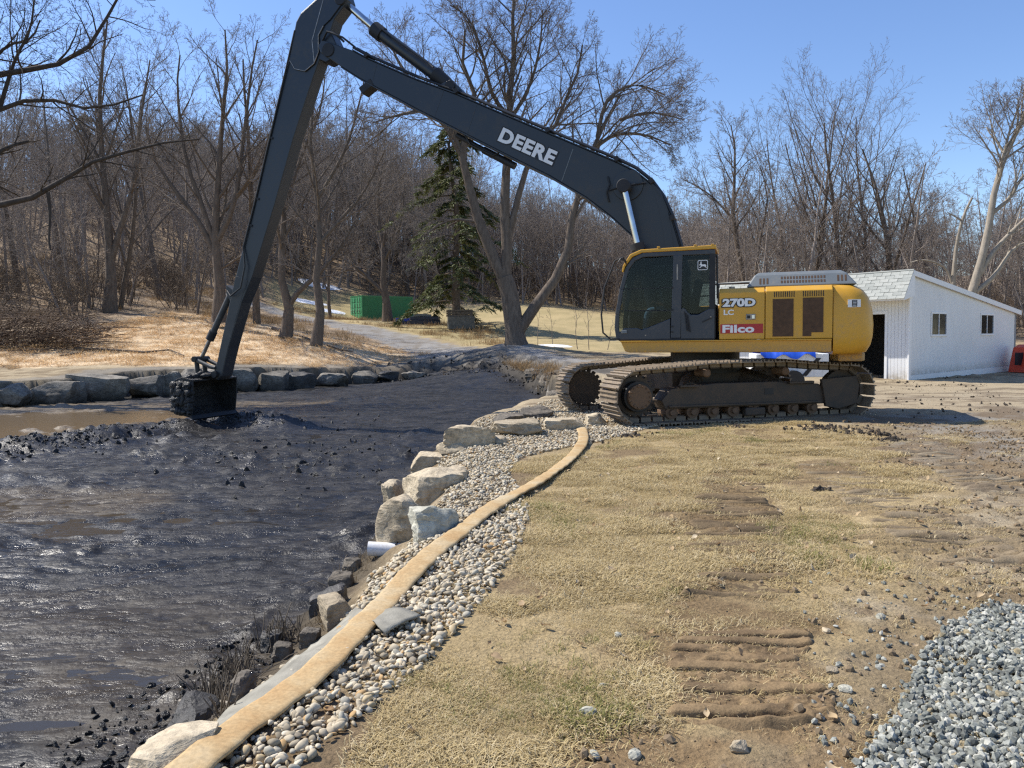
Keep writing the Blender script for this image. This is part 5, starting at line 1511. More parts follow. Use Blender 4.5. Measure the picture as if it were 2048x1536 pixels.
# ------------------------------------------------------------------ grass
def tuft_mesh(seed, n, h0, h1, w, lean, spread, mat):
    g = random.Random(seed); V = []; Q = []
    for _ in range(n):
        a = g.uniform(0, 6.28); r = spread * math.sqrt(g.random()); x, y = r * math.cos(a), r * math.sin(a)
        h = g.uniform(h0, h1); b = g.uniform(0, 6.28); ln = g.uniform(*lean)
        dx, dy = math.cos(b), math.sin(b); sx, sy = -dy * w / 2, dx * w / 2
        hh = h * math.cos(ln); rr = h * math.sin(ln); k = len(V)
        c = [(x, y, -.004), (x + dx * rr * .45, y + dy * rr * .45, hh * .62), (x + dx * rr, y + dy * rr, hh * g.uniform(.6, 1.0))]
        for j, q in enumerate(c):
            f = (1, .85, .25)[j]
            V += [(q[0] - sx * f, q[1] - sy * f, q[2]), (q[0] + sx * f, q[1] + sy * f, q[2])]
        Q += [(k, k + 1, k + 3, k + 2), (k + 2, k + 3, k + 5, k + 4)]
    me = fast_mesh('tuft', V, Q, False); me.materials.append(mat); return me
def grass_mat(name, stops):
    m = NT(name); oi = m.node('ShaderNodeObjectInfo')
    m.b.inputs['Transmission Weight'].default_value = 0
    col = m.ramp(oi.outputs['Random'], stops)
    tr = m.node('ShaderNodeBsdfTranslucent'); m.set(tr.inputs[0], col)
    m.finish(col, .8, 0, None, .15)
    mx = m.node('ShaderNodeMixShader'); mx.inputs[0].default_value = .25
    m.set(mx.inputs[1], m.b.outputs[0]); m.set(mx.inputs[2], tr.outputs[0]); m.set(m.out.inputs[0], mx.outputs[0])
    return m.m
M['deadgrass'] = grass_mat('dead_grass', [(0, (.48, .375, .185)), (.35, (.59, .475, .26)), (.6, (.37, .28, .13)), (.8, (.65, .545, .345)), (1, (.26, .19, .09))])
M['greengrass'] = grass_mat('green_grass', [(0, (.16, .17, .05)), (.5, (.22, .215, .07)), (1, (.30, .26, .10))])
M['weed'] = grass_mat('brown_weed', [(0, (.26, .17, .085)), (.5, (.36, .25, .13)), (1, (.20, .13, .07))])
TUF = [tuft_mesh(500 + k, 40, .018, .048, .0028, (.8, 1.56), .080, M['deadgrass']) for k in range(7)] + [tuft_mesh(520 + k, 30, .018, .045, .0028, (.5, 1.3), .055, M['greengrass']) for k in range(2)]
def put_tufts(name, xy, idx, s0, s1, protos, flat=0.0):
    z = ground_z(xy[:, 0], xy[:, 1]); n = len(xy)
    s = nr_.uniform(s0, s1, (n, 1)) * np.clip(1 + .9 * fbm(xy[:, 0] * 3.1, xy[:, 1] * 3.1, 3, 177), .5, 1.7)[:, None]
    return scatter(name, np.c_[xy, z], np.c_[np.zeros((n, 2)), nr_.uniform(0, 6.28, n)], np.repeat(s, 3, 1), idx, protos)
def lawn_dens(x, y):
    sd = sdist(x, y, LAWN) + .35 * fbm(x * 2.6, y * 2.6, 4, 103)
    n = fbm(x * 1.3, y * 1.3, 3, 131)
    d = np.clip(.05 + 1.0 * sstep(-.22, .22, n), 0, 1) * sstep(.15, -.25, sd)
    d = d * (1 - .97 * sstep(.1, .5, cleats(x, y, CLEAT_A, .48, .16, 1, 20)[1]) * (.35 + .65 * sstep(5.0, 4.2, y)))
    for ln, hf, lo_ in (([(1.30, 4.3), (1.62, 5.46), (2.06, 7.1), (2.6, 9.0)], .34, .55), ([(3.1, 4.7), (3.3, 6.5), (3.7, 9.5)], .36, .8), ([(4.3, 5.0), (4.7, 7.0), (5.5, 11)], .4, .9)):
        d = d * (1 - lo_ * sstep(hf + .05, hf - .1, seg_dist(x, y, ln, False) + .15 * fbm(x * 2, y * 2, 2, 171)))
    d = d * (1 - .85 * sstep(.05, .32, .7 * fbm(x * 2.6, y * 2.6, 4, 103) + .5 * fbm(x * .6, y * .6, 4, 101)))
    return d * np.clip(1.25 - y / 16, .35, 1)
xy = sample_poly([(-1.5, 1.2), (-1.2, 8), (0, 14), (8, 14), (7, 8), (4, 4), (2.6, 1.2)], 22000, lawn_dens)
px, py, dd = proj_px(np.c_[xy, np.zeros(len(xy))]); k = (px > -60) & (px < 2110) & (py < 1600); xy = xy[k]
xy = xy[~((np.abs(xy[:, 0] - np.interp(xy[:, 1], [2.7, 3.7, 5.46], [.93, 1.10, 1.6])) < .36 + .08 * fbm(xy[:, 0] * 3, xy[:, 1] * 3, 2, 321)) & (xy[:, 1] > 2.85) & (xy[:, 1] < 4.05 + .3 * fbm(xy[:, 0] * 2, xy[:, 1] * 2, 2, 323)) & (nr_.uniform(0, 1, len(xy)) < .96))]
gn = fbm(xy[:, 0] * .9 + 3, xy[:, 1] * .9, 3, 133)
gi = np.where(nr_.uniform(0, 1, len(xy)) < sstep(.12, .5, gn) * .30, nr_.integers(7, 9, len(xy)), nr_.integers(0, 7, len(xy)))
put_tufts('grass', xy, gi, .75, 1.4, TUF)
# sparse straw-like wisps on the dirt
xy = sample_poly([(.4, 2.4), (1.2, 6), (2, 12), (9, 13), (6.5, 7.5), (2.6, 2.4)], 2600, lambda x, y: sstep(-.1, .4, fbm(x * 1.1, y * 1.1, 3, 141)) * .8)
put_tufts('dry_grass', xy, nr_.integers(0, 7, len(xy)), .5, 1.1, TUF)
WEED = [tuft_mesh(540 + k, 26, .12, .45, .010, (.3, 1.4), .30, M['weed']) for k in range(4)]
STRW = [tuft_mesh(560 + k, 30, .12, .40, .013, (1.0, 1.55), .35, grass_mat('straw_fibre', [(0, (.56, .38, .19)), (.5, (.66, .47, .26)), (1, (.46, .30, .15))])) for k in range(3)]
xy = sample_poly(STRAW, 2600)
put_tufts('straw', xy, nr_.integers(0, 3, len(xy)), .6, 1.2, STRW)
hs = [at(px, py, D)[:2] for px, py, D in [(-100, 700, 38), (300, 640, 50), (460, 640, 50), (700, 690, 43), (860, 700, 43), (1030, 700, 38), (1020, 650, 56), (700, 600, 80), (300, 560, 72), (-200, 560, 70)]]
xy = sample_poly(hs, 2600, lambda x, y: .1 + .9 * sstep(.0, .4, fbm(x * .35, y * .35, 3, 151)))
xy = xy[(seg_dist(xy[:, 0], xy[:, 1], ROADC, False) > 2.2) & (sdist(xy[:, 0], xy[:, 1], STRAW) > -.5)]
put_tufts('dead_weeds', xy, nr_.integers(0, 4, len(xy)), .6, 1.5, WEED)
fl_ = [at(px, py, D)[:2] for px, py, D in [(1000, 736, 36), (1110, 740, 29), (1105, 790, 25), (1070, 760, 33)]]
xy = sample_poly(fl_, 160); put_tufts('bank_grass', xy, nr_.integers(0, 4, len(xy)), .5, 1.1, WEED)

M['crumb'] = simple('soil_crumb', (.20, .145, .085), .95, 0, .3, 20)
CRUMB = [stone_mesh(700 + k, M['crumb'], .7, True, 0) for k in range(6)]
xy = sample_poly([(.2, 1.8), (.3, 4), (1.0, 8), (2.5, 12.4), (10, 13), (8, 8), (4.5, 4.5), (3.2, 1.8)], 9000, lambda x, y: np.clip(sstep(-.3, .3, sdist(x, y, LAWN) + .5 * fbm(x * 2, y * 2, 3, 161)) - cleats(x, y, CLEAT_A, .5, .16, 1, 20)[1] * .5 * (y < 4.6), 0, 1) * (.15 + .85 * sstep(-.1, .35, fbm(x * 1.5, y * 1.5, 3, 163))) * (sdist(x, y, GRAVEL) > 0))
k = len(xy); sz = nr_.uniform(0, 1, k) ** 4 * .05 + .008
scatter('soil_crumbs', np.c_[xy, ground_z(xy[:, 0], xy[:, 1]) + sz * .2], nr_.uniform(0, 6, (k, 3)), np.repeat(sz[:, None], 3, 1), nr_.integers(0, 6, k), CRUMB)

# clods of mud dragged up the far slope and the right bank
CLOD = [stone_mesh(720 + k, M['cake'], .75, True, 1) for k in range(5)] + [stone_mesh(730 + k, M['clod'], .7, True, 1) for k in range(3)]
za = sample_poly([at(px, py, D)[:2] for px, py, D in [(745, 764, 37.0), (780, 748, 39.2), (900, 732, 38.5), (1000, 724, 36.5), (1090, 732, 31.5), (1125, 755, 26), (1092, 772, 25.5), (1045, 748, 30.5), (980, 744, 33.5), (860, 762, 35.5)]], 420)
zb_ = sample_poly([(-1.2, 2.3), (-2.3, 3.0), (-2.4, 3.9), (-1.9, 5.2), (-1.35, 4.6), (-1.3, 3.2)], 600, lambda x, y: sstep(-.75, -.05, sdist(x, y, POND)) * (sdist(x, y, POND) < .12))
zc = sample_poly([(2.0, 13.5), (4, 26), (12, 25), (18, 30), (9, 13.2)], 700, lambda x, y: .1 + .9 * sstep(.0, .4, fbm(x * .8, y * 1.6, 3, 165)))
zd = []
for cx, cy, n, sp in ((1650, 858, 170, 34), (1735, 868, 110, 26), (1785, 880, 70, 16), (1480, 853, 40, 12), (1240, 872, 110, 34), (1180, 885, 30, 14), (1645, 980, 26, 9)):
    for _ in range(n): zd.append(hit(g.gauss(cx, sp), g.gauss(cy, sp * .13))[:2])
zd = np.array(zd)
zp = []
PL_ = np.array(PILE)
for _ in range(1500):
    i_ = g.randrange(len(PL_) - 1); t_ = g.random(); q_ = PL_[i_] * (1 - t_) + PL_[i_ + 1] * t_
    zp.append((q_[0] + g.gauss(0, .55), q_[1] + g.gauss(0, .42)))
for _ in range(420):
    zp.append(tuple(atz(g.gauss(640, 130), g.gauss(905, 42), -.48)[:2]))
zp = np.array(zp); zp = zp[sdist(zp[:, 0], zp[:, 1], POND) < -.15]
xy = np.concatenate([za, zb_, zc, zd, zp]); k = len(xy)
sz = np.r_[nr_.uniform(0, 1, len(za)) ** 2 * .16 + .04, nr_.uniform(0, 1, len(zb_)) ** 3 * .055 + .010, nr_.uniform(0, 1, len(zc)) ** 4 * .11 + .02, nr_.uniform(0, 1, len(zd)) ** 2 * .09 + .015, nr_.uniform(0, 1, len(zp)) ** 3 * .13 + .02]
ix = np.r_[nr_.integers(0, 8, len(za)), nr_.integers(0, 5, len(zb_)), nr_.integers(5, 8, len(zc)), nr_.integers(5, 8, len(zd)), nr_.integers(0, 5, len(zp))]
scatter('mud_clods', np.c_[xy, ground_z(xy[:, 0], xy[:, 1]) + sz * np.r_[np.full(len(xy) - len(zp), .08), np.full(len(zp), -.04)]], nr_.uniform(0, 6, (k, 3)), np.repeat(sz[:, None], 3, 1) * np.array([1.2, 1, .6]), ix, CLOD)

# a few dead leaves on the lawn
def leaf_mesh(seed):
    g_ = random.Random(seed); V = []; Q = []
    pr = [0, .32, .46, .40, .22, 0]
    for i, w in enumerate(pr):
        x = i / 5 - .5; zc_ = .25 * math.sin(i * .9 + seed) * .5
        for sg in (-1, 0, 1): V.append((x, sg * w * .6, zc_ + (.16 if sg else 0) * g_.uniform(.4, 1.2)))
    for i in range(5):
        for j in range(2): Q.append((i * 3 + j, i * 3 + j + 1, i * 3 + j + 4, i * 3 + j + 3))
    me = fast_mesh('leaf', V, Q, True); me.materials.append(M['leaf']); return me
M['leaf'] = grass_mat('dead_leaf', [(0, (.42, .29, .15)), (.4, (.56, .44, .28)), (.7, (.30, .19, .10)), (1, (.64, .54, .38))])
LEAF = [leaf_mesh(k) for k in range(4)]
xy = sample_poly([(-1.2, 1.6), (-1.0, 8), (.5, 13), (8, 13), (6, 7), (3, 3), (2.2, 1.6)], 520)
xy = xy[pond_sd(xy[:, 0], xy[:, 1]) > .5]; k = len(xy)
scatter('dead_leaves', np.c_[xy, ground_z(xy[:, 0], xy[:, 1]) + .022], np.c_[nr_.normal(0, .4, (k, 2)), nr_.uniform(0, 6.28, k)], np.repeat(nr_.uniform(.025, .07, (k, 1)), 3, 1), nr_.integers(0, 4, k), LEAF)

# ------------------------------------------------------------------ shed
SC = Vector((13.2, 25.6, 0.0)); SG = Vector((.75, .66, 0)).normalized(); SF = Vector((-SG.y, SG.x, 0))   # along the gable, along the front
MS = Matrix(((SF.x, SG.x, 0), (SF.y, SG.y, 0), (0, 0, 1))).to_4x4()      # local x along the front (leftwards), y along the gable, z up
shed = empty('shed', SC); shed.matrix_world = Matrix.Translation((SC.x, SC.y, 0.0)) @ MS
tag(shed, 'long white wooden shed with grey shingled front eave and dark doorway', 'shed')
M['white_wood'] = dirty_paint('white_painted_wood', (.79, .79, .78), (.40, .35, .27), .95, .6, .5, (.0, .45), 0.0, 0.0)
M['white_trim'] = simple('white_trim', (.78, .78, .77), .55, 0, .04)
M['shingle'] = simple('grey_green_shingle', (.33, .345, .315), .95, 0, .2, 5, .5, 70)
def _sh():
    m = NT('asphalt_shingle'); oi = m.node('ShaderNodeObjectInfo'); n = m.noise(m.coord('Object'), 40, 4)
    col = m.ramp(oi.outputs['Random'], [(0, (.29, .30, .275)), (.5, (.335, .345, .315)), (1, (.38, .385, .35))])
    col = m.mix(1.0, col, m.ramp(n, [(.3, .8), (.7, 1.2)]), 'MULTIPLY'); return m.finish(col, .95, 0, m.bump(n, .3, .01), .15)
M['shingle'] = _sh()
M['dark_room'] = simple('dark_timber', (.05, .045, .04), .9)
GL, FL, HP_, HR, HE = 11.0, 8.2, 3.52, 2.42, 2.70           # gable length, front length, peak, rear eave, front eave heights
def wall_top(y): return HP_ - (HP_ - HR) * y / GL
# gable of narrow boards (x from 0 to .12 is the wall's thickness)
WIN = [(1.80, 3.20, 1.47, 2.27), (6.70, 8.20, 1.48, 2.28)]
sd_ = MB(); bw_ = .115; y = 0.0
core = []
while y < GL - .01:
    y1 = min(y + bw_, GL); g_ = .007
    segs = [(.16, wall_top((y + y1) / 2) - .02)]
    for a, b, z0, z1 in WIN:
        if y1 > a and y < b: segs = [(.16, z0), (z1, wall_top((y + y1) / 2) - .02)]
    for z0, z1 in segs:
        zt0 = wall_top(y) - .02 if z1 > HR - .3 and z1 > 2.3 else z1; zt1 = wall_top(y1) - .02 if z1 > HR - .3 and z1 > 2.3 else z1
        vs = [(x, yy, zz) for x in (-.018, 0) for yy, zz in ((y + g_ / 2, z0), (y1 - g_ / 2, z0), (y1 - g_ / 2, zt1), (y + g_ / 2, zt0))]
        sd_.add(vs, [(0, 1, 2, 3), (7, 6, 5, 4), (0, 4, 5, 1), (1, 5, 6, 2), (2, 6, 7, 3), (3, 7, 4, 0)])
    y = y1
gb = sd_.build('gable_siding', M['white_wood'], shed); gb['kind'] = 'stuff'
bk = MB(); ys_ = [0] + [v for w in WIN for v in w[:2]] + [GL]
def panel(m, y0, y1, z0, z1a, z1b, x0=.0, x1=.10):
    m.add([(x, yy, zz) for x in (x0, x1) for yy, zz in ((y0, z0), (y1, z0), (y1, z1b), (y0, z1a))], [(0, 1, 2, 3), (7, 6, 5, 4), (0, 4, 5, 1), (1, 5, 6, 2), (2, 6, 7, 3), (3, 7, 4, 0)])
for i in range(len(ys_) - 1):
    a, b = ys_[i], ys_[i + 1]; w = next((w for w in WIN if w[0] == a and w[1] == b), None)
    if w:
        panel(bk, a, b, .0, w[2], w[2], .004); panel(bk, a, b, w[3], wall_top(a) - .03, wall_top(b) - .03, .004)
    else: panel(bk, a, b, .0, wall_top(a) - .03, wall_top(b) - .03, .004)
bk.build('gable_wall', M['white_wood'], shed)
MB().bb(-.03, -.001, 0.0, GL, -.3, .155).build('sill_board', M['white_trim'], shed, .005)
MB().bb(-.035, .02, -.06, .09, -.2, 3.42).build('corner_board', M['white_trim'], shed, .006)
MB().bb(-.03, .02, GL - .16, GL + .02, -.2, HR).build('corner_board', simple('grey_corner_post', (.22, .22, .23), .7), shed, .006)
for a, b, z0, z1 in WIN:
    fr = MB()
    fr.bb(-.045, .03, a - .03, a + .045, z0 - .03, z1 + .03).bb(-.045, .03, b - .045, b + .03, z0 - .03, z1 + .03).bb(-.045, .03, a + .045, b - .045, z1 - .04, z1 + .03).bb(-.06, .03, a + .045, b - .045, z0 - .03, z0 + .04)
    fw = fr.build('window', M['white_trim'], shed, .004)
    mid = (a + b) / 2
    MB().bb(-.03, .02, mid - .02, mid + .02, z0 + .04, z1 - .04).build('mullion', M['white_trim'], fw)
    for c, d_ in ((a + .045, mid - .02), (mid + .02, b - .045)):
        MB().bb(-.012, -.004, c, d_, z0 + .04, z1 - .04).build('pane', M['wglass'], fw)
# front wall with doorway, seen from x=0 leftwards
fb = MB(); x = 0.0; D0, D1, DH = .72, 3.3, 2.22
while x < FL - .01:
    x1 = min(x + bw_, FL)
    z0 = DH + .10 if (x1 > D0 and x < D1) else 0.0
    fb.add([(xx, yy, zz) for yy in (-.018, .0) for xx, zz in ((x + .0035, z0), (x1 - .0035, z0), (x1 - .0035, 3.4), (x + .0035, 3.4))], [(0, 1, 2, 3), (7, 6, 5, 4), (0, 4, 5, 1), (1, 5, 6, 2), (2, 6, 7, 3), (3, 7, 4, 0)])
    x = x1
fs_ = fb.build('front_siding', M['white_wood'], shed); fs_['kind'] = 'stuff'
fw_ = MB().bb(.0, D0, .003, .10, 0, 3.4).bb(D0, D1, .003, .10, DH + .1, 3.4).bb(D1, FL, .003, .10, 0, 3.4)
fw_.build('front_wall', M['white_wood'], shed)
df = MB().bb(D0 - .03, D0 + .06, -.04, .1, 0, DH + .1).bb(D1 - .06, D1 + .03, -.04, .1, 0, DH + .1).bb(D0 + .06, D1 - .06, -.04, .1, DH, DH + .1)
df.build('door_frame', M['white_trim'], shed, .005)
MB().bb(.3, FL - .1, 4.0, 4.1, 0, 3.0).build('inner_wall', M['dark_room'], shed)
MB().bb(.12, FL, .12, GL, -.02, .03).build('shed_floor', M['dark_room'], shed)
MB().bb(FL - .1, FL, .1, GL, 0, 2.4).build('far_wall', M['white_wood'], shed)
MB().bb(.1, FL, GL - .1, GL, 0, 2.4).build('rear_wall', M['white_wood'], shed)
# roofs
rr2 = MB()
rr2.add([(xx, yy, zz) for xx in (-.10, FL + .15) for yy, zz in ((-.02, HP_ + .03), (GL + .35, HR - .02), (GL + .35, HR + .05), (-.02, HP_ + .10))], [(0, 1, 2, 3), (7, 6, 5, 4), (0, 4, 5, 1), (1, 5, 6, 2), (2, 6, 7, 3), (3, 7, 4, 0)])
rear = rr2.build('rear_roof', M['white_trim'], shed)
rk = MB().add([(xx, yy, zz) for xx in (-.135, -.102) for yy, zz in ((-.02, HP_ - .06), (GL + .35, HR - .13), (GL + .35, HR + .06), (-.02, HP_ + .11))], [(0, 1, 2, 3), (7, 6, 5, 4), (0, 4, 5, 1), (1, 5, 6, 2), (2, 6, 7, 3), (3, 7, 4, 0)])
rk.build('rake_board', M['white_trim'], shed)
EV = (-.72, HE); RG = (-.0, HP_ + .10)
fr_ = MB().add([(xx, yy, zz) for xx in (-.12, FL + .15) for yy, zz in (EV, RG, (.10, HP_ + .05), (.10, HE + .1), (EV[0] + .02, HE - .06))], [(0, 1, 2, 3, 4), (9, 8, 7, 6, 5), (0, 5, 6, 1), (1, 6, 7, 2), (2, 7, 8, 3), (3, 8, 9, 4), (4, 9, 5, 0)])
front = fr_.build('front_roof', M['white_trim'], shed)
SLO = Vector((0, RG[0] - EV[0], RG[1] - EV[1])); SL = SLO.length; sdir = SLO / SL; sn = Vector((0, -sdir.z, sdir.y))
nc_ = 8; ex_ = SL / nc_; tabw = .29
tm = MB().bb(-.14, .14, 0, ex_ * 1.16, 0, .010)
sh_me = None
for r in range(nc_):
    k = 0; x = -.14 + (tabw / 2 if r % 2 else 0) - tabw
    while x < FL + .1:
        if sh_me is None:
            o = tm.build('shingle', M['shingle'], front); sh_me = o.data
        else: o = link_mesh('shingle', sh_me, None, front)
        c = Vector((max(x + tabw / 2, .02), EV[0], EV[1])) + sdir * (ex_ * r - .03) + sn * (.012 + .004 * ((k + r) % 3))
        tl = .055
        R3 = Matrix(((1, 0, 0), (0, sdir.y, sn.y), (0, sdir.z, sn.z))) @ Matrix.Rotation(-tl, 3, 'X')
        o.matrix_basis = Matrix.Translation(c) @ R3.to_4x4()
        x += tabw; k += 1
MB().tube([(-.12, RG[0], RG[1] + .02), (FL + .15, RG[0], RG[1] + .02)], .035, 8).build('ridge_cap', M['shingle'], front)

# ------------------------------------------------------------------ things behind the machine
TR = at(1575, 722, 21.5)
trl = empty('utility_trailer', (TR[0], TR[1], gz(TR[0], TR[1])), rad(-8))
tag(trl, 'white box trailer under a blue tarp seen beneath the excavator body', 'trailer')
tb = MB().bb(-.95, .95, -.6, .6, .38, 1.02).build('trailer_box', M['white_trim'], trl, .02)
for k in range(9): MB().bb(-.9 + k * .21, -.87 + k * .21, -.612, -.601, .4, 1.0).build('side_rib', M['white_wood'], tb)
MB().prism([(.25, .42), (.38, .42), (.75, .9), (.62, .9)], -.615, -.602).build('dark_stripe', M['dark_in'], tb)
for s in (-1, 1): MB().tube([(.0, s * .66, .29), (0, s * .82, .29)], .29, 20).build('wheel', M['black'], trl, .02)
MB().tube([(-.95, 0, .45), (-1.6, 0, .42)], .04, 8).build('drawbar', M['dark_in'], trl)
tv = []; n1, n2 = 34, 22
for i in range(n1):
    for j in range(n2):
        u = -1.0 + 2.0 * i / (n1 - 1); v = -.66 + 1.32 * j / (n2 - 1)
        ed = max(abs(v) - .6, 0) / .06
        z = 1.07 + .09 * float(fbm(np.array([u * 2.1]), np.array([v * 2.1]), 3, 171)[0]) - .14 * min(ed, 1) * (1 + .5 * math.sin(u * 7)) + .06 * (1 - (v / .66) ** 2)
        tv.append((u * .72 - .12, v, z))
tq = [(i * n2 + j, (i + 1) * n2 + j, (i + 1) * n2 + j + 1, i * n2 + j + 1) for i in range(n1 - 1) for j in range(n2 - 1)]
tarp = link_mesh('tarp', fast_mesh('tarp', tv, tq, True), simple('blue_tarp', (.02, .09, .55), .4, 0, .15))
tarp.location = trl.location; tarp.rotation_euler = trl.rotation_euler
tag(tarp, 'crumpled blue tarp thrown over the white box trailer', 'tarp')
# red machine cut by the right edge
RB = at(2084, 732, 31.0)
rb = empty('loader_bucket', (RB[0], RB[1], gz(RB[0], RB[1])), rad(25))
tag(rb, 'red loader bucket standing at the right photo edge behind the shed', 'loader bucket')
M['red_paint'] = dirty_paint('red_paint', (.75, .075, .03), (.25, .12, .08), .6, .4, 3)
prof = [(-.75, .0), (-.72, .15), (-.45, 1.0), (-.1, 1.12), (.25, 1.05), (.3, .95), (-.05, 1.0), (-.35, .9), (-.6, .15), (.55, .05), (.6, .0)]
for nm, a, b_ in (('bucket_shell', -.85, .85),):
    MB().prism(prof, a, b_).build(nm, M['red_paint'], rb, .012)
for s in (-1, 1): MB().prism([(-.75, 0), (-.72, .15), (-.45, 1.0), (-.1, 1.12), (.25, 1.05), (.55, .05), (.6, 0)], s * .85, s * .88).build('side_plate', M['red_paint'], rb, .008)
MB().bb(-.95, -.55, -.5, -.4, .3, .8).build('lift_lug', M['dark_in'], rb, .01)
MB().bb(-.95, -.55, .4, .5, .3, .8).build('lift_lug', M['dark_in'], rb, .01)

# ------------------------------------------------------------------ shipping container and stores by the road
CP = at(725, 641, 78)
ct = empty('shipping_container', (CP[0], CP[1], CP[2] - .05), rad(40))
tag(ct, 'green corrugated shipping container with its doors facing the road', 'shipping container')
M['cgreen'] = dirty_paint('container_green', (.030, .19, .075), (.10, .12, .06), .55, .5, 1.0)
M['cgreen_lit'] = dirty_paint('container_green_sunlit', (.065, .34, .15), (.12, .15, .08), .6, .5, 2.0)  # sunlight on the door end is put into this brighter green
Lc, Wc, Hc = 6.06, 2.44, 2.59
def corr(x0, x1, y, side):
    pts = []; n = 42; w = (x1 - x0) / n
    for i in range(n):
        a = x0 + i * w; d = .036
        pts += [(a, 0), (a + w * .28, 0), (a + w * .5, d), (a + w * .78, d)]
    pts.append((x1, 0))
    vs = [(p, y + side * q, z) for z in (.16, Hc - .14) for p, q in pts]; m = len(pts)
    return MB().add(vs, [(i, i + 1, m + i + 1, m + i) for i in range(m - 1)])
for yy, sgn in ((.03, -1), (Wc - .03, 1)): corr(.12, Lc - .12, yy, sgn).build('side_wall', M['cgreen'], ct)
MB().bb(.05, Lc - .05, .05, Wc - .05, Hc - .05, Hc - .01).build('container_roof', M['cgreen'], ct)
MB().bb(.05, Lc, .06, Wc - .06, .10, .16).build('container_floor', M['dark_in'], ct)
MB().bb(Lc - .06, Lc - .02, .05, Wc - .05, .1, Hc - .05).build('end_wall', M['cgreen'], ct)
for x in (.06, Lc - .06):
    for yy in (.06, Wc - .06): MB().bb(x - .07, x + .07, yy - .07, yy + .07, 0, Hc).build('corner_post', M['cgreen'], ct, .01)
for yy in (.03, Wc - .03):
    for z in (.08, Hc - .07): MB().bb(.1, Lc - .1, yy - .04, yy + .04, z - .07, z + .07).build('side_rail', M['cgreen'], ct)
for z in (.08, Hc - .07): MB().bb(-.02, .06, .1, Wc - .1, z - .07, z + .07).build('door_header', M['cgreen'], ct)
for k in range(2):
    a = .13 + k * 1.10; dr = MB().bb(-.01, .03, a, a + 1.08, .16, Hc - .15).build('door', M['cgreen_lit'], ct)
    for r in range(4): MB().bb(-.035, -.01, a + .08, a + 1.0, .26 + r * .56, .26 + r * .56 + .42).build('door_panel', M['cgreen_lit'], dr, .015)
    for q in (.3, .78):
        MB().cyl((-.06, a + q, .12), (-.06, a + q, Hc - .1), .02, 8).build('lock_rod', M['steel'], dr)
        MB().bb(-.09, -.05, a + q - .02, a + q + .26, 1.05, 1.09).build('lock_handle', M['steel'], dr)
def heap(px, py, D, boxes, name, label, cat):
    P = at(px, py, D); e = empty(name, (P[0], P[1], gz(P[0], P[1]))); tag(e, label, cat)
    for nm, c, s, r, mt in boxes:
        MB().box((0, 0, 0), s).build(nm, M[mt] if isinstance(mt, str) else mt, e, .02)
        o = e.children[-1]; o.location = c; o.rotation_euler = r
    return e
BLUE = simple('blue_plastic', (.03, .06, .42), .45, 0, .2); DKB = simple('dark_bundle', (.035, .04, .06), .6, 0, .4)
heap(806, 646, 62, [('blue_drum', (0, 0, .55), (1.1, .9, .5), (0, .1, .2), BLUE), ('base_bundle', (0, 0, .18), (1.5, 1.0, .36), (0, 0, .1), DKB)], 'bundle', 'dark bundle topped with blue plastic in front of the green container', 'bundle')
heap(848, 648, 61, [('bundle_layer', (0, 0, .15), (2.6, 1.2, .3), (0, 0, .1), DKB), ('bundle_layer', (.1, 0, .45), (2.2, 1.1, .26), (0, 0, -.05), DKB), ('top_wrap', (-.1, 0, .70), (1.4, .9, .2), (0, .06, .1), M['cover_grey'])], 'pipe_bundle', 'flat stack of dark wrapped bundles right of the blue plastic', 'bundle')
M['concrete'] = simple('old_concrete', (.14, .13, .11), .9, 0, .3, 5, .5, 30)
cb_ = heap(922, 660, 56, [('block', (0, 0, .45), (1.9, 1.1, .9), (0, 0, .15), 'concrete')], 'concrete_block', 'weathered concrete block under the evergreen by the road', 'concrete block')
pl = empty('pallet', (cb_.location.x - .1, cb_.location.y, cb_.location.z + .91), .2); tag(pl, 'old wooden pallets stacked on the concrete block', 'pallet')
M['oldwood'] = simple('old_wood', (.13, .105, .08), .9, 0, .4, 8)
for lv in range(3):
    for k in range(6): MB().bb(-.9 + k * .32, -.68 + k * .32, -.5, .5, lv * .17 + .11, lv * .17 + .14).build('deck_board', M['oldwood'], pl)
    for k in range(3): MB().bb(-.9, .92, -.5 + k * .45, -.4 + k * .45, lv * .17, lv * .17 + .11).build('runner', M['oldwood'], pl)

# snow patches
M['snow'] = simple('snow', (.82, .85, .90), .6, 0, .05, 4, .4, 10)
def snow(px, py, D, w, h, seed, label):
    P = at(px, py, D); n = 40; V = []; Q = []
    nr2, na_ = 8, n
    for i in range(nr2 + 1):
        for k in range(na_):
            a = 2 * math.pi * k / na_; rr = i / nr2
            q = 1 + .35 * float(fbm(np.array([math.cos(a) * 1.6 + seed]), np.array([math.sin(a) * 1.6]), 3, 181)[0])
            x, y = P[0] + w * rr * q * math.cos(a), P[1] + h * rr * q * math.sin(a)
            V.append((x, y, gz(x, y) + .16 * (1 - rr ** 3) - .03))
    for i in range(nr2):
        for k in range(na_): Q.append((i * na_ + k, i * na_ + (k + 1) % na_, (i + 1) * na_ + (k + 1) % na_, (i + 1) * na_ + k))
    o = link_mesh('snow_patch', fast_mesh('snow_patch', V, Q, True), M['snow']); tag(o, label, 'snow patch', 'melting snow patches')
snow(618, 584, 84, 2.3, 1.5, 1, 'largest melting snow patch between the trunks left of the container')
snow(662, 592, 80, 1.6, 1.1, 4, 'snow patch just left of the green container')
snow(1100, 677, 43.5, 1.2, .55, 7, 'thin snow patch on the field right of the big forked tree')
snow(640, 577, 92, 2.6, 1.0, 9, 'snow streak at the far edge of the field above the container')

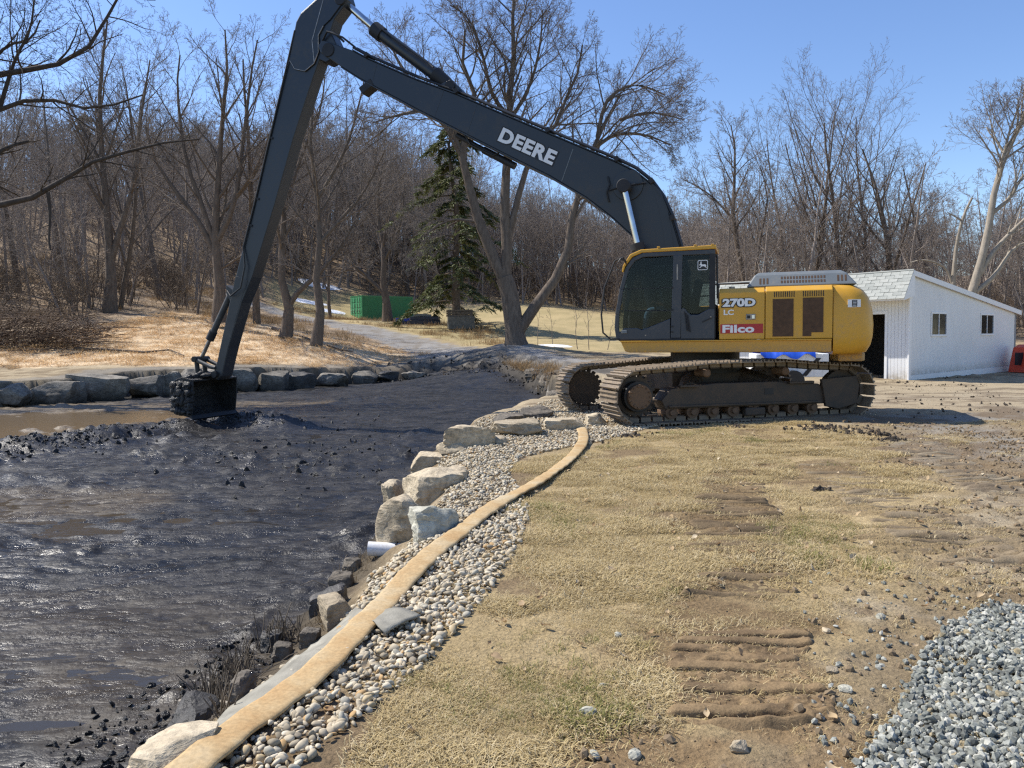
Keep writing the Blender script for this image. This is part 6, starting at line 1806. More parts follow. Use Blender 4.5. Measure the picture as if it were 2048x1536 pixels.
# fallen branches on the straw
def ground_line(pp, lift):
    out = []
    for px, py, D in pp:
        P = at(px, py, D); out.append((P[0], P[1], gz(P[0], P[1]) + lift))
    return out
stick('fallen_branch', ground_line([(150, 705, 36.2), (215, 706, 36), (290, 712, 35.4), (340, 706, 36.2), (368, 717, 35)], .08), .07, .03, M['bark'], 'long crooked branch fallen on the straw left of the bucket', 'branch')
stick('fallen_branch', ground_line([(545, 655, 45), (600, 668, 43), (640, 690, 40.5)], .08), .09, .04, M['bark'], 'fallen branch leading from the road down to the single trunk', 'branch')
stick('fallen_branch', ground_line([(655, 688, 40.2), (685, 692, 40), (705, 690, 40.2)], .1), .06, .03, M['bark'], 'short bent branch on the straw right of the single trunk', 'branch')
stick('fallen_branch', ground_line([(120, 718, 34.5), (160, 712, 35.3), (185, 700, 36.6)], .06), .04, .02, M['bark'], 'thin twig on the straw at the left, below the brush pile', 'branch')

# ------------------------------------------------------------------ trees
def tubes_mesh(name, polys, sides, mats):
    """polys: list of (points, radii); one mesh of open tubes"""
    groups = {}
    for P, r in polys: groups.setdefault(len(P), []).append((P, r))
    Vs, Qs, base = [], [], 0
    for n, lst in groups.items():
        P = np.array([a for a, _ in lst], float); R = np.array([b for _, b in lst], float)
        T = np.empty_like(P); T[:, 1:-1] = P[:, 2:] - P[:, :-2]; T[:, 0] = P[:, 1] - P[:, 0]; T[:, -1] = P[:, -1] - P[:, -2]
        T /= np.linalg.norm(T, axis=2, keepdims=True) + 1e-9
        ref = np.where(np.abs(T[:, :1, 2:3]) < .85, np.array([0, 0, 1.]), np.array([1., 0, 0]))
        ref = np.broadcast_to(ref, T.shape)
        A = np.cross(T, ref); A /= np.linalg.norm(A, axis=2, keepdims=True) + 1e-9
        B = np.cross(T, A)
        ang = 2 * math.pi * np.arange(sides) / sides
        V = P[:, :, None, :] + (A[:, :, None, :] * np.cos(ang)[None, None, :, None] + B[:, :, None, :] * np.sin(ang)[None, None, :, None]) * R[:, :, None, None]
        k = len(lst)
        idx = base + np.arange(k * n * sides).reshape(k, n, sides)
        nx = np.roll(idx, -1, axis=2)
        Q = np.stack([idx[:, :-1], nx[:, :-1], nx[:, 1:], idx[:, 1:]], -1).reshape(-1, 4)
        Vs.append(V.reshape(-1, 3)); Qs.append(Q); base += k * n * sides
    return np.concatenate(Vs), np.concatenate(Qs)

def mesh_from(name, sets, mat, smooth=True):
    Vs, Qs, b = [], [], 0
    for polys, sides in sets:
        if not polys: continue
        V, Q = tubes_mesh(name, polys, sides, None)
        Vs.append(V); Qs.append(Q + b); b += len(V)
    me = fast_mesh(name, np.concatenate(Vs), np.concatenate(Qs), smooth)
    me.materials.append(mat); return me

SEGS = [9, 7, 5, 3, 2]; SIDES = [9, 6, 4, 3, 3]
class Tree:
    def __init__(self, seed, nch, ratio, ang, wob, trop, rmin=.006, t0=(.3, .25, .2, .15), rr=(.5, .55, .6, .6), maxl=4):
        self.g = random.Random(seed); self.L = [[] for _ in range(5)]
        self.nch, self.ratio, self.ang, self.wob, self.trop, self.rmin, self.t0, self.rr, self.maxl = nch, ratio, ang, wob, trop, rmin, t0, rr, maxl
    def grow(self, p, d, L, r, lvl, tip=.35):
        g = self.g; n = SEGS[lvl]; pts = [p]; ds = []
        w = self.wob[lvl]; tr = self.trop[lvl]; s = L / n
        x, y, z = p; dx, dy, dz = d
        for i in range(n):
            dx += g.gauss(0, w); dy += g.gauss(0, w); dz += g.gauss(0, w) + tr
            m = math.sqrt(dx * dx + dy * dy + dz * dz) or 1; dx /= m; dy /= m; dz /= m
            x += dx * s; y += dy * s; z += dz * s
            pts.append((x, y, z)); ds.append((dx, dy, dz))
        rad_ = [max(r * (1 - (1 - tip) * i / n), self.rmin * .7) for i in range(n + 1)]
        self.L[lvl].append((pts, rad_))
        self.children(pts, rad_, L, lvl)
    def children(self, pts, rad_, L, lvl, mult=1.0, t0=None):
        if lvl >= self.maxl: return
        g = self.g; k = self.nch[lvl] * mult; k = int(k) + (1 if g.random() < k - int(k) else 0)
        t0 = self.t0[lvl] if t0 is None else t0
        n = len(pts) - 1; az = g.uniform(0, 6.28)
        for c in range(k):
            t = t0 + (1 - t0) * (c + g.random()) / k
            f = t * n; i = min(int(f), n - 1); f -= i
            a, b = pts[i], pts[i + 1]
            p = (a[0] + (b[0] - a[0]) * f, a[1] + (b[1] - a[1]) * f, a[2] + (b[2] - a[2]) * f)
            D = Vector((b[0] - a[0], b[1] - a[1], b[2] - a[2])).normalized()
            az += 2.4 + g.gauss(0, .5)
            ref = Vector((0, 0, 1)) if abs(D.z) < .9 else Vector((1, 0, 0))
            A = D.cross(ref).normalized(); B = D.cross(A)
            th = rad(self.ang[lvl] * g.uniform(.65, 1.3))
            cd = D * math.cos(th) + (A * math.cos(az) + B * math.sin(az)) * math.sin(th)
            Lc = L * self.ratio[lvl] * (1.2 - .75 * t) * g.uniform(.65, 1.25)
            rc = max((rad_[i] * (1 - f) + rad_[i + 1] * f) * self.rr[lvl] * g.uniform(.75, 1.05), self.rmin)
            self.grow(p, tuple(cd), Lc, rc, lvl + 1)
    def meshes(self, mt, mc, split=2):
        T = mesh_from('trunk', [(self.L[k], SIDES[k]) for k in range(split)], mt)
        C = mesh_from('crown', [(self.L[k], SIDES[k]) for k in range(split, 5)], mc)
        return T, C
    def single(self, m):
        return mesh_from('tree', [(self.L[k], max(3, SIDES[k] - (3 if k == 0 else 2 if k == 1 else 1 if k == 2 else 0))) for k in range(5)], m)

def upright(seed, H, r, style, rmin=.007):
    g = random.Random(seed)
    if style == 'vase':      # yard tree: splits low, many ascending limbs
        t = Tree(seed, (13, 8, 6, 3), (.62, .48, .42, .5), (34, 36, 40, 42), (.05, .07, .09, .12, .12), (.03, .05, .05, .04, .02), rmin, (.16, .18, .15, .15))
    elif style == 'spread':
        t = Tree(seed, (13, 8, 6, 3), (.58, .5, .45, .5), (52, 46, 46, 45), (.06, .09, .11, .13, .14), (.02, .03, .03, .02, .01), rmin, (.28, .2, .15, .15))
    elif style == 'forest':  # tall wood tree
        t = Tree(seed, (11, 6, 5, 2.4), (.36, .5, .48, .5), (46, 42, 42, 45), (.035, .09, .12, .14, .14), (.02, .05, .05, .03, .02), rmin, (.36, .2, .15, .15), (.42, .55, .6, .6))
    else:                    # bushy wood-edge tree
        t = Tree(seed, (14, 6, 5, 2.4), (.42, .5, .5, .55), (42, 44, 44, 45), (.05, .10, .13, .15, .15), (.02, .05, .05, .03, .02), rmin, (.14, .2, .15, .15), (.45, .55, .6, .6))
    t.grow((0, 0, -.15), (g.gauss(0, .05), g.gauss(0, .05), 1), H, r, 0, .18)
    return t

def plant(T, C, loc, rz, s, label, group=None, name='bare_tree', cat='tree'):
    e = empty(name, loc, rz); e.scale = (s, s, s)
    tag(e, label, cat, group)
    for nm, me in (('trunk', T), ('crown', C)):
        o = bpy.data.objects.new(nm, me); COL.objects.link(o); o.parent = e
    return e

def hero(px, py, D, py_top, r, style, seed, label, stems=None, rmin=.0075, mats=('bark', 'twig')):
    P = at(px, py, D); P[2] = gz(P[0], P[1])
    H = (at(px, py_top, D)[2] - P[2])
    if stems is None:
        t = upright(seed, H, r, style, rmin)
    else:
        t = Tree(seed, *stems['par'], rmin=rmin)
        for ln in stems['lines']:
            pts = []
            for q in ln['px']:
                w = at(q[0], q[1], D + (q[2] if len(q) > 2 else 0)); pts.append(tuple(w - P))
            C = resample(pts, 9 if len(pts) > 2 else 6)
            n = len(C)
            rd = [ln['r'][0] + (ln['r'][1] - ln['r'][0]) * (i / (n - 1)) for i in range(n)]
            if ln.get('flare'): rd[0] *= 1.5; rd[1] *= 1.12
            C = [tuple(c) for c in C]
            t.L[min(ln.get('lvl', 0), 1)].append((C, rd))
            Lc = float(sum(math.dist(a, b) for a, b in zip(C, C[1:])))
            t.children(C, rd, ln.get('len', Lc), ln.get('lvl', 0), ln.get('mult', 1), ln.get('t0'))
    T, Cm = t.meshes(M[mats[0]], M[mats[1]])
    return plant(T, Cm, P, 0, 1, label)

PARV = ((7, 7, 6, 3), (.55, .5, .45, .5), (38, 40, 42, 44), (.05, .09, .11, .13, .14), (.03, .05, .05, .03, .02))
# the trees left of and behind the arm
hero(220, 625, 50, 10, .34, 'vase', 1, 'tall straight twin-stemmed bare tree left of the arm, standing on brown litter',
     {'par': PARV, 'lines': [
         {'px': [(220, 625), (222, 540), (215, 440), (203, 300), (200, 180), (215, 40)], 'r': (.33, .05), 'flare': 1, 'mult': 2.2, 't0': .3, 'len': 9},
         {'px': [(224, 520), (245, 440), (265, 380), (280, 250), (300, 120)], 'r': (.20, .04), 'mult': 1.5, 't0': .2, 'len': 8},
         {'px': [(205, 330), (160, 250), (120, 180)], 'r': (.12, .03), 'lvl': 1, 'len': 5}]})
hero(240, 612, 52, 150, .18, 'vase', 2, 'slim bare tree just right of the tall twin-stemmed one', rmin=.008)
hero(438, 640, 44, 60, .36, 'vase', 3, 'bare tree with a fan of rising limbs right behind the bucket cylinder',
     {'par': PARV, 'lines': [
         {'px': [(438, 645), (440, 580), (432, 500), (430, 460), (440, 300), (455, 120), (450, 60)], 'r': (.30, .04), 'flare': 1, 'mult': 2.2, 't0': .3, 'len': 9},
         {'px': [(432, 510), (395, 440), (350, 380), (310, 320), (290, 250)], 'r': (.17, .05), 'mult': 1.6, 't0': .25, 'len': 8},
         {'px': [(430, 490), (400, 400), (370, 310), (355, 180), (360, 110)], 'r': (.16, .04), 'mult': 1.6, 't0': .2, 'len': 8},
         {'px': [(436, 480), (470, 400), (490, 250), (505, 130), (515, 80)], 'r': (.17, .04), 'mult': 1.6, 't0': .2, 'len': 8},
         {'px': [(437, 540), (470, 520), (510, 490)], 'r': (.09, .03), 'lvl': 1, 'len': 5},
         {'px': [(450, 420), (520, 330), (560, 200), (590, 110)], 'r': (.12, .03), 'mult': 1.4, 't0': .2, 'len': 7}]})
hero(572, 673, 42, 110, .30, 'vase', 4, 'bare tree splitting in two low down, right of the arm behind the wall',
     {'par': PARV, 'lines': [
         {'px': [(572, 675), (572, 640), (578, 612), (565, 580), (563, 510), (568, 420), (560, 300), (575, 200)], 'r': (.26, .04), 'flare': 1, 'mult': 2.0, 't0': .35, 'len': 8},
         {'px': [(578, 612), (600, 580), (640, 545), (690, 480), (720, 420)], 'r': (.16, .03), 'mult': 1.6, 't0': .25, 'len': 7},
         {'px': [(566, 430), (600, 320), (640, 220), (650, 150)], 'r': (.12, .03), 'mult': 1.5, 't0': .2, 'len': 7}]})
hero(632, 690, 40, 90, .26, 'vase', 5, 'single wavy-trunked bare tree standing on the straw, closest to the far wall',
     {'par': PARV, 'lines': [
         {'px': [(632, 692), (634, 650), (641, 618), (632, 580), (634, 520), (640, 470), (632, 380), (620, 260), (640, 140)], 'r': (.23, .035), 'flare': 1, 'mult': 2.2, 't0': .38, 'len': 8},
         {'px': [(636, 490), (680, 440), (730, 380), (770, 300)], 'r': (.11, .03), 'mult': 1.5, 't0': .2, 'len': 7},
         {'px': [(634, 560), (600, 540), (570, 520)], 'r': (.06, .02), 'lvl': 1, 'len': 4},
         {'px': [(634, 400), (690, 300), (720, 200), (730, 150)], 'r': (.10, .03), 'mult': 1.5, 't0': .2, 'len': 7}]})
hero(514, 652, 47, 130, .24, 'forest', 6, 'straight dark bare trunk directly right of the arm, in front of the road', rmin=.008)
hero(773, 641, 62, 230, .30, 'spread', 7, 'crooked bare tree in front of the green container',
     {'par': PARV, 'lines': [
         {'px': [(775, 643), (772, 600), (766, 570), (768, 500), (755, 420), (765, 330)], 'r': (.32, .05), 'flare': 1, 'mult': 2, 't0': .35, 'len': 9},
         {'px': [(766, 585), (735, 555), (705, 520), (690, 470)], 'r': (.18, .05), 'mult': 1.6, 't0': .2, 'len': 7},
         {'px': [(768, 520), (800, 450), (810, 360)], 'r': (.15, .04), 'mult': 1.6, 't0': .2, 'len': 7}]})
hero(394, 618, 52, 470, .10, 'vase', 8, 'small broken sapling trunk on the litter left of the fan-limbed tree', rmin=.008)
hero(660, 600, 66, 330, .16, 'vase', 9, 'clump-like thin bare tree between the snow patches and the container', rmin=.009)
hero(40, 610, 54, 120, .22, 'forest', 10, 'straight bare tree rising behind the brush pile near the left edge', rmin=.008)
hero(130, 600, 58, 170, .2, 'forest', 11, 'slender bare tree between the brush pile and the twin-stemmed tree', rmin=.008)
hero(320, 590, 60, 120, .22, 'vase', 12, 'bare wood-edge tree halfway between the twin-stemmed and fan-limbed trees', rmin=.008)
# the big forked tree in the middle
BIG = {'par': ((9, 9, 7, 3), (.5, .5, .46, .5), (44, 44, 44, 46), (.05, .10, .12, .14, .15), (.02, .04, .04, .02, .01)), 'lines': [
    {'px': [(1033, 700), (1028, 650), (1018, 585), (1008, 555)], 'r': (.50, .42), 'flare': 1, 'mult': 0, 't0': .9},
    {'px': [(1008, 560), (985, 510), (956, 438), (932, 345), (921, 280), (950, 200), (925, 125), (930, 60)], 'r': (.30, .05), 'mult': 2.0, 't0': .45, 'len': 8},
    {'px': [(1010, 570), (1014, 500), (1009, 438), (1013, 331), (1021, 229), (1019, 164), (1028, 107), (1025, 20), (1030, -40)], 'r': (.30, .05), 'mult': 2.4, 't0': .35, 'len': 9},
    {'px': [(1012, 500), (1030, 420), (1051, 343), (1075, 290), (1105, 262), (1131, 200), (1154, 150), (1165, 90)], 'r': (.19, .04), 'mult': 2.0, 't0': .4, 'len': 8},
    {'px': [(1036, 664), (1079, 600), (1123, 540), (1136, 500), (1140, 450), (1158, 389), (1175, 330), (1189, 286), (1211, 244), (1240, 190)], 'r': (.30, .05), 'mult': 1.7, 't0': .45, 'len': 9},
    {'px': [(1123, 540), (1150, 515), (1175, 480)], 'r': (.08, .03), 'lvl': 1, 'len': 4},
    {'px': [(1185, 300), (1230, 270), (1290, 270), (1340, 290)], 'r': (.11, .03), 'mult': 1.8, 't0': .2, 'len': 7},
    {'px': [(1195, 275), (1215, 200), (1270, 170), (1330, 190)], 'r': (.11, .03), 'mult': 1.8, 't0': .2, 'len': 7},
    {'px': [(1240, 240), (1300, 225), (1370, 240)], 'r': (.08, .02), 'mult': 1.4, 't0': .1, 'len': 6},
    {'px': [(1158, 389), (1200, 420), (1240, 440)], 'r': (.06, .02), 'lvl': 1, 'len': 5},
    {'px': [(930, 320), (900, 260), (850, 222), (790, 232), (745, 246)], 'r': (.14, .03), 'mult': 1.8, 't0': .3, 'len': 7},
    {'px': [(921, 280), (880, 210), (830, 170), (790, 110), (770, 60)], 'r': (.13, .03), 'mult': 1.8, 't0': .3, 'len': 7},
    {'px': [(1020, 235), (985, 190), (965, 110), (940, 40), (900, 10)], 'r': (.12, .03), 'mult': 1.8, 't0': .3, 'len': 7},
    {'px': [(1021, 240), (1060, 170), (1080, 90), (1085, 20)], 'r': (.10, .03), 'mult': 1.8, 't0': .3, 'len': 7},
    {'px': [(960, 445), (900, 440), (850, 470), (810, 500)], 'r': (.08, .02), 'mult': 1.3, 't0': .2, 'len': 6}]}
hero(1032, 682, 38, 0, .5, '', 21, 'big forked bare tree with thick leaning limbs right of the evergreen', BIG, rmin=.0068)
# trees behind the machine and shed
hero(1478, 600, 60, 240, .26, 'vase', 31, 'bare tree with a tall narrow crown right behind the cab', {'par': PARV, 'lines': [
    {'px': [(1500, 610), (1480, 520), (1468, 450), (1468, 380), (1470, 300), (1462, 250)], 'r': (.26, .04), 'mult': 3.0, 't0': .3, 'len': 8.5},
    {'px': [(1505, 600), (1520, 480), (1535, 400), (1520, 330)], 'r': (.16, .03), 'mult': 1.8, 't0': .3, 'len': 7},
    {'px': [(1468, 440), (1420, 390), (1370, 360)], 'r': (.10, .03), 'mult': 1.6, 't0': .2, 'len': 6}]}, rmin=.009)
hero(1618, 600, 64, 205, .24, 'vase', 32, 'tallest of the bare trees above the grey hood cover', rmin=.009)
hero(1690, 600, 62, 245, .26, 'vase', 33, 'many-stemmed bare tree above the rear of the excavator', rmin=.009)
hero(1575, 600, 70, 270, .2, 'vase', 37, 'slim bare tree left of the tallest one above the hood cover', rmin=.009)
hero(1735, 600, 68, 240, .2, 'vase', 38, 'slim bare tree behind the many-stemmed one', rmin=.009)
hero(1800, 600, 60, 280, .30, 'vase', 34, 'bare tree with a forked trunk over the left end of the shed roof', rmin=.009)
hero(1870, 600, 66, 320, .2, 'forest', 35, 'thin bare tree over the middle of the shed roof', rmin=.009)
hero(1935, 620, 46, 160, .4, '', 36, 'big pale-barked leaning tree over the shed at the right edge', {'par': PARV, 'lines': [
    {'px': [(1925, 640), (1945, 580), (1960, 530), (1975, 470), (1985, 400), (2010, 310), (2040, 250), (2090, 150)], 'r': (.27, .08), 'mult': 1.8, 't0': .5, 'len': 7},
    {'px': [(1955, 555), (1990, 500), (2048, 440), (2120, 380)], 'r': (.17, .05), 'mult': 1.6, 't0': .3, 'len': 6},
    {'px': [(1950, 585), (1990, 550), (2030, 495), (2080, 480)], 'r': (.16, .06), 'mult': .6, 't0': .5, 'len': 5},
    {'px': [(1980, 430), (2020, 395), (2048, 350), (2100, 320)], 'r': (.13, .04), 'mult': 1.8, 't0': .3, 'len': 6},
    {'px': [(2000, 340), (2020, 260), (2040, 210)], 'r': (.11, .03), 'mult': 2.2, 't0': .2, 'len': 6},
    {'px': [(2005, 330), (1985, 270), (1990, 230)], 'r': (.06, .02), 'mult': 1.5, 't0': .2, 'len': 5}]}, rmin=.008, mats=('bark_pale', 'twig'))
hero(1905, 600, 50, 390, .18, '', 39, 'pale dead snag with broken top left of the leaning tree', {'par': ((3, 3, 3, 2), (.3, .4, .4, .5), (60, 50, 45, 45), (.05, .1, .12, .14, .14), (0, 0, 0, 0, 0)), 'lines': [
    {'px': [(1904, 610), (1908, 540), (1915, 480), (1928, 430), (1944, 396)], 'r': (.17, .07), 'mult': .5, 't0': .5, 'len': 4},
    {'px': [(1922, 440), (1905, 430), (1895, 425)], 'r': (.06, .03), 'lvl': 1, 'mult': .5, 'len': 2},
    {'px': [(1905, 570), (1890, 535), (1850, 520), (1820, 525)], 'r': (.09, .03), 'lvl': 1, 'mult': 1.2, 'len': 3}]}, rmin=.008, mats=('bark_pale', 'bark_pale'))
# the old tree outside the left edge whose limbs hang into the picture
NEAR = {'par': ((5, 6, 5, 3), (.40, .5, .46, .5), (50, 46, 46, 48), (.06, .10, .13, .15, .15), (.01, .03, .03, .02, .01)), 'lines': [
    {'px': [(-170, 770), (-150, 600), (-130, 430), (-110, 300), (-100, 150), (-120, -60)], 'r': (.55, .22), 'flare': 1, 'mult': 1.6, 't0': .5, 'len': 9},
    {'px': [(-125, 330), (-60, 180), (0, 148), (95, 135), (165, 105), (200, 60), (222, 20), (250, -30)], 'r': (.15, .035), 'mult': 2.6, 't0': .3, 'len': 6},
    {'px': [(-120, 360), (-60, 260), (0, 218), (60, 200), (120, 202), (190, 218), (285, 190)], 'r': (.115, .025), 'mult': 2.3, 't0': .3, 'len': 6},
    {'px': [(-130, 480), (-60, 425), (0, 410), (60, 396), (95, 390), (140, 346), (190, 322), (260, 302), (330, 285), (400, 278)], 'r': (.14, .025), 'mult': 2.3, 't0': .35, 'len': 6},
    {'px': [(96, 385), (100, 430), (98, 480), (101, 500)], 'r': (.06, .03), 'lvl': 1, 'mult': .3, 'len': 2},
    {'px': [(0, 215), (30, 120), (60, 60), (70, -20)], 'r': (.075, .022), 'mult': 2.2, 't0': .2, 'len': 6},
    {'px': [(-60, 180), (10, 95), (60, 80), (80, 40)], 'r': (.08, .022), 'mult': 2.2, 't0': .2, 'len': 6}]}
hero(-170, 770, 27, -60, .55, '', 51, 'old tree in dark silhouette at the left edge whose long limbs hang into the sky', NEAR, rmin=.0058, mats=('bark_silhouette', 'bark_silhouette'))

# --- evergreen -------------------------------------------------------------
def evergreen(seed, H, W, nb, sprays, needles, nl):
    g = random.Random(seed); tr = []; tw = []; V = []; Q = []
    tr.append(([(g.gauss(0, .04) * k, g.gauss(0, .04) * k, H * k / 8 - .2 * (k == 0)) for k in range(9)], [.30 * (1 - k / 9) + .03 for k in range(9)]))
    for b in range(nb):
        t = (b + g.random()) / nb; z = H * (.10 + .88 * t ** .9)
        a = b * 2.4 + g.gauss(0, .5)
        L = W * (1 - t) ** .42 * g.choice((.25, .6, .9, 1.0, 1.3)) * g.uniform(.7, 1.1) * (1 + .4 * math.sin(a + 7 * t)) + .3
        dx, dy = math.cos(a), math.sin(a); pts = []
        for k in range(7):
            q = k / 6; pts.append((dx * L * q + g.gauss(0, .05), dy * L * q + g.gauss(0, .05), z + L * (.12 * q - .62 * q * q) + g.gauss(0, .03)))
        tr.append((pts + [pts[-1], pts[-1]], [.05 * (1 - k / 7) + .008 for k in range(7)] + [.006, .004]))
        ns = int(sprays * (.35 + L / W))
        for s in range(ns):
            q = g.uniform(.22, 1.0); i = min(int(q * 6), 5); f = q * 6 - i
            p = [pts[i][c] + (pts[i + 1][c] - pts[i][c]) * f for c in range(3)]
            sa = a + g.choice((-1, 1)) * g.uniform(.3, 1.3); sl = g.uniform(.4, 1.1) * (.5 + .35 * L / W)
            d = (math.cos(sa) * sl, math.sin(sa) * sl, -g.uniform(.15, .75) * sl)
            tw.append(([tuple(p), (p[0] + d[0], p[1] + d[1], p[2] + d[2])], [.008, .004]))
            for k in range(needles):
                r = g.random(); c = [p[j] + d[j] * r + g.gauss(0, .05) for j in range(3)]
                na = sa + g.uniform(-1.2, 1.2); w = nl * g.uniform(.10, .2); ll = nl * g.uniform(.6, 1.4)
                ux, uy, uz = math.cos(na) * ll, math.sin(na) * ll, -g.uniform(.1, .8) * ll
                px_, py_ = -math.sin(na) * w, math.cos(na) * w; o = g.gauss(0, .03)
                kk = len(V)
                V.extend([(c[0] - px_, c[1] - py_, c[2]), (c[0] + px_, c[1] + py_, c[2] + o), (c[0] + ux + px_ * .3, c[1] + uy + py_ * .3, c[2] + uz + o), (c[0] + ux - px_ * .3, c[1] + uy - py_ * .3, c[2] + uz)])
                Q.append((kk, kk + 1, kk + 2, kk + 3))
    T = mesh_from('trunk', [(tr, 6), (tw, 3)], M['bark'])
    C = fast_mesh('crown', V, Q, False); C.materials.append(M['needle'])
    return T, C
def needle_mat():
    m = NT('evergreen_needle'); p = m.node('ShaderNodeNewGeometry').outputs['Position']
    n = m.noise(p, 1.1, 4); col = m.ramp(n, [(.3, (.048, .064, .023)), (.55, (.105, .120, .042)), (.75, (.19, .185, .068))])
    tr = m.node('ShaderNodeBsdfTranslucent'); m.set(tr.inputs[0], col); m.finish(col, .6, 0, None, .25)
    mx = m.node('ShaderNodeMixShader'); mx.inputs[0].default_value = .2
    m.set(mx.inputs[1], m.b.outputs[0]); m.set(mx.inputs[2], tr.outputs[0]); m.set(m.out.inputs[0], mx.outputs[0]); return m.m
M['needle'] = needle_mat()
ET, EC = evergreen(5, 15.2, 4.9, 62, 22, 19, .26)
P = at(912, 654, 57); plant(ET, EC, (P[0], P[1], gz(P[0], P[1])), .4, 1, 'dark drooping evergreen beside the big forked tree', None, 'evergreen_tree')
for i, (px, D, s) in enumerate(((190, 112, .85), (235, 118, .75), (385, 116, .8), (300, 122, .7))):
    x = (px - 1024) / F_PX * D
    plant(ET, EC, (x, D, gz(x, D)), i * 1.7, s * .95, 'dark evergreen top among the bare trees of the left ridge', 'evergreens on the left ridge', 'evergreen_tree')

# --- the wood ---------------------------------------------------------------
FOR = [upright(800 + k, 15.5, .17, 'forest', .014).single(M['twig_far']) for k in range(6)] + [upright(820 + k, 12.5, .13, 'edge', .014).single(M['twig_far']) for k in range(5)]
def ok_tree(x, y):
    if y < 34 or x < -2.2 * y or x > 2.4 * y: return False
    X, Y = np.array([x]), np.array([y])
    if sdist(X, Y, FIELD)[0] < .5 or seg_dist(X, Y, ROADC, False)[0] < 4 or sdist(X, Y, STRAW)[0] < 3: return False
    if x > -24 and x < 11 and y < 87: return x < -.245 * y and y > 62 if x < 0 else False
    if x >= 11 and y < 49: return False
    if 11 <= x < 40 and y < 54: return False
    return True
gq = random.Random(77); pts_ = []
def try_tree(x, y, gap):
    if not ok_tree(x, y): return
    if any(abs(x - a) < 3 and (x - a) ** 2 + (y - b) ** 2 < gap for a, b in pts_): return
    pts_.append((x, y))
for _ in range(9000):
    y = 46 + 120 * gq.random() ** 1.1; x = gq.uniform(-1.0, 1.38) * y
    if (x > .9 * y and y > 95) or (x < -.05 * y and gq.random() < .45): continue
    if (x > 0 and y > 135) or len(pts_) > 1150: continue
    try_tree(x, y, 2.6)
for _ in range(3600):                                            # the belt of trees that closes the field
    y = gq.uniform(86, 135); try_tree(gq.uniform(-.46, .30) * y, y, 2.4)
for _ in range(420):                                             # the wood goes on outside the frame on the right
    y = gq.uniform(38, 80); try_tree(gq.uniform(1.0, 2.2) * y, y, 5)
pts_.sort(key=lambda p: p[1])
MARKS_L = [(60, 'behind the brush pile at the left edge'), (150, 'between the brush pile and the twin-stemmed tree'), (270, 'behind the tall twin-stemmed tree'), (350, 'between the twin-stemmed and the fan-limbed tree'), (430, 'left of the fan-limbed tree'),
           (500, 'behind the fan-limbed tree and the bucket cylinder'), (560, 'behind the excavator arm'), (640, 'right of the excavator arm'), (720, 'above the snow patches and the container'), (860, 'behind the green container'), (1000, 'behind the evergreen'), (1100, 'behind the big forked tree'), (1250, 'between the forked tree and the cab')]
MARKS_R = [(1300, 'left of the boom foot'), (1400, 'behind the cab roof'), (1480, 'just right of the cab'), (1540, 'over the front end of the grey hood cover'), (1600, 'over the slots of the grey hood cover'), (1660, 'over the middle of the hood cover'), (1720, 'over the rear end of the hood cover'),
           (1780, 'over the counterweight'), (1840, 'over the front corner of the shed'), (1900, 'over the left shed window'), (1960, 'behind the pale leaning tree'), (2100, 'over the right shed window')]
def flabel(x, y, bushy, first):
    px = 1024 + F_PX * x / y
    mk = next((t for lim, t in (MARKS_L if x < .15 * y else MARKS_R) if px < lim), 'beyond the right photo edge')
    if px < -10: mk = 'beyond the left photo edge'
    kind = 'low bushy' if bushy else 'tall straight'
    row = 'front-row ' if y < first else ''
    return '%s %sbare wood tree %s' % (kind, row, mk), 'bare trees of the wood ' + mk
rest = []; near_n = 0
for i, (x, y) in enumerate(pts_):
    s = gq.uniform(.70, 1.12) * (.84 if x < -.29 * y else 1.12 if x < -.05 * y else .84 if x < .2 * y else .80)
    if x < -.2 * y and y < 62: s *= .86
    k = gq.randrange(6) if gq.random() < .55 else 6 + gq.randrange(5)
    px = 1024 + F_PX * x / y
    if near_n < 285 and -60 < px < 2110:
        near_n += 1
        o = link_mesh('bare_tree', FOR[k]); o.location = (x, y, gz(x, y) - .1); o.rotation_euler = (gq.gauss(0, .03), gq.gauss(0, .03), gq.uniform(0, 6.28)); o.scale = (s, s, s)
        lb, gr = flabel(x, y, k > 5, 56 if x < 0 else 60); tag(o, lb, 'tree', gr)
    else: rest.append((x, y, s, k))
R_ = np.array([r[:3] for r in rest])
scatter('distant_wood', np.c_[R_[:, :2], ground_z(R_[:, 0], R_[:, 1]) - .1], np.c_[np.zeros((len(R_), 2)), nr_.uniform(0, 6.28, len(R_))], np.repeat(R_[:, 2:3], 3, 1), [r[3] for r in rest], FOR)
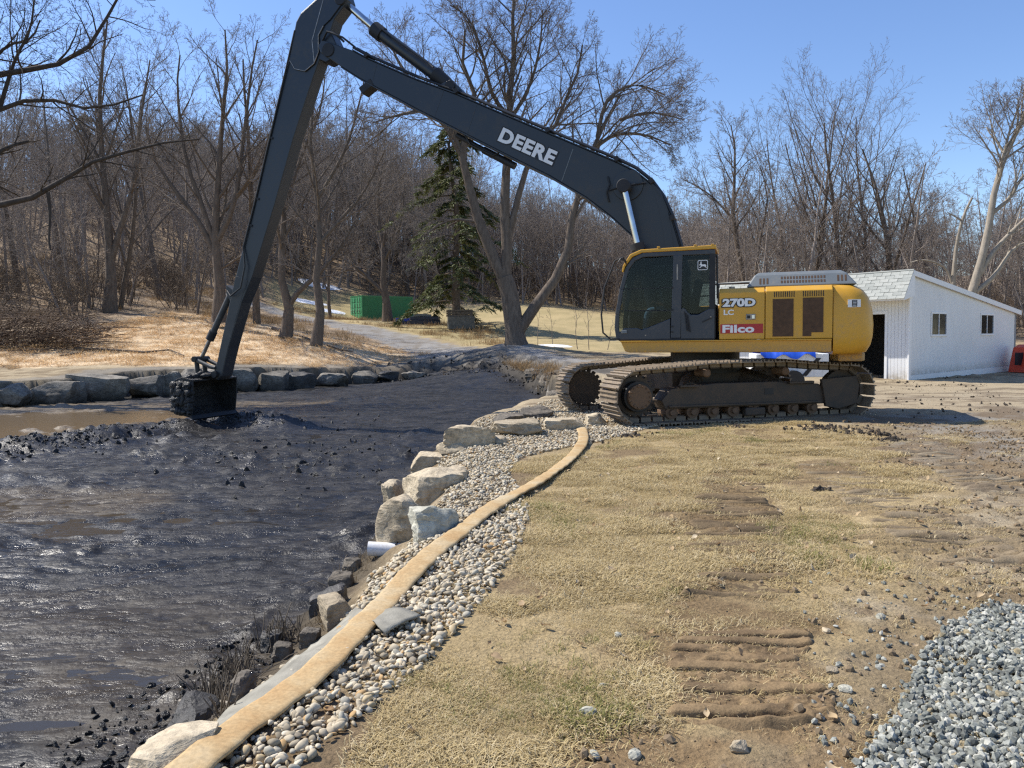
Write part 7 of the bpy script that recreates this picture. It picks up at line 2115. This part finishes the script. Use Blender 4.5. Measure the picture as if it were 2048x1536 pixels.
# undergrowth
def shrub(seed, H, n, r):
    t = Tree(seed, (7, 5, 4, 2), (.45, .5, .5, .5), (40, 42, 45, 45), (.10, .13, .15, .16, .16), (.0, .0, .0, 0, 0), r, (.2, .2, .15, .15), maxl=3)
    g = random.Random(seed)
    for _ in range(n):
        a = g.uniform(0, 6.28); l = g.uniform(.15, .8)
        t.grow((g.gauss(0, .3), g.gauss(0, .3), 0), (math.cos(a) * l, math.sin(a) * l, 1), H * g.uniform(.6, 1.1), r * 2.2, 1, .3)
    return t
M['shrub'] = bark_mat('shrub_twig', (.13, .098, .072), (.25, .195, .145))
SHR = [shrub(900 + k, 2.6, 9, .011).single(M['shrub']) for k in range(5)]
us = []
for i in range(60000):
    y = 44 + 90 * gq.random() ** 1.2; x = gq.uniform(-.95, 1.3) * y
    if x < -.2 * y and gq.random() < .6: continue
    if ok_tree(x, y) or (y > 41 and x < -.42 * y and gq.random() < .35 and sdist(np.array([x]), np.array([y]), STRAW)[0] > 1 and seg_dist(np.array([x]), np.array([y]), ROADC, False)[0] > 4):
        if x > -.42 * y and x < -.22 * y and y < 66 : continue
        us.append((x, y))
    if len(us) >= 1700: break
U = np.array(us); k = len(U)
scatter('undergrowth', np.c_[U, ground_z(U[:, 0], U[:, 1])], np.c_[np.zeros((k, 2)), nr_.uniform(0, 6.28, k)], np.repeat(nr_.uniform(.5, 1.5, (k, 1)), 3, 1), nr_.integers(0, 5, k), SHR)

# brush pile and thin stalks
g = random.Random(41); bp = []
c0 = at(40, 690, 37)
for _ in range(900):
    u = g.uniform(-1, 1); x = c0[0] + u * 3.6 - .4; y = c0[1] + g.uniform(-1.6, 1.6)
    hmax = 3.0 * (1 - .55 * max(u, 0) ** 1.5) * g.uniform(.25, 1.0); z = gz(x, y)
    a = g.uniform(-1.0, 1.0) + (0 if g.random() < .75 else math.pi); L = g.uniform(1.2, 3.4)
    p0 = (x, y, z + g.uniform(0, hmax * .7)); el = g.uniform(-.1, 1.1)
    pts = []
    for k in range(6):
        q = k / 5; pts.append((p0[0] + math.cos(a) * L * q * math.cos(el) + g.gauss(0, .05), p0[1] + g.gauss(0, .06) + math.sin(a) * L * q * .6, max(p0[2] + math.sin(el) * L * q - 1.25 * el * L * q * q * .6 + g.gauss(0, .04), z - .02)))
    r0 = g.choice((.012, .014, .018, .03)); bp.append((pts, [r0 * (1 - .7 * k / 5) for k in range(6)]))
bo = link_mesh('brush_pile', mesh_from('brush_pile', [(bp, 3)], M['brush'])); tag(bo, 'dark tangled brush pile on the straw at the left edge', 'brush pile')
for i, (px, py, D, h, lab) in enumerate([(1075, 668, 45, 2.0, 'leftmost thin dry stalk on the field right of the forked tree'), (1105, 672, 44, 2.2, 'thin dry stalk rising from the snow patch on the field'), (1155, 690, 40, 2.9, 'curved vine-like stalk left of the cab, left one of a pair'),
                                      (1178, 695, 39.5, 3.1, 'curved vine-like stalk close to the cab, right one of a pair'), (1215, 690, 42, 1.6, 'short dry stalk just left of the cab handrail')]):
    P = at(px, py, D); t = Tree(950 + i, (5, 3, 2, 2), (.3, .4, .4, .4), (35, 40, 40, 40), (.10, .12, .14, .14, .14), (.0, 0, 0, 0, 0), .008, maxl=2)
    t.grow((0, 0, 0), (g.gauss(0, .15), 0, 1), h, .022, 0, .3)
    o = link_mesh('sapling', t.single(M['twig'])); o.location = (P[0], P[1], gz(P[0], P[1])); tag(o, lab, 'sapling')
